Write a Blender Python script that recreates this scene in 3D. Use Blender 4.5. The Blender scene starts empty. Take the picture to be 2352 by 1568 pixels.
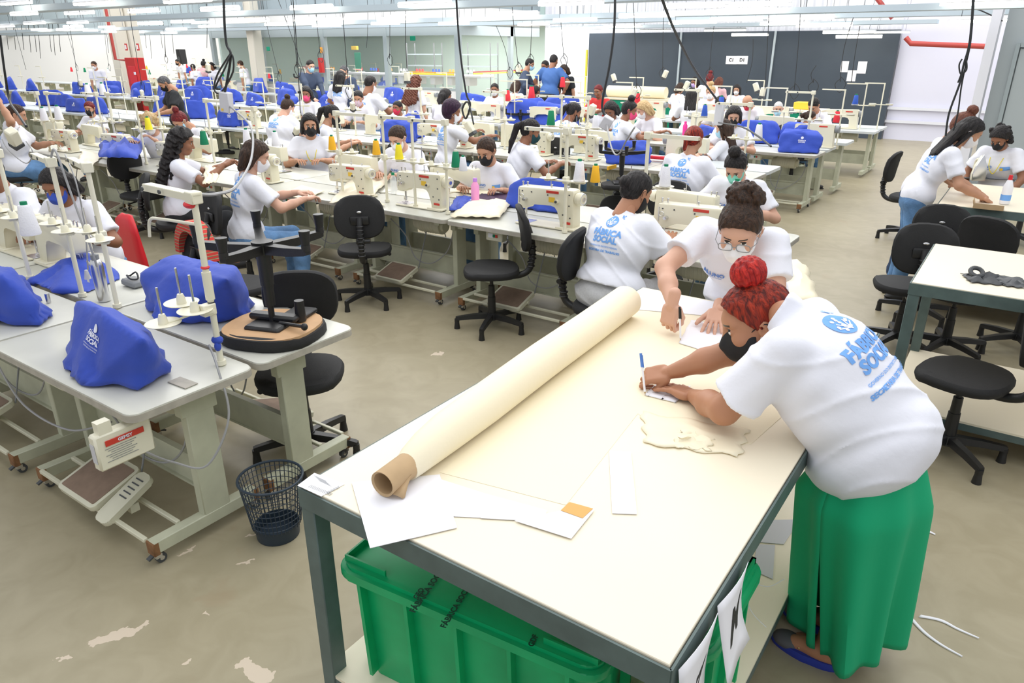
import bpy, bmesh, math, random
import numpy as np
from mathutils import Vector, Matrix, Euler, Quaternion
from mathutils.bvhtree import BVHTree
random.seed(7)
C = bpy.context.scene.collection
S = bpy.context.scene
PI = math.pi
V = Vector

# ------------------------------------------------------------ camera
EYE = V((0, 0, 2.05)); PITCH = math.atan(674/1650); YAW = math.radians(35)
cd = bpy.data.cameras.new('camera'); cam = bpy.data.objects.new('camera', cd); C.objects.link(cam)
cd.sensor_width = 36; cd.lens = 1650/2352*36; cd.clip_end = 200
cam.location = EYE; cam.rotation_euler = (PI/2-PITCH, 0, YAW)
S.camera = cam
# ------------------------------------------------------------ light
S.view_settings.view_transform = 'Standard'; S.view_settings.look = 'None'
S.view_settings.exposure = 0.0; S.view_settings.gamma = 1; S.view_settings.use_curve_mapping = False
w = bpy.data.worlds.new('daylight'); S.world = w; w.use_nodes = True
w.node_tree.nodes['Background'].inputs[0].default_value = (0.93, 0.96, 1, 1)
w.node_tree.nodes['Background'].inputs[1].default_value = 0.74
def area(name, loc, sx, sy, e, col=(1, .985, .96)):
    l = bpy.data.lights.new(name, 'AREA'); l.shape = 'RECTANGLE'; l.size = sx; l.size_y = sy; l.energy = e; l.color = col
    o = bpy.data.objects.new(name, l); C.objects.link(o); o.location = loc
area('ceiling_lamps_near', (-1.5, 3, 5.2), 9, 7, 240)
area('ceiling_lamps_middle', (-7, 9, 5.2), 14, 9, 900)
area('ceiling_lamps_far', (-22, 14, 5.6), 26, 10, 1900)
area('ceiling_lamps_hall_end', (-32, 25, 5.8), 24, 8, 2000)
area('glass_room_lamps', (-14.5, 19, 2.6), 9, 4.5, 420)
area('ceiling_lamps_aisle', (-1, 16, 5.6), 8, 6, 420)

# ------------------------------------------------------------ measuring helpers
def onZ(px, py, z):
    a = (px-1176)/1650; b = (py-784)/1650; s, c = math.sin(PITCH), math.cos(PITCH)
    X, Y, Z = a, c-b*s, -(s+b*c)
    d = V((X*math.cos(YAW)-Y*math.sin(YAW), X*math.sin(YAW)+Y*math.cos(YAW), Z))
    return EYE + d*((z-2.05)/Z)
def onB(px, py, b0):
    d = onZ(px, py, -9)-EYE if py > 130 else None
    if d is None:
        a = (px-1176)/1650; b = (py-784)/1650; s, c = math.sin(PITCH), math.cos(PITCH)
        X, Y, Z = a, c-b*s, -(s+b*c)
        d = V((X*math.cos(YAW)-Y*math.sin(YAW), X*math.sin(YAW)+Y*math.cos(YAW), Z))
    return EYE + d*(b0/d.y)

# ------------------------------------------------------------ materials
MATS = {}
def mat(name, col, rough=.6, metal=0, bump=0, bscale=40, var=0, vscale=6, emit=0, alpha=1, trans=0, sheen=0, spec=.5, bd=.01):
    if name in MATS: return MATS[name]
    m = bpy.data.materials.new(name); m.use_nodes = True; nt = m.node_tree; n = nt.nodes; L = nt.links
    b = n['Principled BSDF']; c4 = (*col, 1)
    b.inputs['Base Color'].default_value = c4; b.inputs['Roughness'].default_value = rough
    b.inputs['Metallic'].default_value = metal; b.inputs['Specular IOR Level'].default_value = spec
    if sheen: b.inputs['Sheen Weight'].default_value = sheen
    if trans: b.inputs['Transmission Weight'].default_value = trans
    if alpha < 1: b.inputs['Alpha'].default_value = alpha
    if emit: b.inputs['Emission Color'].default_value = c4; b.inputs['Emission Strength'].default_value = emit
    if bump or var:
        tc = n.new('ShaderNodeTexCoord')
        if var:
            t = n.new('ShaderNodeTexNoise'); t.inputs['Scale'].default_value = vscale; t.inputs['Detail'].default_value = 5
            L.new(tc.outputs['Object'], t.inputs['Vector'])
            r = n.new('ShaderNodeMapRange'); r.inputs[1].default_value = .3; r.inputs[2].default_value = .7
            r.inputs[3].default_value = 1-var; r.inputs[4].default_value = 1+var*.5
            L.new(t.outputs['Fac'], r.inputs[0])
            x = n.new('ShaderNodeVectorMath'); x.operation = 'SCALE'; x.inputs[0].default_value = col
            L.new(r.outputs[0], x.inputs['Scale']); L.new(x.outputs[0], b.inputs['Base Color'])
        if bump:
            t = n.new('ShaderNodeTexNoise'); t.inputs['Scale'].default_value = bscale; t.inputs['Detail'].default_value = 6
            L.new(tc.outputs['Object'], t.inputs['Vector'])
            u = n.new('ShaderNodeBump'); u.inputs['Strength'].default_value = bump; u.inputs['Distance'].default_value = bd
            L.new(t.outputs['Fac'], u.inputs['Height']); L.new(u.outputs[0], b.inputs['Normal'])
    MATS[name] = m; return m
def hairmat(name, c1, c2):
    if name in MATS: return MATS[name]
    m = mat(name, c1, .5, bump=0, spec=.3); nt = m.node_tree; n = nt.nodes; L = nt.links; b = n['Principled BSDF']
    tc = n.new('ShaderNodeTexCoord'); mp = n.new('ShaderNodeMapping'); mp.inputs['Scale'].default_value = (40, 40, 6)
    t = n.new('ShaderNodeTexNoise'); t.inputs['Scale'].default_value = 2.5; t.inputs['Detail'].default_value = 8
    t.inputs['Distortion'].default_value = .8
    L.new(tc.outputs['Object'], mp.inputs[0]); L.new(mp.outputs[0], t.inputs['Vector'])
    r = n.new('ShaderNodeValToRGB'); r.color_ramp.elements[0].position = .38; r.color_ramp.elements[1].position = .68
    r.color_ramp.elements[0].color = (*c1, 1); r.color_ramp.elements[1].color = (*c2, 1)
    L.new(t.outputs['Fac'], r.inputs[0]); L.new(r.outputs[0], b.inputs['Base Color'])
    u = n.new('ShaderNodeBump'); u.inputs['Strength'].default_value = .8; u.inputs['Distance'].default_value = .01
    L.new(t.outputs['Fac'], u.inputs['Height']); L.new(u.outputs[0], b.inputs['Normal'])
    return m
M = {}
def defm(k, *a, **kw): M[k] = mat(k, *a, **kw)
defm('white_cotton', (.82, .83, .91), .85, bump=.4, bscale=5, bd=.025)
defm('grey_cotton', (.55, .55, .56), .85, bump=.2, bscale=60, var=.1, vscale=90)
defm('black_cotton', (.018, .02, .024), .85, bump=.2)
defm('navy_cotton', (.05, .07, .12), .85, bump=.2)
defm('blue_shirt', (.05, .13, .36), .8, bump=.2)
defm('olive_cotton', (.17, .17, .13), .85, bump=.2)
defm('red_cotton', (.6, .03, .03), .8, bump=.2)
defm('pink_cotton', (.72, .45, .48), .8, bump=.2)
defm('denim', (.13, .27, .5), .85, bump=.3, bscale=80, var=.35, vscale=8)
defm('dark_denim', (.03, .06, .13), .85, bump=.3, bscale=80, var=.2, vscale=8)
defm('tan_cotton', (.42, .28, .16), .85, bump=.2)
defm('green_skirt', (.0, .40, .18), .8, bump=.25, bscale=5, bd=.02)
defm('cover_blue', (.028, .072, .47), .75, bump=.4, bscale=7, sheen=.1, bd=.02)
defm('cream_metal', (.70, .68, .53), .45, var=.1, vscale=5)
defm('cream_paint', (.80, .77, .62), .35)
defm('machine_cream', (.78, .74, .58), .3, var=.04, vscale=4)
defm('greenish_steel', (.52, .53, .40), .5, var=.14, vscale=7)
defm('desk_top', (.60, .64, .65), .35, var=.05, vscale=5)
defm('desk_warm', (.62, .62, .55), .35, var=.06, vscale=5)
defm('desk_edge', (.45, .42, .36), .6, var=.15, vscale=20)
defm('wood_edge', (.62, .42, .16), .5)
defm('cream_board', (.88, .80, .63), .4, var=.015, vscale=3, spec=.3)
defm('table_steel', (.10, .145, .14), .45, var=.2, vscale=12)
defm('rust', (.25, .12, .05), .8, var=.3, vscale=30)
defm('black_plastic', (.014, .014, .015), .4, bump=.1, bscale=200)
defm('black_fabric', (.012, .012, .013), .7, bump=.3, bscale=400)
defm('dark_grey', (.06, .065, .07), .5)
defm('mid_grey', (.25, .26, .27), .5)
defm('chrome', (.7, .7, .72), .25, metal=1)
defm('paper', (.88, .88, .93), .7)
defm('paper_grey', (.62, .62, .66), .7)
defm('interfacing', (.90, .82, .62), .6, bump=.15, bscale=12, spec=.3)
defm('kraft', (.52, .36, .20), .8, var=.1, vscale=15)
defm('kraft_in', (.33, .21, .11), .9)
defm('orange_paper', (.72, .40, .12), .7)
defm('green_bin', (.0, .42, .15), .38, var=.2, vscale=6)
defm('green_cloth', (.0, .26, .15), .8)
defm('basket', (.02, .035, .055), .45)
defm('red_paint', (.55, .02, .02), .4)
defm('red_plastic', (.7, .02, .03), .35)
defm('pipe_red', (.45, .06, .05), .5)
defm('wall_white', (.78, .79, .86), .8)
defm('wall_warm', (.76, .76, .76), .8)
defm('black_wall', (.055, .073, .10), .6, var=.08, vscale=2)
defm('lilac_wall', (.74, .74, .88), .75)
defm('grey_wall', (.43, .48, .50), .7)
defm('steel_grey', (.36, .42, .44), .6)
defm('pale_green_wall', (.66, .80, .75), .8)
defm('column', (.66, .63, .55), .8)
defm('glass', (.8, .95, .9), .05, alpha=.06)
defm('tray_steel', (.50, .57, .62), .45, metal=.2)
defm('purple_print', (.07, .03, .08), .8, var=.5, vscale=30)
defm('tube', (1, .96, .84), .3, emit=6)
defm('upper_grey', (.34, .41, .45), .7, var=.1, vscale=1)
defm('fixture', (.85, .87, .9), .4)
defm('cable', (.02, .022, .025), .5)
defm('grey_conduit', (.35, .35, .36), .5)
defm('thread_white', (.86, .86, .92), .7, bump=.3, bscale=150)
defm('thread_yellow', (.9, .48, .02), .7)
defm('thread_lemon', (.95, .8, .03), .7)
defm('thread_green', (.0, .22, .1), .7)
defm('thread_red', (.75, .03, .05), .7)
defm('thread_blue', (.03, .10, .5), .7)
defm('ink_blue', (.10, .24, .66), .7)
defm('ink_light', (.17, .40, .85), .7)
defm('ink_white', (.8, .82, .95), .7)
defm('ink_black', (.02, .02, .02), .7)
defm('ink_green', (.0, .06, .03), .7)
defm('label_red', (.62, .05, .03), .5)
defm('label_yellow', (.85, .55, .05), .5)
defm('label_orange', (.9, .4, .05), .6)
defm('magenta', (.7, .03, .25), .4)
defm('lilac', (.55, .25, .8), .4)
defm('clear', (.9, .93, .95), .1, alpha=.35)
defm('wood_pale', (.62, .38, .2), .7, var=.12, vscale=12)
defm('blue_shoe', (.02, .04, .33), .7)
defm('shoe_grey', (.10, .10, .11), .7)
defm('gold', (.8, .6, .25), .3, metal=1)
defm('dark_shoe', (.02, .02, .02), .6)
defm('iron_dark', (.05, .05, .055), .5)
defm('yellow_paint', (.85, .7, .05), .5)
defm('speaker_black', (.02, .02, .022), .6)
defm('brown_pedal', (.26, .18, .13), .8, var=.15, vscale=20)
SK = {'tan': mat('skin_tan', (.52, .27, .165), .5, var=.05, vscale=9), 'brown': mat('skin_brown', (.30, .13, .07), .5, var=.05, vscale=9),
      'light': mat('skin_light', (.66, .38, .27), .5, var=.05, vscale=9), 'dark': mat('skin_dark', (.19, .085, .05), .5),
      'mid': mat('skin_mid', (.46, .215, .12), .5, var=.05, vscale=9)}
HR = {'black': hairmat('hair_black', (.006, .005, .006), (.03, .025, .025)), 'brown': hairmat('hair_brown', (.022, .012, .008), (.07, .035, .02)),
      'redtop': hairmat('hair_red', (.085, .008, .006), (.40, .035, .012)), 'bunred': hairmat('hair_bright_red', (.25, .006, .008), (.62, .03, .02)),
      'auburn': hairmat('hair_auburn', (.09, .025, .015), (.2, .07, .04)), 'blonde': hairmat('hair_blonde', (.42, .27, .12), (.65, .48, .26)),
      'white': hairmat('hair_white', (.55, .55, .56), (.8, .8, .8)), 'grey': hairmat('hair_grey', (.04, .04, .045), (.16, .16, .17)),
      'wine': hairmat('hair_wine', (.08, .006, .01), (.25, .02, .02)), 'plum': hairmat('hair_plum', (.015, .006, .018), (.05, .015, .05))}
MK = {'black': mat('mask_black', (.012, .012, .014), .8), 'white': mat('mask_white', (.85, .85, .88), .8), 'green': mat('mask_green', (.25, .72, .58), .8),
      'blue': mat('mask_blue', (.04, .09, .5), .8), 'sky': mat('mask_sky', (.42, .72, .9), .8), 'pink': mat('mask_pink', (.85, .08, .22), .8),
      'rose': mat('mask_rose', (.7, .5, .6), .8), 'red': mat('mask_red', (.65, .03, .08), .8), 'teal': mat('mask_teal', (.01, .06, .07), .8),
      'lilac': mat('mask_lilac', (.6, .45, .85), .8)}

# ------------------------------------------------------------ objects
def tag(o, label=None, cat=None, group=None, kind=None):
    if label: o['label'] = label
    if cat: o['category'] = cat
    if group: o['group'] = group
    if kind: o['kind'] = kind
    return o
def thing(name, label, cat, loc=(0, 0, 0), rz=0, group=None):
    o = bpy.data.objects.new(name, None); C.objects.link(o); o.location = loc; o.rotation_euler = (0, 0, rz)
    o.empty_display_size = .1
    return tag(o, label, cat, group)
def link(name, me, m=None, parent=None, loc=None, rot=None):
    o = bpy.data.objects.new(name, me); C.objects.link(o)
    if m is not None and not me.materials:
        for x in (m if isinstance(m, (list, tuple)) else [m]): me.materials.append(x)
    if parent is not None: o.parent = parent
    if loc is not None: o.location = loc
    if rot is not None: o.rotation_euler = rot
    return o
def copy_tree(o, parent=None):
    c = o.copy(); C.objects.link(c); c.parent = parent
    for ch in o.children: copy_tree(ch, c)
    return c
def remat(o, a, b):
    for s in o.material_slots:
        if s.material == a: s.link = 'OBJECT'; s.material = b
class MB:
    """collects shapes into one mesh"""
    def __init__(s): s.b = bmesh.new(); s.mi = 0
    def _fin(s, vs, mtx):
        bmesh.ops.transform(s.b, matrix=mtx, verts=vs)
    def _mark(s, n0):
        s.b.faces.ensure_lookup_table()
        for f in s.b.faces[n0:]: f.material_index = s.mi
    def box(s, c, d, rot=None, bev=0, seg=1, taper=None):
        n0 = len(s.b.faces)
        t = bmesh.new(); r = bmesh.ops.create_cube(t, size=1)
        for v in t.verts:
            if taper and v.co.z > 0: v.co.x *= taper[0]; v.co.y *= taper[1]
            v.co = V((v.co.x*d[0], v.co.y*d[1], v.co.z*d[2]))
        if bev: bmesh.ops.bevel(t, geom=t.edges[:], offset=bev, segments=seg, affect='EDGES', profile=.5)
        m = Matrix.Translation(c) @ (Euler(rot).to_matrix().to_4x4() if rot is not None else Matrix())
        s._merge(t, m, n0); return s
    def _merge(s, t, m, n0):
        bmesh.ops.transform(t, matrix=m, verts=t.verts)
        me = bpy.data.meshes.new('tmp'); t.to_mesh(me); t.free(); s.b.from_mesh(me); bpy.data.meshes.remove(me); s._mark(n0)
    def cyl(s, p, q, r, r2=None, seg=16, caps=True):
        p, q = V(p), V(q); d = q-p; n0 = len(s.b.faces); t = bmesh.new()
        bmesh.ops.create_cone(t, cap_ends=caps, segments=seg, radius1=r, radius2=r if r2 is None else r2, depth=d.length)
        m = Matrix.Translation((p+q)/2) @ V((0, 0, 1)).rotation_difference(d.normalized()).to_matrix().to_4x4()
        s._merge(t, m, n0); return s
    def ball(s, c, r, sc=(1, 1, 1), seg=12, rot=None):
        n0 = len(s.b.faces); t = bmesh.new(); bmesh.ops.create_uvsphere(t, u_segments=seg, v_segments=max(6, seg//2), radius=r)
        m = Matrix.Translation(c) @ (Euler(rot).to_matrix().to_4x4() if rot is not None else Matrix()) @ Matrix.Diagonal((*sc, 1))
        s._merge(t, m, n0); return s
    def torus(s, c, R, r, rot=(0, 0, 0), seg=24, ms=8, sc=(1, 1, 1)):
        m = Euler(rot).to_matrix()
        return s.tube([V(c)+m @ V((R*math.cos(a)*sc[0], R*math.sin(a)*sc[1], 0)) for a in [2*PI*i/seg for i in range(seg)]], r, ms, closed=True)
    def tube(s, pts, r, ms=8, closed=False):
        n0 = len(s.b.faces); pts = [V(p) for p in pts]; n = len(pts); rings = []
        up = V((0, 0, 1)); prev = None
        for i in range(n):
            a = pts[(i-1) % n] if closed or i > 0 else pts[i]; b = pts[(i+1) % n] if closed or i < n-1 else pts[i]
            t = (b-a).normalized()
            if prev is None: x = t.cross(up); x = x if x.length > .05 else t.cross(V((1, 0, 0)))
            else: x = prev - t*prev.dot(t)
            x.normalize(); prev = x; y = t.cross(x)
            rr = r[i] if isinstance(r, (list, tuple)) else r
            rings.append([s.b.verts.new(pts[i]+(x*math.cos(2*PI*k/ms)+y*math.sin(2*PI*k/ms))*rr) for k in range(ms)])
        rng = range(n if closed else n-1)
        for i in rng:
            A, B = rings[i], rings[(i+1) % n]
            for k in range(ms): s.b.faces.new((A[k], A[(k+1) % ms], B[(k+1) % ms], B[k]))
        if not closed:
            s.b.faces.new(rings[0][::-1]); s.b.faces.new(rings[-1])
        s._mark(n0); return s
    def lathe(s, prof, c=(0, 0, 0), seg=24, cap=True):
        n0 = len(s.b.faces); c = V(c)
        R = [[s.b.verts.new(c+V((r*math.cos(2*PI*k/seg), r*math.sin(2*PI*k/seg), z))) for k in range(seg)] for r, z in prof]
        for A, B in zip(R, R[1:]):
            for k in range(seg): s.b.faces.new((A[k], A[(k+1) % seg], B[(k+1) % seg], B[k]))
        if cap: s.b.faces.new(R[0][::-1]); s.b.faces.new(R[-1])
        s._mark(n0); return s
    def prism(s, pts, h, mtx=None, bev=0):
        """2d outline (x,y) extruded +z by h"""
        n0 = len(s.b.faces); t = bmesh.new()
        A = [t.verts.new((x, y, 0)) for x, y in pts]; B = [t.verts.new((x, y, h)) for x, y in pts]
        t.faces.new(A[::-1]); t.faces.new(B); n = len(pts)
        for i in range(n): t.faces.new((A[i], A[(i+1) % n], B[(i+1) % n], B[i]))
        if bev: bmesh.ops.bevel(t, geom=t.edges[:], offset=bev, segments=2, affect='EDGES', profile=.5)
        s._merge(t, mtx or Matrix(), n0); return s
    def loft(s, rings, closed=True, caps=True):
        n0 = len(s.b.faces); R = [[s.b.verts.new(p) for p in r] for r in rings]; m = len(R[0])
        for A, B in zip(R, R[1:]):
            for k in range(m if closed else m-1): s.b.faces.new((A[k], A[(k+1) % m], B[(k+1) % m], B[k]))
        if caps and closed: s.b.faces.new(R[0][::-1]); s.b.faces.new(R[-1])
        s._mark(n0); return s
    def mat(s, i): s.mi = i; return s
    def mesh(s, name='mesh', smooth=True, angle=40):
        bmesh.ops.recalc_face_normals(s.b, faces=s.b.faces)
        me = bpy.data.meshes.new(name)
        if smooth:
            for f in s.b.faces: f.smooth = True
            lim = math.radians(angle)
            for e in s.b.edges:
                if len(e.link_faces) == 2 and e.calc_face_angle(0) > lim: e.smooth = False
        s.b.to_mesh(me); s.b.free(); return me
    def build(s, name, m=None, parent=None, loc=None, rot=None, smooth=True, angle=40):
        return link(name, s.mesh(name, smooth, angle), m, parent, loc, rot)
def rrect(w, d, r, n=5, cx=0, cy=0):
    out = []
    for (sx, sy, a0) in ((1, 1, 0), (-1, 1, PI/2), (-1, -1, PI), (1, -1, 1.5*PI)):
        for i in range(n+1):
            a = a0+PI/2*i/n; out.append((cx+sx*(w/2-r)+r*math.cos(a), cy+sy*(d/2-r)+r*math.sin(a)))
    return out
def spline(pts, n=8, closed=False):
    pts = [V(p) for p in pts]; out = []; m = len(pts)
    for i in range(m if closed else m-1):
        if closed: p0, p1, p2, p3 = (pts[(i+k-1) % m] for k in range(4))
        else: p0 = pts[max(i-1, 0)]; p1 = pts[i]; p2 = pts[i+1]; p3 = pts[min(i+2, m-1)]
        for k in range(n):
            t = k/n
            out.append(.5*((2*p1)+(p2-p0)*t+(2*p0-5*p1+4*p2-p3)*t*t+(3*p1-p0-3*p2+p3)*t**3))
    if not closed: out.append(pts[-1])
    return out
def textmesh(txt, size, bold=0, shear=0, align='CENTER', sub=0, thick=0):
    cu = bpy.data.curves.new('t', 'FONT'); cu.body = txt; cu.size = size; cu.offset = bold; cu.shear = shear
    cu.align_x = align; cu.align_y = 'CENTER'; cu.resolution_u = 3; cu.extrude = thick
    o = bpy.data.objects.new('t', cu); C.objects.link(o)
    bpy.context.view_layer.update()
    me = bpy.data.meshes.new_from_object(o.evaluated_get(bpy.context.evaluated_depsgraph_get()))
    bpy.data.objects.remove(o); bpy.data.curves.remove(cu)
    return me
def stamp(name, me_list, target, parent, origin, right, up, off=.003, m=None, maxlen=.02, depth=.6):
    """lay flat artwork (meshes in xy) onto the surface of target (world space)"""
    bm = bmesh.new()
    for me, mi in me_list:
        n0 = len(bm.faces); bm.from_mesh(me); bm.faces.ensure_lookup_table()
        for f in bm.faces[n0:]: f.material_index = mi
    bmesh.ops.triangulate(bm, faces=bm.faces)
    for _ in range(4):
        es = [e for e in bm.edges if e.calc_length() > maxlen]
        if not es: break
        bmesh.ops.subdivide_edges(bm, edges=es, cuts=1); bmesh.ops.triangulate(bm, faces=bm.faces)
    bpy.context.view_layer.update()
    tb = bmesh.new(); tb.from_mesh(target.data); bmesh.ops.transform(tb, matrix=target.matrix_world, verts=tb.verts)
    bvh = BVHTree.FromBMesh(tb); tb.free()
    r, u = V(right).normalized(), V(up).normalized(); n = r.cross(u).normalized(); O = V(origin); bad = []
    for v in bm.verts:
        p = O + r*v.co.x + u*v.co.y
        h = bvh.ray_cast(p+n*depth*.5, -n, depth)
        if h[0] is None: bad.append(v)
        else: v.co = h[0]+n*off
    if bad: bmesh.ops.delete(bm, geom=bad, context='VERTS')
    lg_ = [f for f in bm.faces if max(e.calc_length() for e in f.edges) > maxlen*2.2+.01 and max(abs(n.dot((e.verts[0].co-e.verts[1].co))) for e in f.edges) > .03]
    if lg_: bmesh.ops.delete(bm, geom=lg_, context='FACES')
    inv = parent.matrix_world.inverted() if parent else Matrix()
    bmesh.ops.transform(bm, matrix=inv, verts=bm.verts)
    me = bpy.data.meshes.new(name); bm.to_mesh(me); bm.free()
    for x in (m if isinstance(m, (list, tuple)) else [m]): me.materials.append(x)
    return link(name, me, None, parent)

# ------------------------------------------------------------ smooth bodies (signed distance -> surface net)
class SDF:
    def __init__(s, k=.03): s.P = []; s.k = k
    def cone(s, a, b, ra, rb=None, k=None, clip=None, sub=False, fl=None):
        s.P.append(('c', np.array(a, float), np.array(b, float), ra, ra if rb is None else rb, s.k if k is None else k, clip, sub)); return s
    def ell(s, c, r, R=None, k=None, clip=None, sub=False):
        s.P.append(('e', np.array(c, float), np.array(r, float), np.eye(3) if R is None else np.array(R, float), None, s.k if k is None else k, clip, sub)); return s
    def box(s, c, r, rad=.01, R=None, k=None, clip=None, sub=False):
        s.P.append(('b', np.array(c, float), np.array(r, float), np.eye(3) if R is None else np.array(R, float), rad, s.k if k is None else k, clip, sub)); return s
    def bb(s, p):
        if p[0] == 'c':
            return np.minimum(p[1]-p[3], p[2]-p[4]), np.maximum(p[1]+p[3], p[2]+p[4])
        R = np.linalg.norm(p[2]) if p[0] == 'b' else max(p[2]); return p[1]-R, p[1]+R
    def grid(s, h, noise=None, clips=()):
        bs = [s.bb(p) for p in s.P if not p[7]]
        lo = np.min([b[0] for b in bs], 0)-3*h; hi = np.max([b[1] for b in bs], 0)+3*h
        n = np.ceil((hi-lo)/h).astype(int)+1
        D = np.full(n, .5, np.float32); ax = [lo[i]+h*np.arange(n[i]) for i in range(3)]
        for p in s.P:
            l, u = s.bb(p); pad = p[5]*1.5+3*h+(.03 if not p[7] else 0)
            i0 = np.maximum(((l-pad-lo)/h).astype(int), 0); i1 = np.minimum(((u+pad-lo)/h).astype(int)+2, n)
            if np.any(i1 <= i0): continue
            X, Y, Z = np.meshgrid(ax[0][i0[0]:i1[0]], ax[1][i0[1]:i1[1]], ax[2][i0[2]:i1[2]], indexing='ij', sparse=True)
            if p[0] == 'c':
                a, b, ra, rb = p[1:5]; ba = b-a; bl = max(ba @ ba, 1e-9)
                t = np.clip(((X-a[0])*ba[0]+(Y-a[1])*ba[1]+(Z-a[2])*ba[2])/bl, 0, 1)
                d = np.sqrt((X-a[0]-t*ba[0])**2+(Y-a[1]-t*ba[1])**2+(Z-a[2]-t*ba[2])**2)-(ra+(rb-ra)*t)
            else:
                c, r, R = p[1:4]; q = [(X-c[0])*R[0][i]+(Y-c[1])*R[1][i]+(Z-c[2])*R[2][i] for i in range(3)]
                if p[0] == 'e':
                    k0 = np.sqrt(sum((q[i]/r[i])**2 for i in range(3))); k1 = np.sqrt(sum((q[i]/r[i]**2)**2 for i in range(3)))
                    d = k0*(k0-1)/np.maximum(k1, 1e-6)
                else:
                    rd = p[4]; e = [np.abs(q[i])-(r[i]-rd) for i in range(3)]
                    d = np.sqrt(sum(np.maximum(x, 0)**2 for x in e))+np.minimum(np.maximum(np.maximum(e[0], e[1]), e[2]), 0)-rd
            if p[6]:
                for o, nn in p[6]: d = np.maximum(d, (X-o[0])*nn[0]+(Y-o[1])*nn[1]+(Z-o[2])*nn[2])
            sl = tuple(slice(i0[i], i1[i]) for i in range(3)); E = D[sl]; k = p[5]
            if p[7]:
                d = -d; hh = np.maximum(k-np.abs(E-d), 0)/max(k, 1e-6); D[sl] = np.maximum(E, d)+hh*hh*k*.25
            else:
                hh = np.maximum(k-np.abs(E-d), 0)/max(k, 1e-6); D[sl] = np.minimum(E, d)-hh*hh*k*.25
        if noise is not None or clips:
            X, Y, Z = np.meshgrid(*ax, indexing='ij', sparse=True)
            if noise is not None: D = D+noise(X, Y, Z)
            for o, nn in clips: D = np.maximum(D, (X-o[0])*nn[0]+(Y-o[1])*nn[1]+(Z-o[2])*nn[2])
        return D, lo, h
    def mesh(s, name, h, noise=None, clips=(), paint=None):
        D, lo, h = s.grid(h, noise, clips); v, f = snets(D, lo, h)
        return npmesh(name, v, f, paint)
def snets(D, lo, h):
    D = np.where(D == 0, 1e-6, D); Sg = D < 0; nx, ny, nz = D.shape
    cs = [(i, j, k) for i in (0, 1) for j in (0, 1) for k in (0, 1)]
    cnt = sum(Sg[i:nx-1+i, j:ny-1+j, k:nz-1+k].astype(np.int8) for i, j, k in cs)
    act = np.argwhere((cnt > 0) & (cnt < 8)); idx = np.full(cnt.shape, -1, np.int64); idx[act[:, 0], act[:, 1], act[:, 2]] = np.arange(len(act))
    P = np.zeros((len(act), 3)); N = np.zeros(len(act))
    for i, j, k in cs:
        for ax in range(3):
            e = [i, j, k]
            if e[ax]: continue
            e2 = e.copy(); e2[ax] = 1
            a = D[act[:, 0]+e[0], act[:, 1]+e[1], act[:, 2]+e[2]]; b = D[act[:, 0]+e2[0], act[:, 1]+e2[1], act[:, 2]+e2[2]]
            m = (a < 0) != (b < 0); t = np.where(m, a/np.where(a == b, 1, a-b), 0)
            q = np.array(e, float)[None, :].repeat(len(act), 0); q[:, ax] = t
            P[m] += q[m]; N[m] += 1
    P = (act+P/N[:, None])*h+lo
    F = []
    for ax in range(3):
        o1, o2 = (ax+1) % 3, (ax+2) % 3
        sa = [slice(None)]*3; sb = [slice(None)]*3; sa[ax] = slice(0, -1); sb[ax] = slice(1, None)
        A, B = Sg[tuple(sa)], Sg[tuple(sb)]
        E = np.argwhere(A != B); E = E[(E[:, o1] > 0) & (E[:, o2] > 0) & (E[:, o1] < D.shape[o1]-1) & (E[:, o2] < D.shape[o2]-1)]
        if not len(E): continue
        ins = A[E[:, 0], E[:, 1], E[:, 2]]
        def g(d1, d2):
            c = E.copy(); c[:, o1] += d1; c[:, o2] += d2; return idx[c[:, 0], c[:, 1], c[:, 2]]
        q = np.stack([g(-1, -1), g(0, -1), g(0, 0), g(-1, 0)], 1); q[~ins] = q[~ins][:, ::-1]; F.append(q)
    return P, np.concatenate(F)
def npmesh(name, v, f, paint=None):
    me = bpy.data.meshes.new(name); me.vertices.add(len(v)); me.vertices.foreach_set('co', np.asarray(v, np.float32).ravel())
    me.loops.add(len(f)*4); me.loops.foreach_set('vertex_index', f.ravel().astype(np.int32))
    me.polygons.add(len(f)); me.polygons.foreach_set('loop_start', np.arange(0, len(f)*4, 4, dtype=np.int32))
    me.polygons.foreach_set('loop_total', np.full(len(f), 4, np.int32))
    me.update(calc_edges=True); me.polygons.foreach_set('use_smooth', np.ones(len(f), bool))
    if paint:
        ctr = v[f].mean(1); mi = np.zeros(len(f), np.int32)
        for c, r, i in paint: mi[(((ctr-np.array(c))/np.array(r))**2).sum(1) < 1] = i
        me.polygons.foreach_set('material_index', mi)
    me.update(); return me
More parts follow.
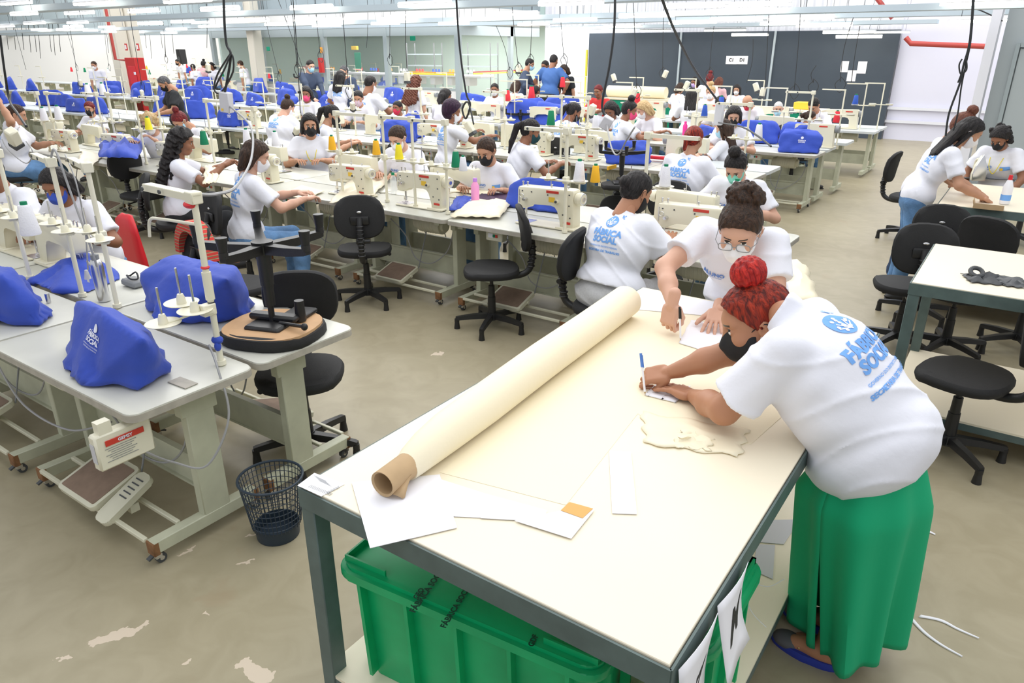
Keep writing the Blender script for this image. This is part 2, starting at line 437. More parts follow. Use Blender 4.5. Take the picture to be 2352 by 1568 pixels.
# ------------------------------------------------------------ people
def head_mesh(male=False):
    s = SDF(.012)
    s.ell((0, -.012, .032), (.073, .093, .086), k=.02).ell((0, .018, -.03), (.058, .068, .075), k=.03)
    s.ell((0, .048, -.078), (.032 if not male else .038, .03, .025), k=.03)
    s.ell((.034, .055, -.02), (.026, .026, .026), k=.02).ell((-.034, .055, -.02), (.026, .026, .026), k=.02)
    s.ell((0, .062, .036), (.05, .022, .02), k=.02)
    s.ell((.031, .088, .013), (.017, .012, .010), sub=True, k=.012).ell((-.031, .088, .013), (.017, .012, .010), sub=True, k=.012)
    s.ell((.031, .0715, .012), (.014, .0125, .0115), k=.002).ell((-.031, .0715, .012), (.014, .0125, .0115), k=.002)
    s.cone((0, .082, .016), (0, .099, -.022), .007, .0115, k=.012).ell((.011, .088, -.026), (.008, .009, .007), k=.006).ell((-.011, .088, -.026), (.008, .009, .007), k=.006)
    s.ell((0, .083, -.049), (.021, .010, .006), k=.004).ell((0, .080, -.059), (.018, .010, .007), k=.004)
    for x in (1, -1):
        s.ell((x*.075, -.008, -.002), (.007, .017, .029), k=.008).ell((x*.082, -.012, .006), (.006, .016, .02), k=.003).ell((x*.083, -.004, .002), (.004, .007, .012), sub=True, k=.003)
    s.cone((0, -.018, -.05), (0, -.04, -.17), .047 if not male else .054, .05 if not male else .06, k=.025)
    pt = []
    for x in (1, -1):
        pt += [((x*.031, .083, .012), (.0125, .012, .0065), 1), ((x*.031, .086, .011), (.006, .012, .0062), 2), ((x*.031, .083, .0195), (.016, .012, .0032), 2),
               ((x*.031, .085, .0335), (.020, .02, .0042), 2)]
    pt += [((0, .088, -.054), (.022, .016, .0115), 3)]
    return s.mesh('head', .0035, paint=pt)
def hand_mesh(kind='flat', h=.0028):
    s = SDF(.008)
    s.cone((0, -.05, 0), (0, 0, 0), .026, .024, k=.02).box((0, .045, 0), (.037, .042, .012), .011, k=.012)
    s.ell((-.024, .03, -.006), (.016, .03, .015), k=.012).ell((.026, .03, -.004), (.014, .03, .014), k=.012)
    curl = {'flat': (.12, .15, .1), 'relax': (.45, .5, .4), 'grip': (.9, 1.25, .9)}[kind]
    for i, (x, L, sp) in enumerate([(-.028, .075, -.2), (-.0095, .083, -.06), (.0095, .077, .07), (.028, .062, .22)]):
        if kind == 'grip': sp *= .3
        p = V((x, .082-abs(i-1.3)*.004, 0)); a = curl[0]*(1 if not (kind == 'grip' and i == 0) else .65); r0 = .0088
        for j, f in enumerate((.46, .3, .26)):
            d = V((math.sin(sp)*math.cos(a), math.cos(sp)*math.cos(a), -math.sin(a))); q = p+d*L*f
            s.cone(p, q, r0, r0*.9, k=.004); s.ell(p, (r0*1.05,)*3, k=.003); p = q; r0 *= .9; a += curl[1] if j == 0 else curl[2]
    if kind == 'grip': th = [(-.03, .012, -.008), (-.044, .045, -.03), (-.036, .072, -.05), (-.024, .088, -.058)]
    else: th = [(-.028, .012, -.005), (-.052, .042, -.012), (-.068, .07, -.014), (-.074, .093, -.012)]
    for (a, b, r, r2) in zip(th, th[1:], (.0145, .0115, .0098), (.0115, .0098, .0085)): s.cone(a, b, r, r2, k=.007)
    return s.mesh('hand', h)
HEAD = {}; HAND = {}
def get_head(male, far):
    k = (male, far)
    if k not in HEAD: HEAD[k] = head_mesh(male)
    return HEAD[k]
def get_hand(kind, far):
    k = (kind, far)
    if k not in HAND: HAND[k] = hand_mesh(kind, .0055 if far else .003)
    return HAND[k]
def mask_mesh():
    s = SDF(.01)
    s.ell((0, .022, -.035), (.067, .08, .072), k=.02).ell((0, .055, -.078), (.042, .034, .032), k=.02).cone((0, .088, -.01), (0, .105, -.03), .010, .014, k=.02)
    s.ell((0, .09, -.055), (.03, .018, .025), k=.02)
    cl = [((0, .05, 0), (0, -.35, .94)), ((0, .012, 0), (0, -1, -.25)), ((0, 0, -.108), (0, 0, -1))]
    me = s.mesh('mask', .004, clips=cl)
    bm = bmesh.new(); bm.from_mesh(me)
    t = MB(); t.b.free(); t.b = bm
    for x in (1, -1):
        t.tube(spline([(x*.055, .035, -.008), (x*.078, .008, .012), (x*.088, -.018, .016), (x*.086, -.026, -.008), (x*.06, .015, -.05)], 4), .0016, 4)
    m2 = t.mesh('mask'); return m2
def hair_mesh(kind):
    s = SDF(.012); cap = [((0, .03, .052), (0, .88, -.47))]; nz = None; h = .005
    def base(g=0, fr=.05):
        s.ell((0, -.014, .038), (.081+g, .1+g, .088+g), k=.015, clip=[((0, .055, .062), (0, .80, -.60)), ((0, -.01, -.01), (0, .5, -1))])
        s.ell((0, -.045, .005), (.076+g, .066+g, .075+g), k=.015, clip=[((0, -.02, 0), (0, 1, .1))])
    if kind == 'bun': base(); s.ell((0, -.075, .13), (.043, .043, .04), k=.008); nz = 1
    elif kind == 'topbun': base(.004); s.ell((0, -.03, .152), (.05, .047, .044), k=.008); nz = 1
    elif kind == 'lowbun': base(); s.ell((0, -.115, .02), (.04, .035, .04), k=.01)
    elif kind == 'short': base(-.002)
    elif kind == 'crop': base(-.005)
    elif kind == 'puff':
        base(.002); h = .006
        s.ell((0, -.08, .105), (.05, .046, .04), k=.01)
        for i in range(150):
            r = random.Random(i); a = r.random()*2*PI; e = r.uniform(-.5, 1.5); q = r.uniform(.8, 1.12)
            s.ell((.062*q*math.cos(a)*math.cos(e), -.08+.056*q*math.sin(a)*math.cos(e), .105+.05*q*math.sin(e)), (r.uniform(.009, .016),)*3, k=.004)
    elif kind == 'curly':
        base(.012)
        for i in range(46):
            r = random.Random(i+5); a = PI*(.93+1.14*r.random()); z = .1-.22*r.random()
            s.ell((.082*math.cos(a), -.03+.085*math.sin(a), z), (.026,)*3, k=.008)
    elif kind == 'afro': base(.03); s.ell((0, -.03, .07), (.11, .11, .095), k=.02, clip=[((0, .05, .06), (0, .8, -.6))])
    elif kind == 'tail':
        base(); s.cone((0, -.105, .045), (0, -.15, .0), .03, .034); s.cone((0, -.15, 0), (0, -.15, -.16), .034, .028); s.cone((0, -.15, -.16), (0, -.14, -.27), .028, .012)
    elif kind == 'pony':
        base(); s.cone((0, -.10, .05), (0, -.14, 0), .028, .03); s.cone((0, -.14, 0), (0, -.13, -.12), .03, .014)
    elif kind in ('long', 'bob', 'mane'):
        g = {'long': .004, 'bob': .010, 'mane': .014}[kind]; base(g); e = {'long': -.30, 'bob': -.13, 'mane': -.42}[kind]; wd = {'long': 1, 'bob': 1.1, 'mane': 1.75}[kind]
        s.ell((0, -.05, -.02), (.088+g, .075, .1), k=.02, clip=[((0, .0, 0), (0, 1, 0))])
        for x in (-.06, -.03, 0, .03, .06): s.cone((x, -.075, 0), (x*1.25*wd, -.085-.02*(kind == 'mane'), e+abs(x)*.6), .04*wd**.5, .026*wd, k=.02)
        for x in (-1, 1): s.cone((x*.078, .0, .01), (x*.085*wd, -.03, e*.75), .018, .014)
    noise = lambda X, Y, Z: .0022*np.sin(X*190+3*np.sin(Z*22))*np.cos(Y*150+Z*9)
    if kind == 'mane': noise = lambda X, Y, Z: .0075*np.sin(X*75+2*np.sin(Z*60))*np.cos(Y*70+Z*55)+.004*np.sin(Z*140+X*90)
    me = s.mesh('hair', h, noise=noise); return me
HAIR = {}; MASKM = []
EYEW = mat('eye_white', (.75, .73, .7), .3); EYED = mat('eye_dark', (.02, .012, .01), .4); LIP = mat('lips', (.42, .13, .11), .5)
def ik(a, b, l1, l2, pole):
    a, b, pole = V(a), V(b), V(pole); d = b-a; L = min(d.length, (l1+l2)*.999); d.normalize(); b = a+d*L
    x = (l1*l1-l2*l2+L*L)/(2*L); y = math.sqrt(max(l1*l1-x*x, 0)); n = pole-d*pole.dot(d); n.normalize()
    return a+d*x+n*y, b
def frame(y, z):
    y = V(y).normalized(); x = y.cross(V(z)).normalized(); z = x.cross(y); return Matrix((x, y, z)).transposed()
def join_into(bm, me, mtx, flip=False, moff=0, skin_only=False):
    n0 = len(bm.verts); f0 = len(bm.faces); bm.from_mesh(me); bm.verts.ensure_lookup_table(); bm.faces.ensure_lookup_table()
    vs = bm.verts[n0:]; bmesh.ops.transform(bm, matrix=mtx, verts=vs)
    if flip: bmesh.ops.reverse_faces(bm, faces=bm.faces[f0:])
def person(label, loc, rz, pose='sit', lean=.25, side=0, hz=None, sc=1.0, fat=1.0, male=False, skin='mid', shirt='white_cotton', legs='denim', hair='bun', hairc='black', mask='black',
           head=(.35, 0, 0), hands=None, hk=('relax', 'relax'), pole=None, group=None, shoe='dark_shoe', lod=1, far=False, skirt=False, neck=0, knees=None, feet=None, shouldertwist=0, slv=.72, long_slv=False, hcoff=None, hem=None, hs=1.0, dep=None,
           hand_rot=(None, None), hairm=None, low=True, name='person', sneck=.0):
    """figure in its own frame: faces +y, x is its right; loc is the floor point under the pelvis"""
    t = thing(name, label, 'person', loc, rz, group); t.scale = (sc,)*3
    h = {0: .008, 1: .014, 2: .019, 3: .027}[lod]
    hz = hz if hz is not None else (.56 if pose == 'sit' else .93)
    P = V((0, 0, hz)); sp = V((math.sin(side)*math.cos(lean), math.sin(lean), math.cos(lean)*math.cos(side))).normalized()
    ch = P+sp*.30; nb = P+sp*.50; rt = (Matrix.Rotation(shouldertwist, 3, 'Z') @ V((1, 0, 0))); rt = (rt-sp*rt.dot(sp)).normalized(); fw = sp.cross(rt)*1
    if fw.y < 0: fw = -fw
    pit, yaw, roll = head
    HR3 = (Euler((0, 0, -yaw)).to_matrix() @ Euler((-pit, 0, 0)).to_matrix() @ Euler((0, roll, 0)).to_matrix())
    hup = HR3 @ V((0, 0, 1)); hfw = HR3 @ V((0, 1, 0))
    hc = nb+(sp*.5+hup*.5).normalized()*(.158+neck)+hfw*.03
    if hcoff: hc = nb+V(hcoff)
    if sc > 1: sc = 1+(sc-1)*.4; t.scale = (sc,)*3
    sh = [nb-sp*.055-rt*.165*(.95 if not male else 1.1), nb-sp*.055+rt*.165*(.95 if not male else 1.1)]
    if hands is None:
        hands = [V((-.14, .42, .84)), V((.14, .42, .84))] if pose == 'sit' else [V((-.25, .08, .82)), V((.25, .08, .82))]
    hands = [V(x) for x in hands]
    poles = pole or [V((-.7, -.1, -.8)), V((.7, -.1, -.8))]
    el = []; wr = []
    for i in (0, 1):
        e, w_ = ik(sh[i], hands[i], .275, .25, poles[i]); el.append(e); wr.append(w_)
    if pose == 'sit':
        kn = knees or [V((-.12, .42, .50)), V((.12, .42, .50))]; an = feet or [V((-.13, .40, .09)), V((.13, .40, .09))]
    else:
        kn = knees or [V((-.10, .03, .49)), V((.10, .03, .49))]; an = feet or [V((-.11, -.03, .09)), V((.11, -.03, .09))]
    hp = [P+V((-.085, 0, -.03)), P+V((.085, 0, -.03))]
    f = fat; a4 = lambda v: tuple(v)
    R = np.array([list(r) for r in Matrix((rt, fw, sp)).transposed()])
    # body
    b = SDF(.03)
    b.ell(a4(P+sp*.02), (.135*f, .095*f, .12), R).ell(a4(ch), (.13*f, .085*f, .17), R)
    b.cone(a4(nb-sp*.06), a4(nb+sp*.03), .06, .048).cone(a4(nb-sp*.02), a4(hc-hup*.08-hfw*.02), .055, .048, k=.03)
    b.cone(a4(sh[0]), a4(sh[1]), .045, .045)
    for i in (0, 1):
        ff = .5+.5*f
        b.cone(a4(sh[i]), a4(el[i]), .048*ff, .038*ff).cone(a4(el[i]), a4(el[i]*.55+wr[i]*.45), .038*ff, .036*ff, k=.02).cone(a4(el[i]*.55+wr[i]*.45), a4(wr[i]), .036*ff, .024, k=.02)
        if low:
            b.cone(a4(hp[i]), a4(kn[i]), .075*ff, .052).cone(a4(kn[i]), a4(kn[i]*.6+an[i]*.4), .05, .052, k=.02).cone(a4(kn[i]*.6+an[i]*.4), a4(an[i]), .052, .034, k=.02)
            b.cone(a4(an[i]), a4(an[i]+V((0, .06, -.045))), .034, .032, k=.02).cone(a4(an[i]+V((0, .06, -.045))), a4(an[i]+V((0, .14, -.062))), .03, .022, k=.02)
    me = b.mesh('body', h)
    bm = bmesh.new(); bm.from_mesh(me); bpy.data.meshes.remove(me)
    hm = get_head(male, far); join_into(bm, hm, Matrix.Translation(hc) @ HR3.to_4x4() @ Matrix.Scale(hs, 4))
    hmats = []
    for i in (0, 1):
        d = (wr[i]-el[i]).normalized()
        if hand_rot[i] is not None: fr = frame(*hand_rot[i])
        else:
            d2 = (d+V((0, .0, -.1 if d.z > -.6 else .4))).normalized(); fr = frame(d2, V((0, 0, 1)) if abs(d2.z) < .85 else V((0, -1, .2)))
        m = Matrix.Translation(wr[i]) @ fr.to_4x4(); hmats.append(m)
        if i == 0: m = m @ Matrix.Diagonal((-1, 1, 1, 1))
        join_into(bm, get_hand(hk[i], far), m, flip=(i == 0))
    me = bpy.data.meshes.new('body'); bm.to_mesh(me); bm.free()
    me.polygons.foreach_set('use_smooth', np.ones(len(me.polygons), bool))
    body = link('body', me, [SK[skin], EYEW, EYED, LIP], t)
    # shirt
    s = SDF(.045); g = .012; dp = dep or f
    s.ell(a4(P+sp*.05), (.15*f+g, .115*dp+g, .16), R).ell(a4(ch), (.145*f+g, .105*dp+g, .20), R).cone(a4(sh[0]), a4(sh[1]), .062, .062)
    s.ell(a4(P+sp*.03+fw*.02*(f-.8)*3), (.15*f+g, .115*dp+g, .12), R)
    if dep: s.ell(a4(P+sp*.18), (.15*f+g, .115*dp, .16), R)
    if not male: s.ell(a4(ch+fw*.055*f+rt*.06+sp*.03), (.07*f, .06*f, .07), R, k=.04).ell(a4(ch+fw*.055*f-rt*.06+sp*.03), (.07*f, .06*f, .07), R, k=.04)
    s.cone(a4(nb-sp*.04), a4(nb+sp*(.015-sneck)), .075, .062, k=.03, clip=[(a4(nb+sp*(.012-sneck)+fw*.0), a4(sp*.9+fw*.35))])
    for i in (0, 1):
        c = sh[i].lerp(el[i], slv); d = (el[i]-sh[i]).normalized(); r0 = .062*(.5+.5*f)
        s.cone(a4(sh[i]), a4(sh[i].lerp(el[i], slv+.1)), r0+.004, r0+.008, clip=[(a4(c), a4(d))], k=.03)
        if long_slv: s.cone(a4(sh[i]), a4(el[i]), r0, .05).cone(a4(el[i]), a4(wr[i]), .05, .036, k=.02)
    hb = P-sp*(hem if hem is not None else .10 if pose != 'sit' else .05)
    nzf = lambda X, Y, Z: .003*np.sin(X*31+Z*13+2*np.sin(Y*17))*np.sin(Z*37+Y*23)-.007*(1-np.abs(np.sin(X*8+Z*17+Y*5+1.5*np.sin(Y*9+X*4))))**4
    me = s.mesh('shirt', h, noise=nzf, clips=[(a4(hb), a4(-sp))])
    sho = link('shirt', me, M[shirt], t)
    # legs
    if low:
        s = SDF(.04); q = .5+.5*f
        s.ell(a4(P-V((0, 0, .01))), (.148*f+.006, .115*f+.006, .13))
        for i in (0, 1):
            s.cone(a4(hp[i]), a4(kn[i]), .088*q, .062*q)
            if not skirt: s.cone(a4(kn[i]), a4(kn[i]*.6+an[i]*.4), .064*q, .066).cone(a4(kn[i]*.6+an[i]*.4), a4(an[i]+V((0, 0, .03))), .066, .054)
        if skirt: s.cone(a4((hp[0]+hp[1])/2), a4((kn[0]+kn[1])/2), .11*f, .1*f, k=.06)
        s.mesh; me = s.mesh('trousers', h, noise=nzf)
        link('skirt' if skirt else 'trousers', me, M[legs], t)
        for i in (0, 1):
            d = an[i]; m_ = MB(); m_.ball((d.x, d.y+.055, .035), 1, (.045, .13, .042), 12); m_.box((d.x, d.y+.055, .008), (.075, .24, .016), bev=.006)
            m_.build('shoe', M[shoe], t)
    if hair:
        if hair not in HAIR: HAIR[hair] = hair_mesh(hair)
        me = HAIR[hair]
        if not me.materials: me.materials.append(HR[hairc])
        ho = link('hair', me, None, t); ho.matrix_local = Matrix.Translation(hc) @ HR3.to_4x4() @ Matrix.Scale(hs, 4); ho.material_slots[0].link = 'OBJECT'; ho.material_slots[0].material = hairm or HR[hairc]
    if mask:
        if not MASKM: m0 = mask_mesh(); m0.materials.append(MK['black']); MASKM.append(m0)
        mo = link('face_mask', MASKM[0], None, t); mo.matrix_local = Matrix.Translation(hc) @ HR3.to_4x4() @ Matrix.Scale(hs, 4); mo.material_slots[0].link = 'OBJECT'; mo.material_slots[0].material = MK[mask]
    return dict(t=t, shirt=sho, body=body, hc=hc, HR=HR3, sp=sp, rt=rt, fw=fw, nb=nb, ch=ch, P=P, hm=hmats, wr=wr, el=el, sh=sh, sc=sc)
def wd(p, v): return p['t'].matrix_world @ V(v)
def disc(r, n=20, cx=0, cy=0, sy=1):
    bm = bmesh.new(); bm.faces.new([bm.verts.new((cx+r*math.cos(2*PI*i/n), cy+r*sy*math.sin(2*PI*i/n), 0)) for i in range(n)])
    me = bpy.data.meshes.new('d'); bm.to_mesh(me); bm.free(); return me
def rect(w_, h_, cx=0, cy=0):
    bm = bmesh.new(); bm.faces.new([bm.verts.new((cx+x*w_/2, cy+y*h_/2, 0)) for x, y in ((-1, -1), (1, -1), (1, 1), (-1, 1))])
    me = bpy.data.meshes.new('d'); bm.to_mesh(me); bm.free(); return me
def shift(me, x, y, s=1):
    me = me.copy(); me.transform(Matrix.Translation((x, y, 0)) @ Matrix.Scale(s, 4)); return me
LOGO = {}
def logo(lod=0):
    if lod not in LOGO:
        L = [(disc(.036, 24, 0, .098, .92), 0)]
        L += [(disc(.006, 8, .044, .132), 0), (disc(.004, 6, .054, .124), 0), (disc(.004, 6, .05, .14), 0), (disc(.0045, 6, .038, .140), 0)]
        r = random.Random(3)
        for i in range(13 if lod == 0 else 6):
            a = r.random()*6.28; q = .026*math.sqrt(r.random()); L.append((disc(.0045 if lod == 0 else .006, 7, q*math.cos(a), .098+q*math.sin(a)), 1))
        if lod == 0:
            for k in range(5):
                a = .5+k*.55; bm = bmesh.new(); d = V((math.cos(a), math.sin(a), 0)); n_ = V((-d.y, d.x, 0))*.0018; o = V((0, .078, 0))
                bm.faces.new([bm.verts.new(o-n_), bm.verts.new(o+n_), bm.verts.new(o+n_+d*.03), bm.verts.new(o-n_+d*.03)]); me = bpy.data.meshes.new('d'); bm.to_mesh(me); bm.free(); L.append((me, 1))
        L.append((shift(textmesh('FÁBRICA', .046, .0022), 0, .032), 0)); L.append((shift(textmesh('SOCIAL', .046, .0022), 0, -.008), 0))
        if lod < 2:
            L.append((shift(textmesh('GOVERNO DO DISTRITO FEDERAL', .0115, .0002), 0, -.045), 0))
            L.append((shift(textmesh('SECRETARIA DE TRABALHO', .0165, .0007), 0, -.070), 0))
        LOGO[lod] = L
    return LOGO[lod]
def back_logo(p, lod=0, sc=1.0, dx=0, dy=0, name='back_print', ink='ink_light'):
    bpy.context.view_layer.update()
    mw = p['t'].matrix_world; r3 = mw.to_3x3(); o = mw @ (p['nb']-p['sp']*(.17-dy)+p['rt']*dx)
    L = [(shift(me, 0, 0, sc), mi) for me, mi in logo(lod)]
    # white dots sit slightly above the blue disc
    a = [x for x in L if x[1] == 0]; b = [x for x in L if x[1] == 1]
    back = -(r3 @ p['fw']); up = r3 @ p['sp']; right = up.cross(back)
    stamp(name, a, p['shirt'], p['t'], o, right, up, .003, M[ink], .02 if lod == 0 else .05)
    stamp(name, [(m_, 0) for m_, _ in b], p['shirt'], p['t'], o, right, up, .0045, M['ink_white'], .03)
def chest_print(p, txt='ALUNO', badge=True, lod=1):
    bpy.context.view_layer.update()
    mw = p['t'].matrix_world; r3 = mw.to_3x3(); o = mw @ (p['ch']+p['sp']*.02)
    fwd = r3 @ p['fw']; up = r3 @ p['sp']; right = up.cross(fwd)
    L = [(shift(textmesh(txt, .032, .0012), -.075, .02), 0), (rect(.075, .004, -.075, -.004), 0)]
    stamp('chest_print', L, p['shirt'], p['t'], o, right, up, .004, M['ink_blue'], .03)
    if badge:
        stamp('chest_badge', [(rect(.075, .036, .085, .012), 0), ], p['shirt'], p['t'], o, right, up, .004, M['ink_light'], .02)
        stamp('badge_sun', [(disc(.014, 12, .062, .008), 0)], p['shirt'], p['t'], o, right, up, .006, M['label_yellow'], .02)
def lanyard(p, col='yellow_paint'):
    n, sp, rt, fw = p['nb'], p['sp'], p['rt'], p['fw']
    m = MB(); m.tube(spline([n-fw*.05+sp*.03, n+rt*.065+sp*.0, p['ch']+rt*.05+fw*.15+sp*.08, p['ch']+fw*.165-sp*.02, p['ch']-rt*.05+fw*.15+sp*.08, n-rt*.065], 6, True), .004, 6)
    m.build('lanyard', M[col], p['t'])
# ------------------------------------------------------------ furniture and machine builders
PROTO = {}
def proto(key, fn):
    """first call builds it, later calls copy the thing with its parts"""
    if key not in PROTO:
        PROTO[key] = fn(); return PROTO[key]
    return copy_tree(PROTO[key])
def put(o, loc, rz=0, label=None, group=None, sc=None):
    o.location = loc; o.rotation_euler = (0, 0, rz)
    if sc: o.scale = (sc,)*3
    if label: o['label'] = label
    if group: o['group'] = group
    return o
def desk_build(full=True, topm='desk_top', w_=1.24):
    t = thing('sewing_desk', 'x', 'desk')
    m = MB(); m.prism(rrect(w_, .56, .05), .034, Matrix.Translation((0, .28, .726)), bev=.004)
    m.mat(1).prism(rrect(w_+.004, .564, .05), .03, Matrix.Translation((0, .28, .7245)))
    m.build('tabletop', [M[topm], M['desk_edge']], t)
    for x in (-1, 1):
        X = x*(w_/2-.12); f = MB()
        f.box((X, .28, .09), (.055, .52, .06), bev=.004).box((X, .33, .40), (.05, .13, .60), bev=.004).box((X, .28, .71), (.05, .48, .03)).box((X, .33, .66), (.052, .17, .10), bev=.004)
        f.mat(1).box((X, .03, .085), (.057, .03, .066), bev=.004).box((X, .53, .085), (.057, .03, .066), bev=.004)
        lf = f.build('leg_frame', [M['greenish_steel'], M['rust']], t)
        if full:
            for y in (.04, .52):
                c = MB(); c.mat(1).cyl((X, y, .06), (X, y, .04), .016, seg=10).box((X, y, .04), (.03, .028, .02)).mat(0).cyl((X-.011, y+.012, .023), (X+.011, y+.012, .023), .023, seg=14).mat(1).cyl((X-.013, y+.012, .023), (X+.013, y+.012, .023), .011, seg=8).mat(0).box((X, y-.03, .045), (.022, .03, .008), (.4, 0, 0))
                c.build('caster', [M['dark_grey'], M['chrome']], lf)
    b = MB(); b.box((0, .34, .27), (w_-.28, .014, .16)).box((0, .335, .35), (w_-.28, .03, .012)).box((0, .335, .19), (w_-.28, .03, .012))
    b.build('cross_beam', M['greenish_steel'], t)
    if full:
        b = MB(); b.box((0, .02, .115), (w_-.3, .02, .02), bev=.003).box((0, .17, .115), (w_-.3, .02, .02), bev=.003).box((0, .095, .112), (.05, .17, .008)).box((-.28, .095, .112), (.05, .17, .008)).build('treadle_bar', M['cream_metal'], t)
        p = MB(); Mx = Matrix.Translation((-.05, .11, .165)) @ Euler((.32, 0, 0)).to_matrix().to_4x4()
        p.prism(rrect(.33, .26, .03), .03, Mx, bev=.005).mat(1).prism(rrect(.29, .22, .01), .004, Mx @ Matrix.Translation((0, 0, .029)))
        p.mat(0).box((-.05, .12, .13), (.2, .03, .04)).cyl((-.225, .11, .17), (.125, .11, .17), .012, seg=8)
        p.build('pedal', [M['cream_metal'], M['brown_pedal']], t)
        r = MB(); r.cyl((.1, .23, .21), (.14, .33, .58), .005, seg=6); r.build('pedal_rod', M['mid_grey'], t)
        mo = MB(); mo.cyl((.05, .36, .60), (.30, .36, .60), .075, seg=20).cyl((.30, .36, .60), (.33, .36, .60), .05, seg=16).box((.16, .36, .69), (.2, .1, .05), bev=.005).cyl((-.01, .36, .60), (.05, .36, .60), .055, .07, seg=16)
        for k in range(6): mo.torus((.08+k*.03, .36, .60), .076, .003, (0, PI/2, 0), 16, 4)
        mo.build('motor', M['cream_metal'], t)
        s_ = MB(); s_.box((-.18, .10, .675), (.16, .07, .075), bev=.005).mat(1).box((-.21, .063, .68), (.05, .004, .035)).mat(2).box((-.155, .063, .68), (.02, .006, .022)).mat(3).box((-.18, .063, .68), (.02, .006, .022))
        s_.build('switch_box', [M['cream_metal'], M['paper'], M['label_red'], M['thread_green']], t)
        cb = MB(); cb.tube(spline([(-.1, .12, .66), (0, .2, .5), (.05, .25, .3), (.2, .3, .26), (.4, .3, .42), (.45, .33, .66)], 6), .005, 6).build('power_cord', M['grey_conduit'], t)
    return t
def desk_far():
    m = MB(); m.prism(rrect(1.22, .56, .04, 3), .035, Matrix.Translation((0, .28, .725)))
    m.mat(1)
    for x in (-.5, .5): m.box((x, .28, .08), (.06, .52, .06)).box((x, .33, .42), (.05, .13, .64))
    m.box((0, .34, .27), (1.0, .014, .16)); m.mat(2).cyl((.05, .36, .62), (.3, .36, .62), .07, seg=10).box((-.15, .11, .68), (.14, .07, .07))
    o = m.build('sewing_desk', [M['desk_top'], M['greenish_steel'], M['cream_metal']]); return tag(o, 'x', 'desk')
def machine_build(far=False):
    """sewing head: x to the hand wheel side, y away from the operator; z=0 is the tabletop"""
    o2 = [(-.245, .300), (-.235, .315), (.215, .330), (.232, .315), (.238, .0), (.125, .0), (.115, .15), (.09, .185), (.05, .198), (-.10, .190), (-.155, .165), (-.165, .13), (-.24, .13), (-.248, .16)]
    b = MB(); Mx = Matrix.Translation((0, .055, 0)) @ Matrix.Rotation(PI/2, 4, 'X')
    b.prism(o2, .11, Mx, bev=.014 if not far else 0)
    if far:
        b.prism(rrect(.50, .18, .02, 2), .012, Matrix.Translation((0, 0, 0))); b.mat(1).cyl((.238, 0, .26), (.285, 0, .26), .055, seg=12).cyl((-.2, 0, .13), (-.2, 0, .02), .01, seg=6)
        b.mat(2).box((.10, -.057, .295), (.1, .004, .018))
        o = b.build('sewing_machine', [M['machine_cream'], M['mid_grey'], M['label_red']]); return tag(o, 'x', 'sewing machine')
    t = thing('sewing_machine', 'x', 'sewing machine')
    b.box((.18, 0, .01), (.16, .17, .02), bev=.006)
    b.build('machine_body', M['machine_cream'], t)
    m = MB(); m.prism(rrect(.50, .18, .02), .009).mat(1).prism(rrect(.13, .12, .01), .003, Matrix.Translation((-.2, 0, .008))); m.build('bed_plate', [M['machine_cream'], M['chrome']], t)
    m = MB(); m.cyl((.236, 0, .255), (.262, 0, .255), .05, .056, seg=24).cyl((.262, 0, .255), (.285, 0, .255), .056, .048, seg=24).mat(1).torus((.282, 0, .255), .043, .006, (0, PI/2, 0)).cyl((.284, 0, .255), (.292, 0, .255), .018, seg=12); m.build('hand_wheel', [M['machine_cream'], M['chrome']], t)
    m = MB(); m.cyl((-.205, 0, .14), (-.205, 0, .03), .005, seg=8).cyl((-.205, 0, .05), (-.205, 0, .012), .002, seg=6).cyl((-.205, .012, .15), (-.205, .012, .03), .004, seg=8).box((-.205, -.004, .02), (.022, .05, .006)).box((-.205, .0, .055), (.018, .02, .03)); m.build('needle_bar', M['chrome'], t)
    m = MB(); m.cyl((-.17, -.055, .215), (-.17, -.085, .215), .016, .013, seg=14).cyl((-.17, -.085, .215), (-.17, -.095, .215), .009, seg=10).torus((-.205, -.06, .24), .018, .002, (PI/2, 0, 0), 12, 4).cyl((-.225, -.057, .29), (-.225, -.057, .18), .003, seg=6); m.build('tension_dial', M['chrome'], t)
    for x in (-.23, -.19, .02, .16): MB().cyl((x, 0, .30), (x, 0, .345), .006, .005, seg=8).cyl((x, 0, .344), (x, 0, .349), .009, seg=8).build('thread_guide', M['chrome'], t)
    MB().cyl((.0, .02, .31), (0, .02, .39), .003, seg=6).build('spool_pin', M['chrome'], t)
    m = MB(); m.box((.06, -.057, .298), (.105, .004, .022), bev=.0015); m.build('brand_plate', M['label_red'], t); MB().box((.185, -.057, .055), (.06, .004, .02), bev=.0015).build('model_plate', M['label_red'], t)
    m = MB(); m.box((.055, -.057, .235), (.05, .004, .04)); m.build('warning_sticker', M['label_yellow'], t)
    m = MB(); m.cyl((.10, -.05, .225), (.10, -.075, .225), .018, .016, seg=16).mat(1).cyl((.1, -.074, .225), (.1, -.08, .225), .01, seg=10)
    for q in ((.02, .27), (.2, .29), (.2, .2), (.15, .12), (-.12, .28), (-.2, .28), (.21, .1)): m.mat(1).cyl((q[0], -.054, q[1]), (q[0], -.058, q[1]), .006, seg=8)
    m.build('stitch_dial', [M['machine_cream'], M['dark_grey']], t)
    return t
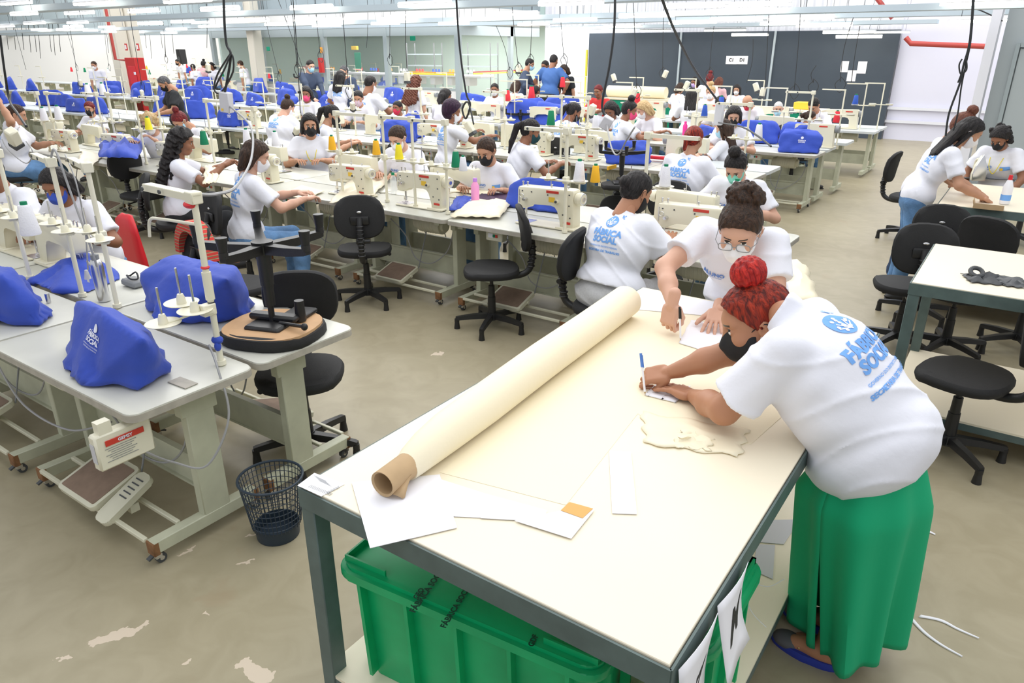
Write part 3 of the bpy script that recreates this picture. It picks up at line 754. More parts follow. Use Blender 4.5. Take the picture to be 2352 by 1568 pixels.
def stand_build(far=False, lampish=0):
    m = MB(); P_ = .76
    if far:
        m.cyl((0, 0, -.02), (0, 0, .74), .011, seg=6).box((-.15, 0, .735), (.32, .022, .018)).box((0, -.02, .40), (.36, .03, .014))
        for x in (-.13, .13): m.lathe([(.058, .41), (.06, .417), (.01, .42)], (x, -.03, 0), 10)
        o = m.build('thread_stand', M['cream_paint']); return tag(o, 'x', 'thread stand')
    t = thing('thread_stand', 'x', 'thread stand')
    m.cyl((0, 0, -.03), (0, 0, .76), .0125, seg=12).cyl((0, 0, -.0), (0, 0, .02), .022, seg=12); m.build('pole', M['cream_paint'], t)
    m = MB(); m.box((-.17, 0, .745), (.38, .035, .006), bev=.002).box((-.17, .016, .735), (.38, .004, .024)).box((-.17, -.016, .735), (.38, .004, .024)).box((0, 0, .735), (.05, .05, .05), bev=.004).mat(1)
    for x in (-.33, -.2): m.cyl((x, -.018, .735), (x, -.022, .735), .009, seg=10)
    m.build('guide_arm', [M['cream_paint'], M['dark_grey']], t)
    m = MB(); m.box((0, -.02, .385), (.34, .03, .012), bev=.002).box((0, 0, .39), (.04, .045, .05), bev=.004).box((-.13, -.03, .385), (.03, .07, .01)).box((.13, -.03, .385), (.03, .07, .01)); m.build('spool_arm', M['cream_paint'], t)
    for x in (-.13, .13):
        m = MB(); m.lathe([(.02, .388), (.064, .398), (.066, .401), (.062, .402), (.02, .395), (.018, .42), (.012, .43)], (x, -.035, 0), 24); d = m.build('spool_disc', M['cream_paint'], t)
        m = MB(); m.cyl((x, -.035, .42), (x, -.035, .52), .004, seg=6); m.build('spool_pin', M['chrome'], d)
    return t
def cone_build(col):
    t = thing('thread_cone', 'x', 'thread')
    MB().lathe([(.005, .0), (.036, .0), (.038, .006), (.024, .115), (.021, .12), (.012, .121)], seg=20).build('wound_thread', M[col], t)
    MB().lathe([(.018, -.002), (.013, .134), (.009, .134)], seg=12).build('cone_core', M['thread_green' if col != 'thread_green' else 'cream_paint'], t)
    return t
def chair_build():
    t = thing('office_chair', 'x', 'chair')
    sq = lambda w1, d1, n=28, p=2.6: [(w1*abs(math.cos(a))**(2/p)*(1 if math.cos(a) > 0 else -1), d1*abs(math.sin(a))**(2/p)*(1 if math.sin(a) > 0 else -1)) for a in [2*PI*i/n for i in range(n)]]
    def pad(w1, d1, th, mtx, bend=0, p=2.6):
        m = MB(); R = []
        for s_, z in ((.86, -th/2), (.97, -th*.42), (1, -th*.1), (1, th*.15), (.95, th*.42), (.8, th*.5)):
            R.append([mtx @ V((x, y, z+bend*(x/w1)**2-.012*(y/d1 > .6)*(y/d1))) for x, y in sq(w1*s_, d1*s_, p=p)])
        return m.loft(R)
    m = pad(.225, .215, .06, Matrix.Translation((0, 0, .475)), .0); m.build('seat', M['black_fabric'], t)
    m = pad(.20, .175, .045, Matrix.Translation((0, -.235, .80)) @ Matrix.Rotation(PI/2-.12, 4, 'X'), .035); bk = m.build('backrest', M['black_fabric'], t)
    m = MB(); m.ball((0, -.271, .845), .02, (1, .3, .5)); m.build('logo_badge', M['chrome'], bk)
    m = MB(); m.box((0, -.275, .78), (.15, .022, .07), bev=.012, seg=2); m.tube(spline([(0, -.28, .80), (0, -.31, .70), (0, -.315, .58), (0, -.29, .47), (0, -.2, .425), (0, -.05, .425)], 5), .024, 10)
    for k in range(9): z = .74-k*.03; m.torus((0, -.305-.01*(k > 2)*(k < 7), z), .026, .006, (0, 0, 0), 14, 5)
    m.box((0, -.31, .62), (.07, .05, .05), bev=.01); m.cyl((.03, -.315, .62), (.075, -.315, .62), .017, seg=10)
    m.build('back_support', M['black_plastic'], t)
    m = MB(); m.box((0, 0, .435), (.18, .2, .03), bev=.01).cyl((.05, .02, .42), (.19, .06, .41), .008, seg=8).ball((.2, .062, .41), .016); m.build('seat_plate', M['black_plastic'], t)
    m = MB(); m.cyl((0, 0, .10), (0, 0, .26), .034, .030, seg=16).cyl((0, 0, .26), (0, 0, .35), .026, .024, seg=16).cyl((0, 0, .35), (0, 0, .43), .014, seg=12); m.build('gas_column', M['black_plastic'], t)
    MB().cyl((0, 0, .075), (0, 0, .13), .048, .04, seg=16).build('hub', M['black_plastic'], t)
    for k in range(5):
        a = .3+2*PI*k/5; d = V((math.cos(a), math.sin(a), 0)); l = MB(); m4 = Matrix.Rotation(a, 4, 'Z')
        l.loft([[m4 @ V((x, y, z)) for y, z in ((-w1, zc-h1), (w1, zc-h1), (w1*.8, zc+h1), (-w1*.8, zc+h1))] for x, zc, w1, h1 in ((.03, .105, .026, .02), (.16, .098, .021, .018), (.27, .085, .018, .015), (.285, .082, .017, .013))])
        lg = l.build('base_leg', M['black_plastic'], t, angle=30)
        q = d*.275; MB().cyl((q.x, q.y, 0), (q.x, q.y, .06), .024, .017, seg=14).cyl((q.x, q.y, .055), (q.x, q.y, .08), .019, seg=12).build('glide', M['black_plastic'], lg)
    return t
def chair(loc, rz, label, group='black swivel chairs with five-star bases'):
    c = proto('chair', chair_build); put(c, (loc[0], loc[1], 0), rz, label, group); return c
def cover_obj(pts, seed=0, name='machine_cover', sub=2, amp=.008, mkey='cover_blue', loc=(0, 0, 0)):
    """cloth hood: taut hull over the machine with creases and a gathered hem"""
    bm = bmesh.new()
    for p in pts: bm.verts.new(p)
    r = bmesh.ops.convex_hull(bm, input=bm.verts[:])
    bmesh.ops.delete(bm, geom=[g for g in r['geom_interior'] if isinstance(g, bmesh.types.BMVert)], context='VERTS') if r['geom_interior'] else None
    bmesh.ops.triangulate(bm, faces=bm.faces)
    for _ in range(sub+1):
        es = [e for e in bm.edges if e.calc_length() > .05]
        if es: bmesh.ops.subdivide_edges(bm, edges=es, cuts=1, use_grid_fill=True); bmesh.ops.triangulate(bm, faces=bm.faces)
    for _ in range(1): bmesh.ops.smooth_vert(bm, verts=bm.verts, factor=.5, use_axis_x=True, use_axis_y=True, use_axis_z=True)
    bm.normal_update(); z0 = min(v.co.z for v in bm.verts); z1 = max(v.co.z for v in bm.verts); rs = random.Random(seed); ph = [rs.random()*6 for _ in range(6)]
    cx = sum(v.co.x for v in bm.verts)/len(bm.verts); cy = sum(v.co.y for v in bm.verts)/len(bm.verts)
    for v in bm.verts:
        c = v.co; t_ = (c.z-z0)/(z1-z0); a = math.atan2(c.y-cy, c.x-cx)
        w1 = amp*(1.2-.7*t_)*(math.sin(5*a+ph[0]+3*t_)+.7*math.sin(11*a+ph[1]-4*t_))
        w2 = amp*.8*math.sin(c.z*45+8*c.x+ph[2]+2*math.sin(a*3+ph[3]))*max(0, .9-t_)
        v.co += v.normal*(w1+w2)
        if t_ < .12: v.co += V((c.x-cx, c.y-cy, 0))*.06*(1+.5*math.sin(9*a+ph[4]))
        v.co.z = max(v.co.z, z0)
    for f in bm.faces: f.smooth = True
    me = bpy.data.meshes.new(name); bm.to_mesh(me); bm.free()
    return link(name, me, M[mkey], None, loc)
def cover_std(k):
    rs = random.Random(k*7+1); j = lambda s_: rs.uniform(-s_, s_)
    p = [(-.27, -.15, 0), (.3, -.15, 0), (.3, .17, 0), (-.27, .17, 0), (-.30, -.1, .12), (.33, -.1, .12), (.3, .12, .1), (-.27, -.06, .31+j(.05)), (-.24, .06, .32+j(.04)), (.28, -.07, .30+j(.05)), (.27, .07, .33+j(.05)), (.0+j(.1), 0, .35+j(.03)), (-.38 if k % 3 == 0 else -.3, 0, .2), (.36, .02, .24)]
    if k % 4 == 2: p += [(-.3, 0, .42)]
    o = cover_obj(p, k, amp=.011)
    L = [(shift(textmesh('FÁBRICA', .03, .001), 0, .02), 0), (shift(textmesh('SOCIAL', .03, .001), 0, -.006), 0), (disc(.022, 12, 0, .062), 0)]
    stamp('printed_logo', L, o, o, (.05, -.1, .17), (1, 0, 0), (0, .12, 1), .006, M['ink_white'], .04)
    return tag(o, 'x', 'machine cover')
def lamp_head(t, p, d, s_=1):
    pass
def cable(name, pts, r, label, m='cable', group='power cables hanging from the ceiling trays', cat='cable', ms=6, n=6):
    o = MB().tube(spline(pts, n), r, ms).build(name, M[m]); return tag(o, label, cat, group)

_T = ['', 'first', 'second', 'third', 'fourth', 'fifth', 'sixth', 'seventh', 'eighth', 'ninth', 'tenth', 'eleventh', 'twelfth', 'thirteenth', 'fourteenth', 'fifteenth', 'sixteenth', 'seventeenth', 'eighteenth', 'nineteenth', 'twentieth']
ORD = ['rightmost']+[(_T[n] if n <= 20 else ('twenty ' if n < 30 else 'thirtieth' if n == 30 else 'thirty ' if n < 40 else 'fortieth' if n == 40 else 'forty ')+(_T[n % 10] if n % 10 else ''))+' from right' for n in range(2, 50)]
REG = []   # (object, kind text, row text, group)
def reg(o, what, row, group): REG.append((o, what, row, group)); return o
def finish_labels():
    d = {}
    for r in REG: d.setdefault((r[1], r[2]), []).append(r)
    for (what, row), L in d.items():
        L.sort(key=lambda r: -r[0].location.x)
        for i, r in enumerate(L):
            rw_ = row[3:] if row.startswith('in ') else row; rw_ = rw_[4:] if rw_.startswith('the ') else rw_
            r[0]['label'] = ('%s, %s' % (what, rw_)) if len(L) == 1 else '%s, %s, %s' % (what, rw_, ORD[min(i, len(ORD)-1)]); r[0]['group'] = r[3]
# ------------------------------------------------------------ the hall
def struct(name, m, mt, smooth=False):
    o = m.build(name, mt, smooth=smooth); o['kind'] = 'structure'; return o
def floor_mat():
    m = bpy.data.materials.new('polished_concrete'); m.use_nodes = True; nt = m.node_tree; n = nt.nodes; L = nt.links; b = n['Principled BSDF']
    b.inputs['Roughness'].default_value = .38; b.inputs['Specular IOR Level'].default_value = .45
    tc = n.new('ShaderNodeTexCoord')
    def noise(sc, det=6, dist=0):
        t = n.new('ShaderNodeTexNoise'); t.inputs['Scale'].default_value = sc; t.inputs['Detail'].default_value = det; t.inputs['Distortion'].default_value = dist
        L.new(tc.outputs['Object'], t.inputs['Vector']); return t
    def ramp(src, p0, c0, p1, c1):
        r = n.new('ShaderNodeValToRGB'); r.color_ramp.elements[0].position = p0; r.color_ramp.elements[1].position = p1
        r.color_ramp.elements[0].color = (*c0, 1); r.color_ramp.elements[1].color = (*c1, 1); L.new(src, r.inputs[0]); return r
    def mix(f, a, c, k=None):
        x = n.new('ShaderNodeMix'); x.data_type = 'RGBA'
        if k is not None: x.inputs[0].default_value = k
        else: L.new(f, x.inputs[0])
        L.new(a, x.inputs[6])
        if isinstance(c, tuple): x.inputs[7].default_value = (*c, 1)
        else: L.new(c, x.inputs[7])
        return x.outputs[2]
    base = ramp(noise(.55, 8, .6).outputs['Fac'], .3, (.32, .275, .18), .7, (.41, .365, .25)).outputs[0]
    fine = ramp(noise(5, 8, 1.2).outputs['Fac'], .35, (.29, .25, .16), .65, (.42, .37, .26)).outputs[0]
    col = mix(None, base, fine, .35)
    rust = ramp(noise(1.7, 8, 1).outputs['Fac'], .64, (0, 0, 0), .74, (1, 1, 1)).outputs[0]
    sc = n.new('ShaderNodeMath'); sc.operation = 'MULTIPLY'; sc.inputs[1].default_value = .35; L.new(rust, sc.inputs[0])
    col = mix(sc.outputs[0], col, (.33, .20, .11))
    # chipped pale patches, each placed where the coating has worn away
    for (px, py, rx, ry, th) in ((270, 1458, .10, .022, .5), (590, 1545, .085, .035, -.5), (150, 1510, .035, .012, .3), (428, 1265, .05, .012, .9), (1008, 812, .05, .03, .4), (575, 1230, .03, .008, .5), (470, 1408, .015, .006, 0), (565, 1290, .03, .01, .4), (425, 1520, .015, .01, .3), (1750, 545, .25, .02, 1)):
        c = onZ(px, py, 0); mp = n.new('ShaderNodeMapping'); mp.vector_type = 'TEXTURE'; mp.inputs['Location'].default_value = (c.x, c.y, 0); mp.inputs['Rotation'].default_value = (0, 0, th+YAW); mp.inputs['Scale'].default_value = (rx, ry, 1)
        nz = noise(22, 3); w_ = n.new('ShaderNodeVectorMath'); w_.operation = 'MULTIPLY_ADD'; w_.inputs[1].default_value = (.09, .09, 0); L.new(nz.outputs['Color'], w_.inputs[0]); L.new(tc.outputs['Object'], w_.inputs[2])
        w2 = n.new('ShaderNodeVectorMath'); w2.operation = 'SUBTRACT'; w2.inputs[1].default_value = (.045, .045, 0); L.new(w_.outputs[0], w2.inputs[0]); L.new(w2.outputs[0], mp.inputs[0])
        ln = n.new('ShaderNodeVectorMath'); ln.operation = 'LENGTH'; fl = n.new('ShaderNodeVectorMath'); fl.operation = 'MULTIPLY'; fl.inputs[1].default_value = (1, 1, 0); L.new(mp.outputs[0], fl.inputs[0]); L.new(fl.outputs[0], ln.inputs[0])
        lt = n.new('ShaderNodeMath'); lt.operation = 'LESS_THAN'; lt.inputs[1].default_value = 1; L.new(ln.outputs['Value'], lt.inputs[0]); col = mix(lt.outputs[0], col, (.66, .56, .44))
    L.new(col, b.inputs['Base Color'])
    bu = n.new('ShaderNodeBump'); bu.inputs['Strength'].default_value = .08; L.new(noise(30).outputs['Fac'], bu.inputs['Height']); L.new(bu.outputs[0], b.inputs['Normal'])
    return m
struct('floor', MB().box((-20, 18, -.05), (60, 50, .1)), floor_mat())
WB = 19.85   # far wall line
def brickmat():
    m = mat('corrugated_white', (.86, .87, .93), .6); nt = m.node_tree; n = nt.nodes; L = nt.links
    tc = n.new('ShaderNodeTexCoord'); w_ = n.new('ShaderNodeTexWave'); w_.inputs['Scale'].default_value = 1.6; L.new(tc.outputs['Object'], w_.inputs[0])
    bu = n.new('ShaderNodeBump'); bu.inputs['Distance'].default_value = .03; L.new(w_.outputs['Fac'], bu.inputs['Height']); L.new(bu.outputs[0], n['Principled BSDF'].inputs['Normal']); return m
CW = brickmat()
a0 = onB(1350, 200, WB).x; a1 = onB(2024, 316, WB).x; ag = onB(1252, 150, WB).x
struct('wall_back', MB().box((ag+(7-ag)/2, WB+.35, 3.2), (7-ag, .2, 6.4)), CW)
bw = MB(); bw.box(((a0+a1)/2, WB, 1.22), (a1-a0, .06, 2.44)); bw = bw.build('display_panel', M['black_wall'], smooth=False)
tag(bw, 'long black partition wall behind the farthest sewing rows', 'partition')
for i, px in enumerate((1565, 1780)):
    x = onB(px, 100, WB).x; tag(MB().box((x, WB-.05, 1.22), (.05, .05, 2.44)).build('partition_post', M['tray_steel']), ('thin metal post splitting the black partition behind the cream fabric roll', 'thin metal post splitting the black partition right of the paired white notices')[i], 'post', 'metal posts on the black partition')
tag(MB().box((a0-.06, WB-.02, 1.0), (.05, .05, 2.0)).build('edge_strip', M['yellow_paint']), 'thin yellow strip at the left edge of the black partition', 'strip')
def sheet(name, px, py, w_, h_, label, txt=None, group=None, m='paper'):
    p = onB(px, py, WB-.035); t = tag(MB().box((p.x, WB-.04, p.z), (w_, .004, h_)).build(name, M[m]), label, 'notice', group)
    if txt:
        me = textmesh(txt, h_*.55, .004); me.transform(Matrix.Translation((p.x, WB-.045, p.z)) @ Matrix.Rotation(PI/2, 4, 'X')); link('notice_text', me, M['ink_black'], t)
    return t
sheet('notice', 1680, 138, .29, .2, 'white notice reading C1, left of the pair on the black wall', 'C1', 'paper notices on the black wall')
sheet('notice', 1705, 138, .29, .2, 'white notice reading D1, right of the pair on the black wall', 'D1', 'paper notices on the black wall')
sheet('notice', 1940, 153, .17, .25, 'torn pale notice, upper left of the three on the black wall', None, 'paper notices on the black wall')
sheet('notice', 1980, 155, .2, .27, 'pale notice with a white centre, rightmost of the three on the black wall', None, 'paper notices on the black wall')
sheet('notice', 1956, 174, .2, .25, 'pale notice hung lowest of the three on the black wall', None, 'paper notices on the black wall')
# right end: white wall, red pipe, frame, grey partition
xr = onB(2270, 250, 20).x
struct('wall_end', MB().box((a1+.01+4, WB+.2, 3.2), (8, .1, 6.4)), M['lilac_wall'])
struct('trim_1', MB().box((a1+3, WB+.1, .72), (6, .04, .06)).box((a1+3, WB+.1, .42), (6, .04, .06)), M['wall_white'])
p = onB(2092, 100, 18.6); q = onB(2272, 107, 18.6)
m = MB(); m.tube([(p.x-.12, 18.6, p.z+.12), (p.x, 18.6, p.z), (q.x, 18.6, q.z)], .055, 10); tag(m.build('fire_pipe', M['pipe_red']), 'red pipe running across the white end wall', 'pipe')
a_, c_ = onB(2008, -12, 19.3), onB(2050, 42, 19.3)
tag(MB().tube([a_, c_], .05, 8).build('fire_pipe', M['pipe_red']), 'short slanting red pipe high above the black partition', 'pipe')
def vbar(px0, py0, px1, b0, w_, dd, z0, z1, name, mk):
    p = onB(px0, py0, b0); return struct(name, MB().box((p.x, b0, (z0+z1)/2), (w_, dd, z1-z0)), mk)
p = onB(2275, 110, 13.2); xg = p.x
struct('trim_2', MB().box((xg, 13.2, 1.6), (.12, .5, 3.2)).box((xg-1.2, 13.3, 3.15), (2.5, .3, .1)), M['wall_white'])
struct('wall_right', MB().box((xg+.12+3, 13.3, 3.2), (6, .1, 6.4)), M['grey_wall'])
struct('door_1', MB().box((xg+.32+1.1, 13.22, 1.02), (2.1, .05, 2.04)).mat(1).box((xg+.33, 13.2, 1.05), (.05, .07, 2.12)).box((xg+1.53, 13.198, 2.09), (2.34, .072, .06)), [M['grey_wall'], M['steel_grey']])
m = MB(); m.tube(spline([(xg+.08, 13.1, 2.4), (xg-.5, 13.1, 2.62), (xg-1.6, 13.1, 2.6), (xg-2.8, 13.1, 2.62)], 5), .01, 6); tag(m.build('wall_cable', M['cable']), 'thin black cable strung across the white end wall', 'cable')
# glass room on the left: facade parallel to the rows, then a return towards the back wall
GC = V((onB(1052, 95, 16.0).x, 16.0, 0)); gx0 = GC.x-10.8
xret = GC.x
g = MB()
BH, BT = 2.36, 2.62
g.box(((gx0+GC.x)/2, 16, (BH+BT)/2), (GC.x-gx0, .12, BT-BH)).box((GC.x, (16+WB)/2, (BH+BT)/2), (.12, WB-16, BT-BH))
for x in (gx0, gx0+2.6, gx0+5.6, gx0+8.2, GC.x): g.box((x, 16, BT/2), (.14, .14, BT))
g.box((GC.x, 18.4, BT/2), (.12, .14, BT)).box(((gx0+GC.x)/2, 16, 1.0), (GC.x-gx0, .06, .06))
struct('window_1', g, M['steel_grey'])
struct('wall_glassroom_upper', MB().box(((gx0+GC.x)/2, 16.02, BT+.22), (GC.x-gx0, .1, .44)).box((GC.x+.02, (16+WB)/2, BT+.22), (.1, WB-16, .44)).mat(1).box(((gx0+GC.x)/2, 16.02, BT+2.14), (GC.x-gx0, .1, 3.4)).box((GC.x+.02, (16+WB)/2, BT+2.14), (.1, WB-16, 3.4)), [M['wall_warm'], M['upper_grey']])
struct('wall_glassroom_lower', MB().box(((gx0+GC.x)/2, 16.02, .5), (GC.x-gx0, .08, 1.0)), M['wall_warm'])
struct('window_2', MB().box(((gx0+GC.x)/2, 16, 1.7), (GC.x-gx0, .01, 1.35)).box((GC.x, 17.2, 1.2), (.01, 2.2, 2.35)), M['glass'])
struct('wall_glassroom_back', MB().box(((gx0+ag)/2, 22.5, 3.2), (ag-gx0, .1, 6.4)).box((gx0, 19.5, 1.6), (.1, 6.5, 3.2)), M['pale_green_wall'])
struct('wall_return', MB().box((ag, 21.2, 3.2), (.1, 2.6, 6.4)), M['wall_white'])
struct('ceiling_glassroom', MB().box(((gx0+ag)/2, 19.3, 2.75), (ag-gx0, 6.4, .06)), M['wall_warm'])
# far left walls
struct('wall_far', MB().box((-34, 30, 1.5), (46, .2, 3.0)).mat(1).box((-34, 30, 4.7), (46, .2, 3.4)), [M['wall_warm'], M['upper_grey']])
struct('wall_left', MB().box((-44, 12, 1.5), (.2, 40, 3.0)).mat(1).box((-44, 12, 4.7), (.2, 40, 3.4)), [M['wall_warm'], M['upper_grey']])
def column(px, b_, w_, label, mk='column', d_=None):
    p = onB(px, 150, b_); return tag(MB().box((p.x, b_, 3), (w_, d_ or w_, 6), bev=.02).build('concrete_column', M[mk]), label, 'column', 'square concrete columns')
column(283, 13.2, .42, 'tall beige concrete column carrying framed notices beside the red cabinet')
column(315, 13.6, .36, 'beige concrete column right behind the one with framed notices')
column(592, 15.6, .34, 'pale concrete column left of the glass room')
column(80, 20, .5, 'weathered concrete column on the far left by hanging cords')
# red cabinet, pipe, notices, speaker
p = onB(322, 210, 12.4)
t = thing('red_cabinet', 'tall red hose cabinet beside the beige column', 'cabinet', (p.x, 12.4, 0))
MB().box((0, 0, .9), (.55, .3, 1.76), bev=.01).build('cabinet_body', M['red_paint'], t); MB().box((.06, -.16, 1.3), (.4, .01, .5), bev=.004).mat(1).box((.2, -.17, 1.35), (.1, .01, .08)).build('cabinet_door', [M['red_plastic'], M['paper']], t)
x0, x1 = onB(255, 40, 12.4).x, onB(270, 150, 12.4).x
tag(MB().tube([(x1-.05, 12.4, 5.5), (x1-.05, 12.4, 1.72), (p.x-.2, 12.4, 1.70)], .045, 10).build('fire_pipe', M['pipe_red']), 'vertical red pipe running down to the red cabinet', 'pipe')
for px, lb in ((286, 'white framed notice with red border, left of two on the columns'), (313, 'red framed notice, right of two on the columns')):
    q = onB(px, 108, 12.9); t = thing('framed_notice', lb, 'sign', (q.x, 12.95, q.z), 0, 'framed notices on the columns')
    MB().box((0, 0, 0), (.12, .02, .2)).build('frame', M['red_paint'], t); MB().box((0, -.012, 0), (.07, .01, .12)).build('sheet', M['paper'], t)
q = onB(417, 130, 20); t = thing('loudspeaker', 'black loudspeaker box standing against the far white wall', 'speaker', (q.x, 20, q.z-.3))
MB().box((0, 0, .3), (.32, .3, .62), bev=.02).build('speaker_body', M['speaker_black'], t); MB().cyl((0, -.151, .2), (0, -.16, .2), .11, seg=20).build('speaker_cone', M['dark_grey'], t)
MB().cyl((0, 0, 0), (0, 0, -(q.z-.32)), .02, seg=8).build('stand', M['cable'], t)
# things inside the glass room
def gthing(name, px, py, b_, w_, h_, mk, label, cat, d_=.1, group=None):
    q = onB(px, py, b_); return tag(MB().box((q.x, b_, q.z), (w_, d_, h_), bev=.01).build(name, M[mk]), label, cat, group)
gthing('banner', 822, 140, 17.5, .28, .5, 'green_cloth', 'green cloth banner hanging in the glass room', 'banner', .02)
gthing('folded_cloth', 815, 110, 18, .25, .12, 'label_yellow', 'yellow cloth above the green banner in the glass room', 'cloth', .1)
gthing('fire_extinguisher', 738, 150, 15.8, .13, .42, 'red_paint', 'red fire extinguisher on the post left of the green banner', 'extinguisher', .13)
gthing('sign', 738, 115, 15.85, .11, .16, 'label_orange', 'small orange sign above the fire extinguisher', 'sign', .02)
gthing('exit_sign', 948, 88, 15.8, .2, .12, 'green_cloth', 'small green exit sign on the glass room beam', 'sign', .02)
gthing('wall_sign', 616, 112, 15.4, .16, .12, 'green_cloth', 'small green sign on the pale column left of the glass room', 'sign', .02)
for i, (px, lb) in enumerate(((975, 'wire shelving rack in the glass room, left one behind the panes'), (1100, 'wire shelving rack in the glass room right of the corner post'))):
    q = onB(px, 130, 19.5); t = thing('wire_rack', lb, 'rack', (q.x, 19.5, 0), 0, 'wire racks in the glass room')
    m = MB()
    for x in (-.6, .6):
        for y in (-.2, .2): m.box((x, y, 1.1), (.03, .03, 2.2))
    m.build('uprights', M['mid_grey'], t)
    for z in (1.15, 1.5, 1.85): MB().box((0, 0, z), (1.2, .4, .03)).build('shelf', M['tray_steel'], t)
r_ = random.Random(4)
for i in range(12):
    x = gx0+2.0+i*.68; t = thing('embroidery_head', 'x', 'sewing machine', (x, 18.2, 1.0), 0, 'white machine heads in the glass room')
    MB().box((0, 0, .15), (.2, .4, .32), bev=.02).build('machine_body', M['wall_white'], t)
    k = ['thread_red', 'thread_blue', 'label_orange', 'thread_white'][i % 4]; m = MB()
    for j in range(3): m.cyl((-.12+j*.12, 0, .36), (-.12+j*.12, 0, .44), .04, .025, seg=8)
    m.build('thread_spool', M[k], t)
gthing('machine_table', 900, 170, 18.2, 7.8, .06, 'paper_grey', 'long table under the machine heads in the glass room', 'table', .7).location.z += 0
for px, lb in ((1100, 'low yellow and red striped barrier on the right glass panes'), (1075, 'x')):
    if lb == 'x': continue
    q = onB(1075, 172, 16); m = MB(); y0 = 16.6
    m.box((GC.x-.06, 18, q.z), (.02, 2.6, .04)).mat(1).box((GC.x-.06, 18, q.z+.045), (.02, 2.6, .03)); tag(m.build('stripe_tape', [M['yellow_paint'], M['red_paint']]), lb, 'tape')
    m = MB(); m.box((GC.x-.9, 15.92, q.z), (1.6, .02, .04)).mat(1).box((GC.x-.9, 15.92, q.z+.045), (1.6, .02, .03)); tag(m.build('stripe_tape', [M['yellow_paint'], M['label_orange']]), 'yellow and orange tape across the panes left of the corner post', 'tape')
# ------------------------------------------------------------ trays and lamps overhead
def tray(px0, py0, px1, py1, z, label, w_=.3, h_=.1, mk='tray_steel'):
    p, q = onZ_up(px0, py0, z), onZ_up(px1, py1, z)
    d = q-p; m = MB(); a = math.atan2(d.y, d.x); c = (p+q)/2
    m.box((0, 0, 0), (d.length, w_, .006)).box((0, w_/2, h_/2), (d.length, .006, h_)).box((0, -w_/2, h_/2), (d.length, .006, h_))
    o = m.build('cable_tray', M['perf'], None, c, (0, 0, a), smooth=False); return tag(o, label, 'cable tray', 'long steel cable trays overhead')
def onZ_up(px, py, z):
    a = (px-1176)/1650; b = (py-784)/1650; s, c = math.sin(PITCH), math.cos(PITCH)
    X, Y, Z = a, c-b*s, -(s+b*c)
    d = V((X*math.cos(YAW)-Y*math.sin(YAW), X*math.sin(YAW)+Y*math.cos(YAW), Z)); return EYE+d*((z-2.05)/Z)
pm = mat('perforated_steel', (.50, .57, .62), .45, metal=.1); M['perf'] = pm
nt = pm.node_tree; n = nt.nodes; tc = n.new('ShaderNodeTexCoord'); mp = n.new('ShaderNodeMapping'); mp.inputs['Scale'].default_value = (14, 14, 22); bk = n.new('ShaderNodeTexBrick'); bk.offset = 0
bk.inputs['Color1'].default_value = bk.inputs['Color2'].default_value = (.20, .26, .30, 1); bk.inputs['Mortar'].default_value = (.46, .54, .60, 1); bk.inputs['Mortar Size'].default_value = .14; bk.inputs['Scale'].default_value = 2
nt.links.new(tc.outputs['Object'], mp.inputs[0]); nt.links.new(mp.outputs[0], bk.inputs['Vector']); nt.links.new(bk.outputs[0], n['Principled BSDF'].inputs['Base Color'])
TR = [(5.6, 2.55, -16, 1.0), (8.4, 2.55, -24, 2.0), (12.0, 2.52, -32, 3.0), (15.4, 2.56, -40, -.5), (19.2, 2.54, -12, -2.2), (18.0, 2.6, -44, -21), (24, 2.7, -50, -22)]
for i, (b_, z_, xa, xb) in enumerate(TR):
    w1 = .3; m = MB(); L_ = xb-xa
    m.box((0, 0, 0), (L_, w1, .006)).box((0, w1/2, .04), (L_, .006, .08)).box((0, -w1/2, .04), (L_, .006, .08))
    o = m.build('cable_tray', M['perf'], None, ((xa+xb)/2, b_, z_), smooth=False)
    for k in range(int(L_/3)): MB().cyl((-L_/2+1+k*3, 0, .0), (-L_/2+1+k*3, 0, 3.0), .008, seg=4).build('hanger_rod', M['mid_grey'], o)
    tag(o, 'long perforated steel cable tray overhead, %s one counted from the front' % ['nearest', 'second', 'third', 'fourth', 'fifth', 'sixth', 'farthest'][i], 'cable tray', 'steel cable trays overhead')
def light_build():
    t = thing('tube_light', 'x', 'light')
    MB().box((0, 0, .045), (1.22, .16, .05), bev=.012, taper=(1, .5)).build('fixture_housing', M['fixture'], t)
    for y in (-.04, .04): MB().cyl((-.6, y, .0), (.6, y, .0), .021, seg=8).build('tube', M['tube'], t)
    MB().cyl((-.45, 0, .06), (-.45, 0, 1.6), .004, seg=4).cyl((.45, 0, .06), (.45, 0, 1.6), .004, seg=4).build('suspension_wire', M['cable'], t)
    return t
LIGHTS = []
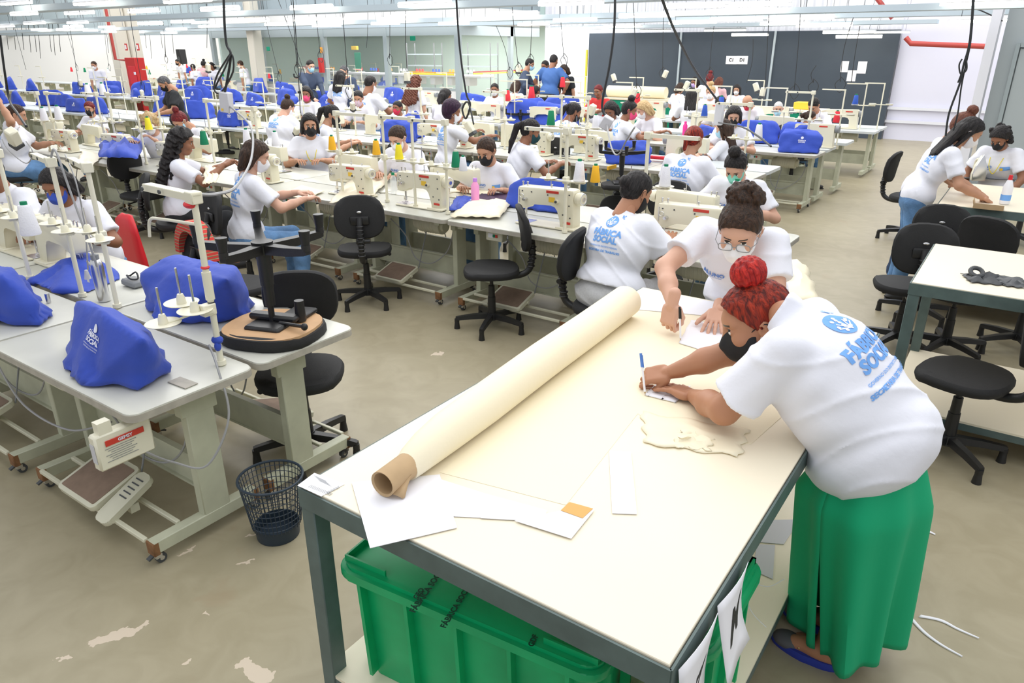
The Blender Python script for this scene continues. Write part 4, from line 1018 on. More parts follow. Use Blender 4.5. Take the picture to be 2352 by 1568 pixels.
def light(px, py, wpx):
    """centre pixel and apparent length give the distance"""
    th = 1.22; dcam = None
    # the fixtures run along the rows: solve distance from apparent length
    best = None
    for k in range(30, 460):
        r = k*.1; a = (px-1176)/1650; b = (py-784)/1650; s, c = math.sin(PITCH), math.cos(PITCH); X, Y, Z = a, c-b*s, -(s+b*c)
        d = V((X*math.cos(YAW)-Y*math.sin(YAW), X*math.sin(YAW)+Y*math.cos(YAW), Z)); c0 = EYE+d*r
        def pr(q):
            q = q-EYE; x = q.x*math.cos(YAW)+q.y*math.sin(YAW); y = -q.x*math.sin(YAW)+q.y*math.cos(YAW); dd = y*c-q.z*s*1; return 1176+1650*x/(y*c-q.z*s)
        L_ = abs(pr(c0+V((.61, 0, 0)))-pr(c0-V((.61, 0, 0))))
        if best is None or abs(L_-wpx) < best[0]: best = (abs(L_-wpx), c0)
    q = best[1]-EYE; k = 1
    lim = 15.4 if GC.x-11 < (best[1].x*.8) < GC.x*.9 else 19.2
    if best[1].y > lim: k = (lim)/best[1].y
    for tb, tz, ta0, ta1 in TR:
        kk = (tb-.3)/best[1].y
        if kk < k and kk > .55:
            zt = 2.05+(best[1].z-2.05)*(tb/best[1].y)
            if tz-.05 < zt < tz+.14: k = kk
    LIGHTS.append((EYE+q*k, k))
for a in ((37, 8, 62), (215, 8, 82), (55, 33, 54), (182, 31, 60), (79, 54, 43), (178, 53, 43), (90, 69, 32), (8, 61, 42), (168, 62, 40), (150, 69, 36), (208, 71, 30), (430, 3, 100), (330, 27, 65), (345, 55, 52), (245, 63, 34), (250, 74, 30), (405, 68, 44), (388, 76, 34), (420, 51, 50), (465, 53, 46), (480, 62, 44), (310, 75, 36),
          (505, 22, 82), (575, 49, 78), (640, 57, 60), (715, 19, 92), (770, 45, 60), (750, 60, 62), (700, 46, 72), (975, 12, 118), (940, 35, 94), (905, 45, 74), (885, 55, 62), (1042, 55, 68), (1085, 46, 80), (1183, 33, 100), (1310, 9, 146), (1320, 48, 98), (1225, 57, 70), (1310, 69, 72), (1430, 62, 86), (1505, 71, 70), (1484, 38, 126), (1590, 53, 108), (1665, 70, 94), (1722, 81, 84), (1600, 15, 150), (1700, 28, 150), (1838, 43, 152), (1892, 60, 130), (1950, 75, 122), (2048, 75, 84), (1972, 86, 106), (2260, 8, 210), (2285, 48, 220), (1690, 46, 120), (1740, 12, 150), (1800, 55, 110)): light(*a)
for i, (c, k_) in enumerate(LIGHTS):
    o = proto('light', light_build); o.location = c; o.scale = (max(k_, .6),)*3; reg(o, 'white tube light fixture overhead', '%s part of the hall' % ('near' if c.length < 14 else 'middle' if c.length < 22 else 'far'), 'tube lights overhead')
# ------------------------------------------------------------ main cutting table
TA = (-1.49, -.36, 1.07, 3.31)
def work_table(ax0, ax1, by0, by1, label, z=.9, shelf=.2, group=None, leg=.055):
    cx, cy = (ax0+ax1)/2, (by0+by1)/2; t = thing('work_table', label, 'table', (cx, cy, 0), 0, group); W_, D_ = ax1-ax0, by1-by0
    MB().box((0, 0, z-.006), (W_-.012, D_-.012, .014), bev=.002).build('tabletop', M['cream_board'], t)
    f = MB()
    for s_ in (-1, 1): f.box((0, s_*(D_/2-.0), z-.035), (W_, .006, .062)).box((s_*(W_/2), 0, z-.035), (.006, D_, .062)).box((0, s_*(D_/2-.02), z-.05), (W_-.01, .04, .03)).box((s_*(W_/2-.02), 0, z-.05), (.04, D_-.01, .03))
    f.build('top_frame', M['table_steel'], t, smooth=False)
    for sx in (-1, 1):
        for sy in (-1, 1):
            x, y = sx*(W_/2-leg/2), sy*(D_/2-leg/2); MB().box((x, y, (z-.04)/2), (leg, leg, z-.04), bev=.003).build('leg', M['table_steel'], t)
    f = MB(); 
    for s_ in (-1, 1): f.box((0, s_*(D_/2-.022), shelf-.02), (W_-.012, .035, .04)).box((s_*(W_/2-.022), 0, shelf-.0205), (.035, D_-.012, .041))
    f.build('shelf_frame', M['table_steel'], t, smooth=False); MB().box((0, 0, shelf+.006), (W_-.01, D_-.01, .012)).build('lower_shelf', M['cream_board'], t)
    return t
CT = work_table(*TA, 'large cream cutting table with dark steel frame, nearest the camera')
T1 = work_table(-.36, 1.1, 4.2, 5.2, 'cream work table at right holding grey fabric offcuts', z=.9, shelf=.17, group='cream work tables at the right')
T2 = work_table(-.5, 1.3, 6.62, 7.85, 'cream work table at right where two women iron', z=.9, shelf=.17, group='cream work tables at the right')
# ------------------------------------------------------------ rows of sewing desks
ROWN = {}
def deskrow(edge, back, a_list, far, rown, topm=None):
    for a in a_list:
        if far: o = proto('deskfar', desk_far)
        else: o = proto('desk', desk_build)
        put(o, (a, edge if not back else edge, 0), PI if back else 0)
        if topm: 
            for ch in (o.children if o.type == 'EMPTY' else [o]):
                remat(ch, M['desk_top'], M[topm])
        reg(o, 'pale steel sewing desk', 'in '+rown, 'sewing desks of '+rown)
RZ = 'nearest rows'; RA = 'first double row'; RB = 'second double row'; RC = 'third double row'; RD = 'fourth double row'; RE = 'fifth row'
near = [-1.87-1.25*i for i in range(10)]
deskrow(4.40, False, near[:], False, RA+', near side', 'desk_warm')
deskrow(5.54, True, near[:8], False, RA+', far side', 'desk_warm')
Bn = [-2.95-1.25*i for i in range(17)]
deskrow(7.72, False, Bn[:6], False, RB+', near side'); deskrow(7.72, False, Bn[6:], True, RB+', near side')
deskrow(8.88, True, Bn, True, RB+', far side')
deskrow(10.02, False, [-2.85, -4.1], False, 'the covered block by the aisle, near side'); deskrow(11.25, True, [-2.85, -4.1, -5.35], True, 'the covered block by the aisle, far side')
deskrow(11.0, False, [-6.7-1.25*i for i in range(16)], True, RC+', near side'); deskrow(12.2, True, [-2.8-1.25*i for i in range(19)], True, RC+', far side')
deskrow(13.5, False, [-2.75-1.25*i for i in range(10)], True, RD+', near side'); deskrow(14.7, True, [-2.75-1.25*i for i in range(10)], True, RD+', far side')
deskrow(14.6, False, [-15.6-1.25*i for i in range(12)], True, RE+', near side'); deskrow(17.6, False, [-17-1.25*i for i in range(12)], True, 'the last row but one on the left'); deskrow(20.8, False, [-20-1.25*i for i in range(12)], True, 'the last row on the left')
# machines, covers, stands
def machine(a, b, back, rown, far=False, sc=1):
    o = proto('machine', machine_build) if not far else proto('machinefar', lambda: machine_build(True)); put(o, (a, b, .765), PI if back else 0, sc=sc); o.scale = (sc, sc, sc*.86)
    return reg(o, 'cream industrial sewing machine', 'in '+rown, 'cream sewing machines')
COVP = {}
def cover(a, b, rz, rown, k, sc=1, z=.765):
    k = k % 6
    if k not in COVP: COVP[k] = cover_std(k); o = COVP[k]
    else: o = copy_tree(COVP[k])
    sc *= .88; put(o, (a, b, z), rz+.5*math.sin(a*7.3), sc=sc); o.scale = (sc*(1+.12*math.sin(a*5)), sc, sc*(1+.18*math.sin(a*3.7))); return reg(o, 'blue cloth cover over a machine', 'in '+rown, 'blue machine covers')
def stand(a, b, back, rown, far=False, rz=None, sc=1):
    o = proto('stand', stand_build) if not far else proto('standfar', lambda: stand_build(True)); put(o, (a, b, .765), rz if rz is not None else (PI if back else 0), sc=sc)
    return reg(o, 'cream thread stand with spool arms', 'in '+rown, 'thread stands')
CONES = {}
def cone(loc, col, label, group='thread cones', sc=1.0):
    o = proto('cone_'+col, lambda: cone_build(col)); put(o, loc, 0, label, group, sc); return o
# first long row, near side
m_ = [machine(onZ(1260, 480, .9).x-.02, 4.72, False, RA+', near side', sc=1.06), machine(onZ(965, 440, .9).x, 4.70, False, RA+', near side', sc=1.06), machine(onZ(1620, 510, .9).x, 4.72, False, RA+', near side', sc=1.06),
      machine(-5.15, 4.72, False, RA+', near side'), machine(-9.25, 4.70, False, RA+', near side', sc=1.1), machine(-8.15, 4.75, False, RA+', near side'), machine(-6.5, 4.72, False, RA+', near side'), machine(-10.6, 4.7, False, RA+', near side')]
for a in (-2.05, -4.3, -5.6, -7.0, -8.3, -10.9, -12.1): machine(a, 5.24, True, RA+', far side')
for a, z in ((-2.45, 0), (-3.75, 0), (-4.55, 0), (-6.35, 0), (-8.6, 0), (-10.0, 0), (-11.1, 0)): stand(a, 4.93, False, RA+', near side')
for a in (-1.6, -4.75, -6.1, -7.75, -9.0, -9.9, -11.5): stand(a, 5.02, True, RA+', far side')
# second
for i, a in enumerate((-4.6, -5.3, -6.6, -7.0, -9.4, -10.2, -11.2)): machine(a, 8.04, False, RB+', near side', sc=1.05)
for i, a in enumerate((-3.4, -4.7, -5.9, -6.6, -8.6, -9.7, -10.8)): machine(a, 8.56, True, RB+', far side', sc=1.05, far=True)
for a in (-3.1, -3.9, -5.0, -5.9, -7.4, -8.8, -10.0, -11.0, -12.4, -13.4, -14.6, -15.6): stand(a, 8.25, False, RB+', near side', far=a < -9)
for i, px in enumerate(((600, 265), (960, 297), (1015, 285), (225, 238), (300, 240), (250, 225), (120, 225), (45, 222), (10, 215), (1455, 345))):
    q = onZ(*px, .9); b_ = 8.03 if i not in (2, 5) else 8.6
    cover(q.x if i != 5 else -18.9, b_, 0 if i not in (2, 5) else PI, RB+(', near side' if i not in (2, 5) else ', far side'), i, sc=1.0)
for a in (-13.6, -14.6, -19.6): cover(a, 8.6, PI, RB+', far side', int(-a), 1.1)
# aisle block
for i, (px, b_) in enumerate((((1806, 335), 10.25), ((1630, 312), 10.3), ((1775, 296), 10.95), ((1905, 284), 11.0), ((1700, 305), 10.98))):
    cover(onZ(*px, .9).x, b_, 0 if i < 2 else PI, 'in the block by the aisle', i+1, .95 if i == 0 else .92)
for a in (-2.5, -3.6): stand(a, 10.55, False, 'the block by the aisle')
machine(-2.5, 10.98, False, 'the block by the aisle', True, 1.1)
for a in (-2.75, -3.9, -5.1, -6.3): machine(a, 13.85, False, RD, True, 1.1)
for a in (-2.2, -3.0, -4.2, -5.5, -6.6): stand(a, 14.0, False, RD, True)
for a in (-3.3, -4.4, -5.6, -6.9, -8.2, -9.3): machine(a, 11.85, True, RC+', far side', True, 1.1)
for a in (-2.3, -3.1, -4.3, -5.3, -6.6, -7.9, -9.1, -10.3): stand(a, 11.5, False, RC, True)
for a in (-6.4, -7.2, -8.4, -9.4, -10.4, -11.4): machine(a, 11.3, False, RC+', near side', True, 1.15)
for i, px in enumerate(((1310, 265), (1240, 262))): cover(onZ(*px, .9).x, 11.4, .4, RC+', near side', i+2, 1.35)
for i, a in enumerate((-12.9, -14.2, -15.5, -16.6, -18.0, -19.3, -20.8, -22.2, -23.8)): cover(a, 11.35, 0, RC+', near side', i, 1.0); (stand(a+.6, 11.5, False, RC, True))
for i, a in enumerate((-13.5, -15.0, -17.2, -18.6, -20.2, -21.4, -23.0)): cover(a, 11.9, PI, RC+', far side', i+3, 1.1)
for i, a in enumerate((-16.2, -17.6, -18.9, -20.1, -21.6, -23.0, -24.4, -26.0)):
    (cover if i % 3 != 1 else machine)(*( (a, 14.95, 0, RE+', near side', i, 1.15) if i % 3 != 1 else (a, 14.95, False, RE+', near side', True, 1.1))); stand(a+.5, 15.1, False, RE, True)
for i, a in enumerate((-17.6, -19, -20.5, -22.0, -23.5, -25.0, -26.6, -28.2)):
    (cover if i % 2 == 0 else machine)(*( (a, 17.95, 0, 'in the last row but one'[3:], i, 1.15) if i % 2 == 0 else (a, 17.95, False, 'the last row but one', True, 1.1))); stand(a+.5, 18.1, False, 'the last row but one', True)
for i, a in enumerate((-20.5, -22, -23.6, -25.2, -27, -28.8, -30.5, -32)):
    (cover if i % 3 == 0 else machine)(*( (a, 21.1, 0, 'the very last row', i, 1.15) if i % 3 == 0 else (a, 21.1, False, 'the very last row', True, 1.1))); stand(a+.5, 21.3, False, 'the very last row', True)
r5 = random.Random(5)
deskrow(24.2, False, [-23-1.25*i for i in range(14)], True, 'the row before the far wall'); deskrow(11.0, False, [-26.7-1.25*i for i in range(4)], True, RC+' far end'); deskrow(14.6, False, [-30.6-1.25*i for i in range(4)], True, RE+' far end')
for i in range(13): a = -23.4-i*1.3; machine(a, 24.5, False, 'the row before the far wall', True, 1.1) if i % 2 else cover(a, 24.5, 0, 'the row before the far wall', i, 1.1); stand(a+.5, 24.7, False, 'the row before the far wall', True)
for i in range(5): cover(-27.0-i*1.5, 11.3, 0, RC+' far end', i, 1.1); stand(-26.5-i*1.5, 11.5, False, RC+' far end', True)
FC = ['thread_white', 'thread_yellow', 'thread_red', 'thread_white', 'thread_green', 'thread_blue']
for i in range(46):
    b_ = (15.07, 18.07, 21.27, 24.67)[i % 4]; a = -16.4-(i//4)*1.42-(i % 4)*2.2-r5.random()*.5
    o = proto('cone_'+FC[i % 6], lambda: cone_build(FC[i % 6])); put(o, (a, b_, 1.17), 0, sc=1.3); nm = {'thread_white': 'white', 'thread_yellow': 'yellow', 'thread_red': 'red', 'thread_green': 'green', 'thread_blue': 'blue'}[FC[i % 6]]
    reg(o, 'small %s thread cone' % nm, 'in %s' % ('the first far row', 'the second far row', 'the third far row', 'the last far row')[i % 4], 'far thread cones')
for i, a in enumerate((-8.4, -9.6, -10.8, -12.2, -13.3)): (machine(a, 13.85, False, RD, True, 1.1) if i % 2 else cover(a, 13.85, 0, RD, i, 1.1)); stand(a+.5, 14.0, False, RD, True)
# green counters before the black wall
def green_counter(x0, x1, b_, label, roll=True):
    t = thing('green_counter', label, 'table', ((x0+x1)/2, b_, 0), 0, 'green skirted tables before the black wall')
    MB().box((0, 0, .86), (x1-x0, .9, .04)).build('tabletop', M['cream_board'], t); MB().box((0, 0, .5), (x1-x0-.04, .86, .66)).build('table_skirt', M['green_cloth'], t)
q0, q1 = onZ(1420, 222, .86), onZ(1560, 232, .86)
green_counter(onB(1405, 215, 17.6).x, onB(1590, 225, 17.6).x, 17.6, 'green skirted table under the long cream fabric roll')
green_counter(onB(1700, 235, 16.2).x, onB(1895, 250, 16.2).x, 16.2, 'green skirted table with a yellow box, nearest the right end')
m = MB(); x0, x1 = onB(1398, 205, 17.5).x, onB(1530, 213, 17.5).x; m.cyl((x0, 17.5, 1.02), (x1, 17.5, 1.02), .14, seg=16); tag(m.build('fabric_roll', M['interfacing']), 'long cream fabric roll lying on the far green table', 'fabric roll')
q = onB(1848, 231, 16.2); tag(MB().box((q.x, 16.2, .95), (.34, .3, .14), bev=.01).build('storage_box', M['label_yellow']), 'yellow box standing on the green skirted table', 'box')
# ------------------------------------------------------------ people at work
def W(px, py, deg, label, seat=True, back=None, chest=False, lan=False, dist=None, logo_lod=2, **kw):
    kw.setdefault('lod', 2); kw.setdefault('far', True)
    deg_r = math.radians(deg); p = person(label, (0, 0, 0), deg_r, pose='sit' if seat else 'stand', **kw); t = p['t']; sc = p['sc']
    hz = p['hc'].z*sc; q = onB(px, py, dist) if dist else onZ(px, py, hz)
    if dist: sc = q.z/p['hc'].z; sc = min(max(sc, .8), 1.2); t.scale = (sc,)*3; p['sc'] = sc
    off = Matrix.Rotation(deg_r, 3, 'Z') @ (p['hc']*sc); t.location = (q.x-off.x, q.y-off.y, 0)
    if back: back_logo(p, logo_lod, 1.15)
    if chest: chest_print(p)
    if lan: lanyard(p)
    return p
def CH(p, label, dr=0): t = p['t']; return chair((t.location.x, t.location.y), t.rotation_euler.z+dr, label)
GS = 'seated workers in white shirts'
N, F = 0, 180
pj = W(1461, 442, -8, 'seated person in white logo shirt and anchor-print grey trousers, black bun', back=True, logo_lod=0, lod=0, far=False, lean=.30, fat=1.5, skin='mid', legs='grey_cotton', hair='lowbun', mask='black', head=(.5, .25, 0), hands=[(-.16, .46, .85), (.16, .46, .85)], hk=('flat', 'flat'), sc=1.04, hem=-.05, hs=1.06)
CH(pj, 'black swivel chair under the seated worker with the logo shirt', -1.25)
W(1690, 385, 182, 'seated person in green mask facing the camera behind a machine', chest=True, lod=1, far=False, lean=.35, skin='light', mask='green', hair='topbun', head=(.75, 0, 0), fat=1.1, hands=[(-.2, .38, .84), (.2, .38, .84)], sc=1.05)
W(1117, 348, 195, 'seated person in black mask facing the camera, hair pulled back', chest=True, lod=1, far=False, lean=.3, skin='tan', mask='black', hair='lowbun', hairc='brown', head=(.5, .1, 0), fat=1.15, hands=[(-.2, .38, .84), (.2, .38, .84)], dist=5.55, hs=1.08)
W(913, 318, 190, 'seated person in white mask behind the yellow thread cone', chest=True, lod=1, far=False, lean=.3, skin='light', mask='white', hair='lowbun', hairc='brown', head=(.55, .0, 0), fat=1.1, sc=1.06)
W(712, 288, 222, 'seated person in glasses, black mask and yellow lanyard', lan=True, lod=1, far=False, lean=.25, skin='tan', mask='black', hair='bob', head=(.2, -.2, 0), fat=1.35, sc=1.06)
pb = W(589, 360, -22, 'seated person with brown bobbed hair and pale blue jeans', back=True, logo_lod=1, lod=1, far=False, lean=.2, skin='light', mask='white', hair='bob', hairc='brown', head=(.4, .3, 0), hands=[(-.05, .5, .86), (.2, .48, .85)], sc=1.06, fat=1.05)
CH(pb, 'black swivel chair under the worker with brown bobbed hair', .2)
pc = W(419, 327, -30, 'seated person with very long curly black hair holding cream cloth', lod=1, far=False, lean=.15, skin='brown', mask=None, hair='mane', legs='black_cotton', head=(.3, .2, 0), hands=[(-.02, .5, .98), (.2, .45, 1.0)], sc=1.06)
CH(pc, 'black swivel chair under the worker with long curly hair', .1)
W(414, 278, 200, 'seated person with wine red hair bowed towards the desk', lan=True, lean=.4, skin='tan', mask='sky', hair='bun', hairc='wine', head=(.8, .3, 0), sc=1.05)
W(344, 285, 215, 'seated person with blonde hair examining white cloth', lean=.3, skin='light', mask='white', hair='curly', hairc='blonde', head=(.5, .1, 0), hands=[(-.1, .4, 1.0), (.18, .42, .95)], sc=1.02)
W(206, 250, 205, 'seated person with a dark red ponytail and black mask', lan=True, lean=.2, skin='tan', mask='black', hair='pony', hairc='wine', head=(.25, -.25, 0), dist=6.15, fat=1.15)
pw = W(39, 264, -35, 'seated person in denim skirt raising one hand to the head', lean=.15, skin='tan', mask=None, hair='lowbun', hairc='brown', legs='denim', skirt=True, hands=[(-.14, .42, .84), (.26, .06, 1.36)], pole=[(-.7, -.1, -.8), (.9, .5, -.2)], back=True, sc=1.12, fat=1.3)
CH(pw, 'black swivel chair under the worker in a denim skirt')
W(130, 428, 205, 'seated person in blue mask facing the camera at left', chest=True, lod=1, far=False, lean=.35, skin='brown', mask='blue', hair='bob', head=(.5, -.1, 0), fat=1.15, hands=[(-.2, .4, .84), (.2, .4, .84)], sc=1.0)
W(-25, 395, 200, 'person in white shirt cut off by the left frame edge', lod=1, far=False, lean=.3, skin='brown', mask='white', hair='short', fat=1.3, sc=1.05)
W(661, 247, 5, 'seated person with a broad white back and short brown hair', back=True, lean=.3, skin='light', mask='white', hair='bun', hairc='brown', head=(.6, .2, 0), fat=1.7, legs='grey_cotton', sc=1.1)
px_ = W(763, 264, -40, 'seated person with a black ponytail and tan trousers', back=True, lean=.25, skin='tan', mask='black', hair='tail', legs='tan_cotton', head=(.4, .3, 0), sc=1.1)
CH(px_, 'black swivel chair under the worker in tan trousers')
W(703, 216, 200, 'seated person in bright pink mask', lean=.2, skin='brown', mask='pink', hair='bob', head=(.3, -.3, 0), sc=1.15)
W(823, 226, 200, 'seated person in pale rose mask by a lamp', lean=.25, skin='tan', mask='rose', hair='short', head=(.4, -.2, 0), sc=1.15)
W(913, 248, 185, 'seated person in bright red mask and dark cap', lean=.2, skin='brown', mask='red', hair='short', head=(.2, 0, 0), dist=9.2)
W(1024, 222, 0, 'seated person with bushy black hair', lean=.2, skin='brown', mask=None, hair='bob', head=(.3, .5, 0), sc=1.1)
pk = W(1040, 258, -20, 'seated person with plum curly bun and logo on the shirt back', back=True, logo_lod=1, lod=1, lean=.15, skin='brown', mask='white', hair='afro', hairc='plum', head=(.2, .45, 0), hands=[(.0, .45, .95), (.32, .5, .92)], sc=1.12)
chair((pk['t'].location.x-.1, pk['t'].location.y-.5), -.3, 'black swivel chair behind the worker with the plum curly hair')
pl = W(1219, 302, -30, 'seated person with a long black braid sewing at a machine', lod=1, far=False, lean=.3, skin='brown', mask='teal', hair='tail', head=(.35, .35, 0), hands=[(-.05, .45, .85), (.2, .48, .86)], sc=1.1)
CH(pl, 'black swivel chair under the worker with the long black braid', .3)
W(1136, 206, 190, 'seated person with a white mask by the red thread cone', lean=.2, skin='brown', mask='white', hair='short', head=(.2, -.3, 0), sc=1.1)
W(1187, 199, 0, 'seated person with brown hair before the white corrugated wall', lean=.2, skin='tan', mask='white', hair='bob', hairc='brown', sc=1.1)
W(1230, 212, -10, 'seated person in an olive grey shirt', lean=.2, skin='dark', mask=None, hair='crop', shirt='olive_cotton', male=True, fat=1.2, sc=1.1)
p_ = W(1318, 258, -20, 'seated person with black hair and logo, left of two by the aisle rows', back=True, lean=.35, skin='brown', mask='black', hair='pony', head=(.5, .3, 0), sc=1.12)
chair((p_['t'].location.x+.3, p_['t'].location.y-.4), .3, 'empty black chair behind the worker with black hair and logo')
W(1402, 254, 185, 'seated person with dark hair leaning on one hand', lean=.3, skin='brown', mask=None, hair='bob', head=(.6, 0, 0), hands=[(-.15, .4, .9), (.18, .15, 1.15)], sc=1.08)
p_ = W(1446, 254, -40, 'seated person with dark top bun stretching one arm right', back=True, lean=.25, skin='brown', mask='pink', hair='topbun', head=(.3, .4, 0), hands=[(.05, .45, .9), (.45, .45, .95)], sc=1.12)
W(1478, 253, 160, 'seated person with blonde hair bent over the desk', lean=.4, skin='light', mask='white', hair='bob', hairc='blonde', head=(.6, .4, 0), sc=1.08)
W(1374, 210, 180, 'seated person in a red shirt', lean=.2, skin='brown', mask=None, hair='short', hairc='wine', shirt='red_cotton', sc=1.1)
pr = W(1593, 322, -5, 'seated person with red hair and the logo between two machines', back=True, logo_lod=1, lod=1, far=False, lean=.22, skin='tan', mask=None, hair='pony', hairc='redtop', head=(.35, 0, 0), fat=1.3, sc=1.1)
chair((pr['t'].location.x+.12, pr['t'].location.y-.32), .1, 'black swivel chair behind the red-haired worker with the logo')
W(1661, 296, 85, 'seated person in pale blue mask seen from the side', lod=1, far=False, lan=True, lean=.15, skin='light', mask='sky', hair='long', hairc='brown', head=(.3, 0, 0), dist=9.1)
q = onZ(1634, 340, .8); chair((q.x, q.y+.25), 0.1, 'empty black chair behind the worker in the pale blue mask')
W(1685, 268, 200, 'seated person with wavy black hair and black mask', lan=True, lean=.2, skin='light', mask='black', hair='bob', head=(.4, 0, 0), sc=1.08)
W(1787, 250, 200, 'seated person with white hair and pale blue mask', lean=.15, skin='light', mask='sky', hair='crop', hairc='white', male=True, head=(.3, 0, 0), fat=1.2, sc=1.0, dist=12.7)
p_ = W(1860, 272, -45, 'seated person with a plait and jeans by the aisle', lean=.25, skin='tan', mask='white', hair='tail', hairc='brown', head=(.3, .35, 0), fat=1.05, sc=1.0, dist=11.95)
CH(p_, 'black swivel chair under the worker with a plait and jeans')
W(1869, 243, 170, 'seated person with dark hair behind a cream machine', lean=.35, skin='tan', mask=None, hair='short', head=(.8, 0, 0), sc=1.1)
W(1717, 236, 170, 'seated person with bowed head before the green table', lean=.4, skin='tan', mask='red', hair=None, head=(.9, 0, 0), sc=1.1)
W(1654, 239, 180, 'seated person with black hair behind the blue thread cone', lean=.3, skin='tan', mask='white', hair='short', head=(.6, 0, 0), sc=1.08)
W(1632, 212, 190, 'seated person with a blonde top bun and white mask', lean=.2, skin='light', mask='white', hair='topbun', hairc='blonde', head=(.3, 0, 0), sc=1.12)
W(1588, 219, 20, 'seated person with long black hair by the dark wall', lean=.2, skin='brown', mask=None, hair='long', sc=1.1)
SB = 'standing people at the back'
W(1563, 203, -30, 'standing person with brown hair facing the green table', False, dist=14.6, hair='bob', hairc='brown', mask=None, skin='tan', lean=.1, hands=[(-.2, .2, 1.0), (.2, .2, 1.0)])
W(1595, 189, 170, 'standing person in lilac mask by the black wall', False, dist=15.8, hair='long', mask='lilac', skin='brown', lean=.1)
W(1630, 182, 5, 'standing person with a dark top bun seen from behind', False, dist=15.6, hair='topbun', hairc='wine', mask='white', skin='tan', lean=.1, fat=1.2)
W(1652, 190, 0, 'standing person in a pale pink top seen from behind', False, dist=16.0, hair='bob', hairc='auburn', mask=None, shirt='pink_cotton', lean=.1)
W(1692, 206, 190, 'standing person with yellow lanyard before the green table', False, dist=15.2, hair='long', mask='white', skin='tan', lan=True, lean=.15)
W(1217, 148, -60, 'standing person in dark grey jacket and blue mask', False, dist=14.9, hair='crop', mask='sky', shirt='navy_cotton', legs='navy_cotton', male=True, long_slv=True, hands=[(.1, .35, 1.15), (.2, .32, 1.1)], skin='tan')
W(1252, 152, 175, 'standing person in white shirt beside the one in blue', False, dist=15.6, hair='short', mask='black', skin='brown', legs='dark_denim', hands=[(-.1, .25, 1.0), (.15, .28, 1.05)])
W(1272, 140, 5, 'standing person in a blue shirt seen from behind', False, dist=15.0, hair='crop', mask=None, shirt='blue_shirt', legs='black_cotton', male=True, fat=1.25, skin='brown', hands=[(-.25, .15, .95), (.25, .15, .95)], pole=[(-1, -.1, -.2), (1, -.1, -.2)])
W(1295, 162, 170, 'standing person in black behind the one in blue', False, dist=15.3, hair='bob', hairc='brown', mask='white', shirt='black_cotton', legs='black_cotton', skin='tan')
W(378, 192, 160, 'standing person in black shirt with grey hair examining paper', False, dist=7.0, lod=1, far=False, lean=.15, hair='crop', hairc='grey', mask='black', shirt='black_cotton', legs='dark_denim', male=True, fat=1.2, skin='tan', head=(.7, -.1, 0), hands=[(-.15, .34, 1.08), (.12, .36, 1.06)])
W(713, 152, -100, 'standing person in dark jacket and pale blue mask', False, dist=11.4, lean=.15, hair='crop', mask='sky', shirt='navy_cotton', legs='navy_cotton', male=True, skin='light', long_slv=True, head=(.4, .0, 0), hands=[(-.1, .42, .95), (.15, .4, .95)])
W(783, 178, 15, 'standing person with long black hair and logo on the back', False, dist=9.9, back=True, lean=.1, hair='long', mask=None, legs='black_cotton', skin='brown', hands=[(-.25, .3, 1.0), (.2, .3, 1.0)])
W(790, 164, 180, 'standing person in navy jacket with grey hair', False, dist=11.8, hair='short', hairc='grey', mask='black', shirt='navy_cotton', legs='navy_cotton', skin='light', long_slv=True)
W(850, 172, -5, 'seated person with a white headband and the logo on the back', back=True, dist=9.9, lean=.1, hair='crop', mask='white', male=True, fat=1.2, skin='brown', sc=1.1)
W(956, 190, 0, 'standing person with very long auburn hair, blue logo on the back', False, dist=10.0, back=True, hair='mane', hairc='auburn', mask=None, skin='light', lean=.05)
W(216, 150, 215, 'standing person in white shirt and white mask far left', False, dist=12.0, hair='crop', hairc='brown', mask='white', male=True, skin='tan')
W(408, 143, 180, 'standing person in black mask before the loudspeaker', False, dist=17.5, hair='crop', mask='black', male=True, skin='tan')
W(443, 155, 100, 'standing person in white shirt with a red mask far back', False, dist=15.2, hair='short', mask='red', skin='brown')
W(468, 148, 20, 'standing person with dark hair right of the red mask wearer', False, dist=16.0, hair='topbun', mask=None, skin='brown', shirt='pink_cotton')
W(552, 148, 120, 'standing person before the bright open doorway far back', False, dist=15.4, hair='crop', hairc='brown', mask='white', male=True, skin='tan')
W(486, 152, 200, 'standing person in lilac shirt beside the hanging red cord', False, dist=15.6, hair='bob', mask=None, skin='brown')
# ------------------------------------------------------------ nearest sewing desks at left
d1 = put(proto('desk', desk_build), (-3.18, 1.14, 0), 0, 'pale blue-topped sewing desk with pedals, nearest the camera', 'sewing desks nearest the camera')
d2 = put(proto('desk', desk_build), (-3.18, 2.29, 0), PI, 'sewing desk holding the upturned chair, back to back with the nearest', 'sewing desks nearest the camera')
d3 = put(proto('desk', desk_build), (-4.44, 1.12, 0), 0, 'sewing desk cut by the left frame edge, beside the nearest', 'sewing desks nearest the camera')
d4 = put(proto('desk', desk_build), (-4.44, 2.29, 0), PI, 'sewing desk under the spread blue cover at far left', 'sewing desks nearest the camera')
d5 = put(proto('desk', desk_build), (-5.7, 2.29, 0), PI, 'sewing desk before the worker in the blue mask', 'sewing desks nearest the camera')
for d in (d2, d4, d5):
    for ch in d.children: remat(ch, M['desk_top'], M['desk_warm'])
for d in (d1,):
    for ch in d.children: remat(ch, M['desk_top'], mat('desk_blue', (.50, .60, .74), .3, var=.03, vscale=3))
# second small pedal on the nearest desk
m = MB(); Mx = Matrix.Translation((.19, .10, .16)) @ Euler((.45, 0, 0)).to_matrix().to_4x4()
m.prism(rrect(.105, .27, .03), .03, Mx, bev=.006)
for k in range(5): m.mat(1).box((Mx @ V((0, .0+k*.024, .031))), (.055, .006, .003), (.45, 0, 0))
m.mat(0).box((.19, .11, .13), (.08, .04, .04)); m.build('small_pedal', [M['cream_metal'], M['dark_grey']], d1)
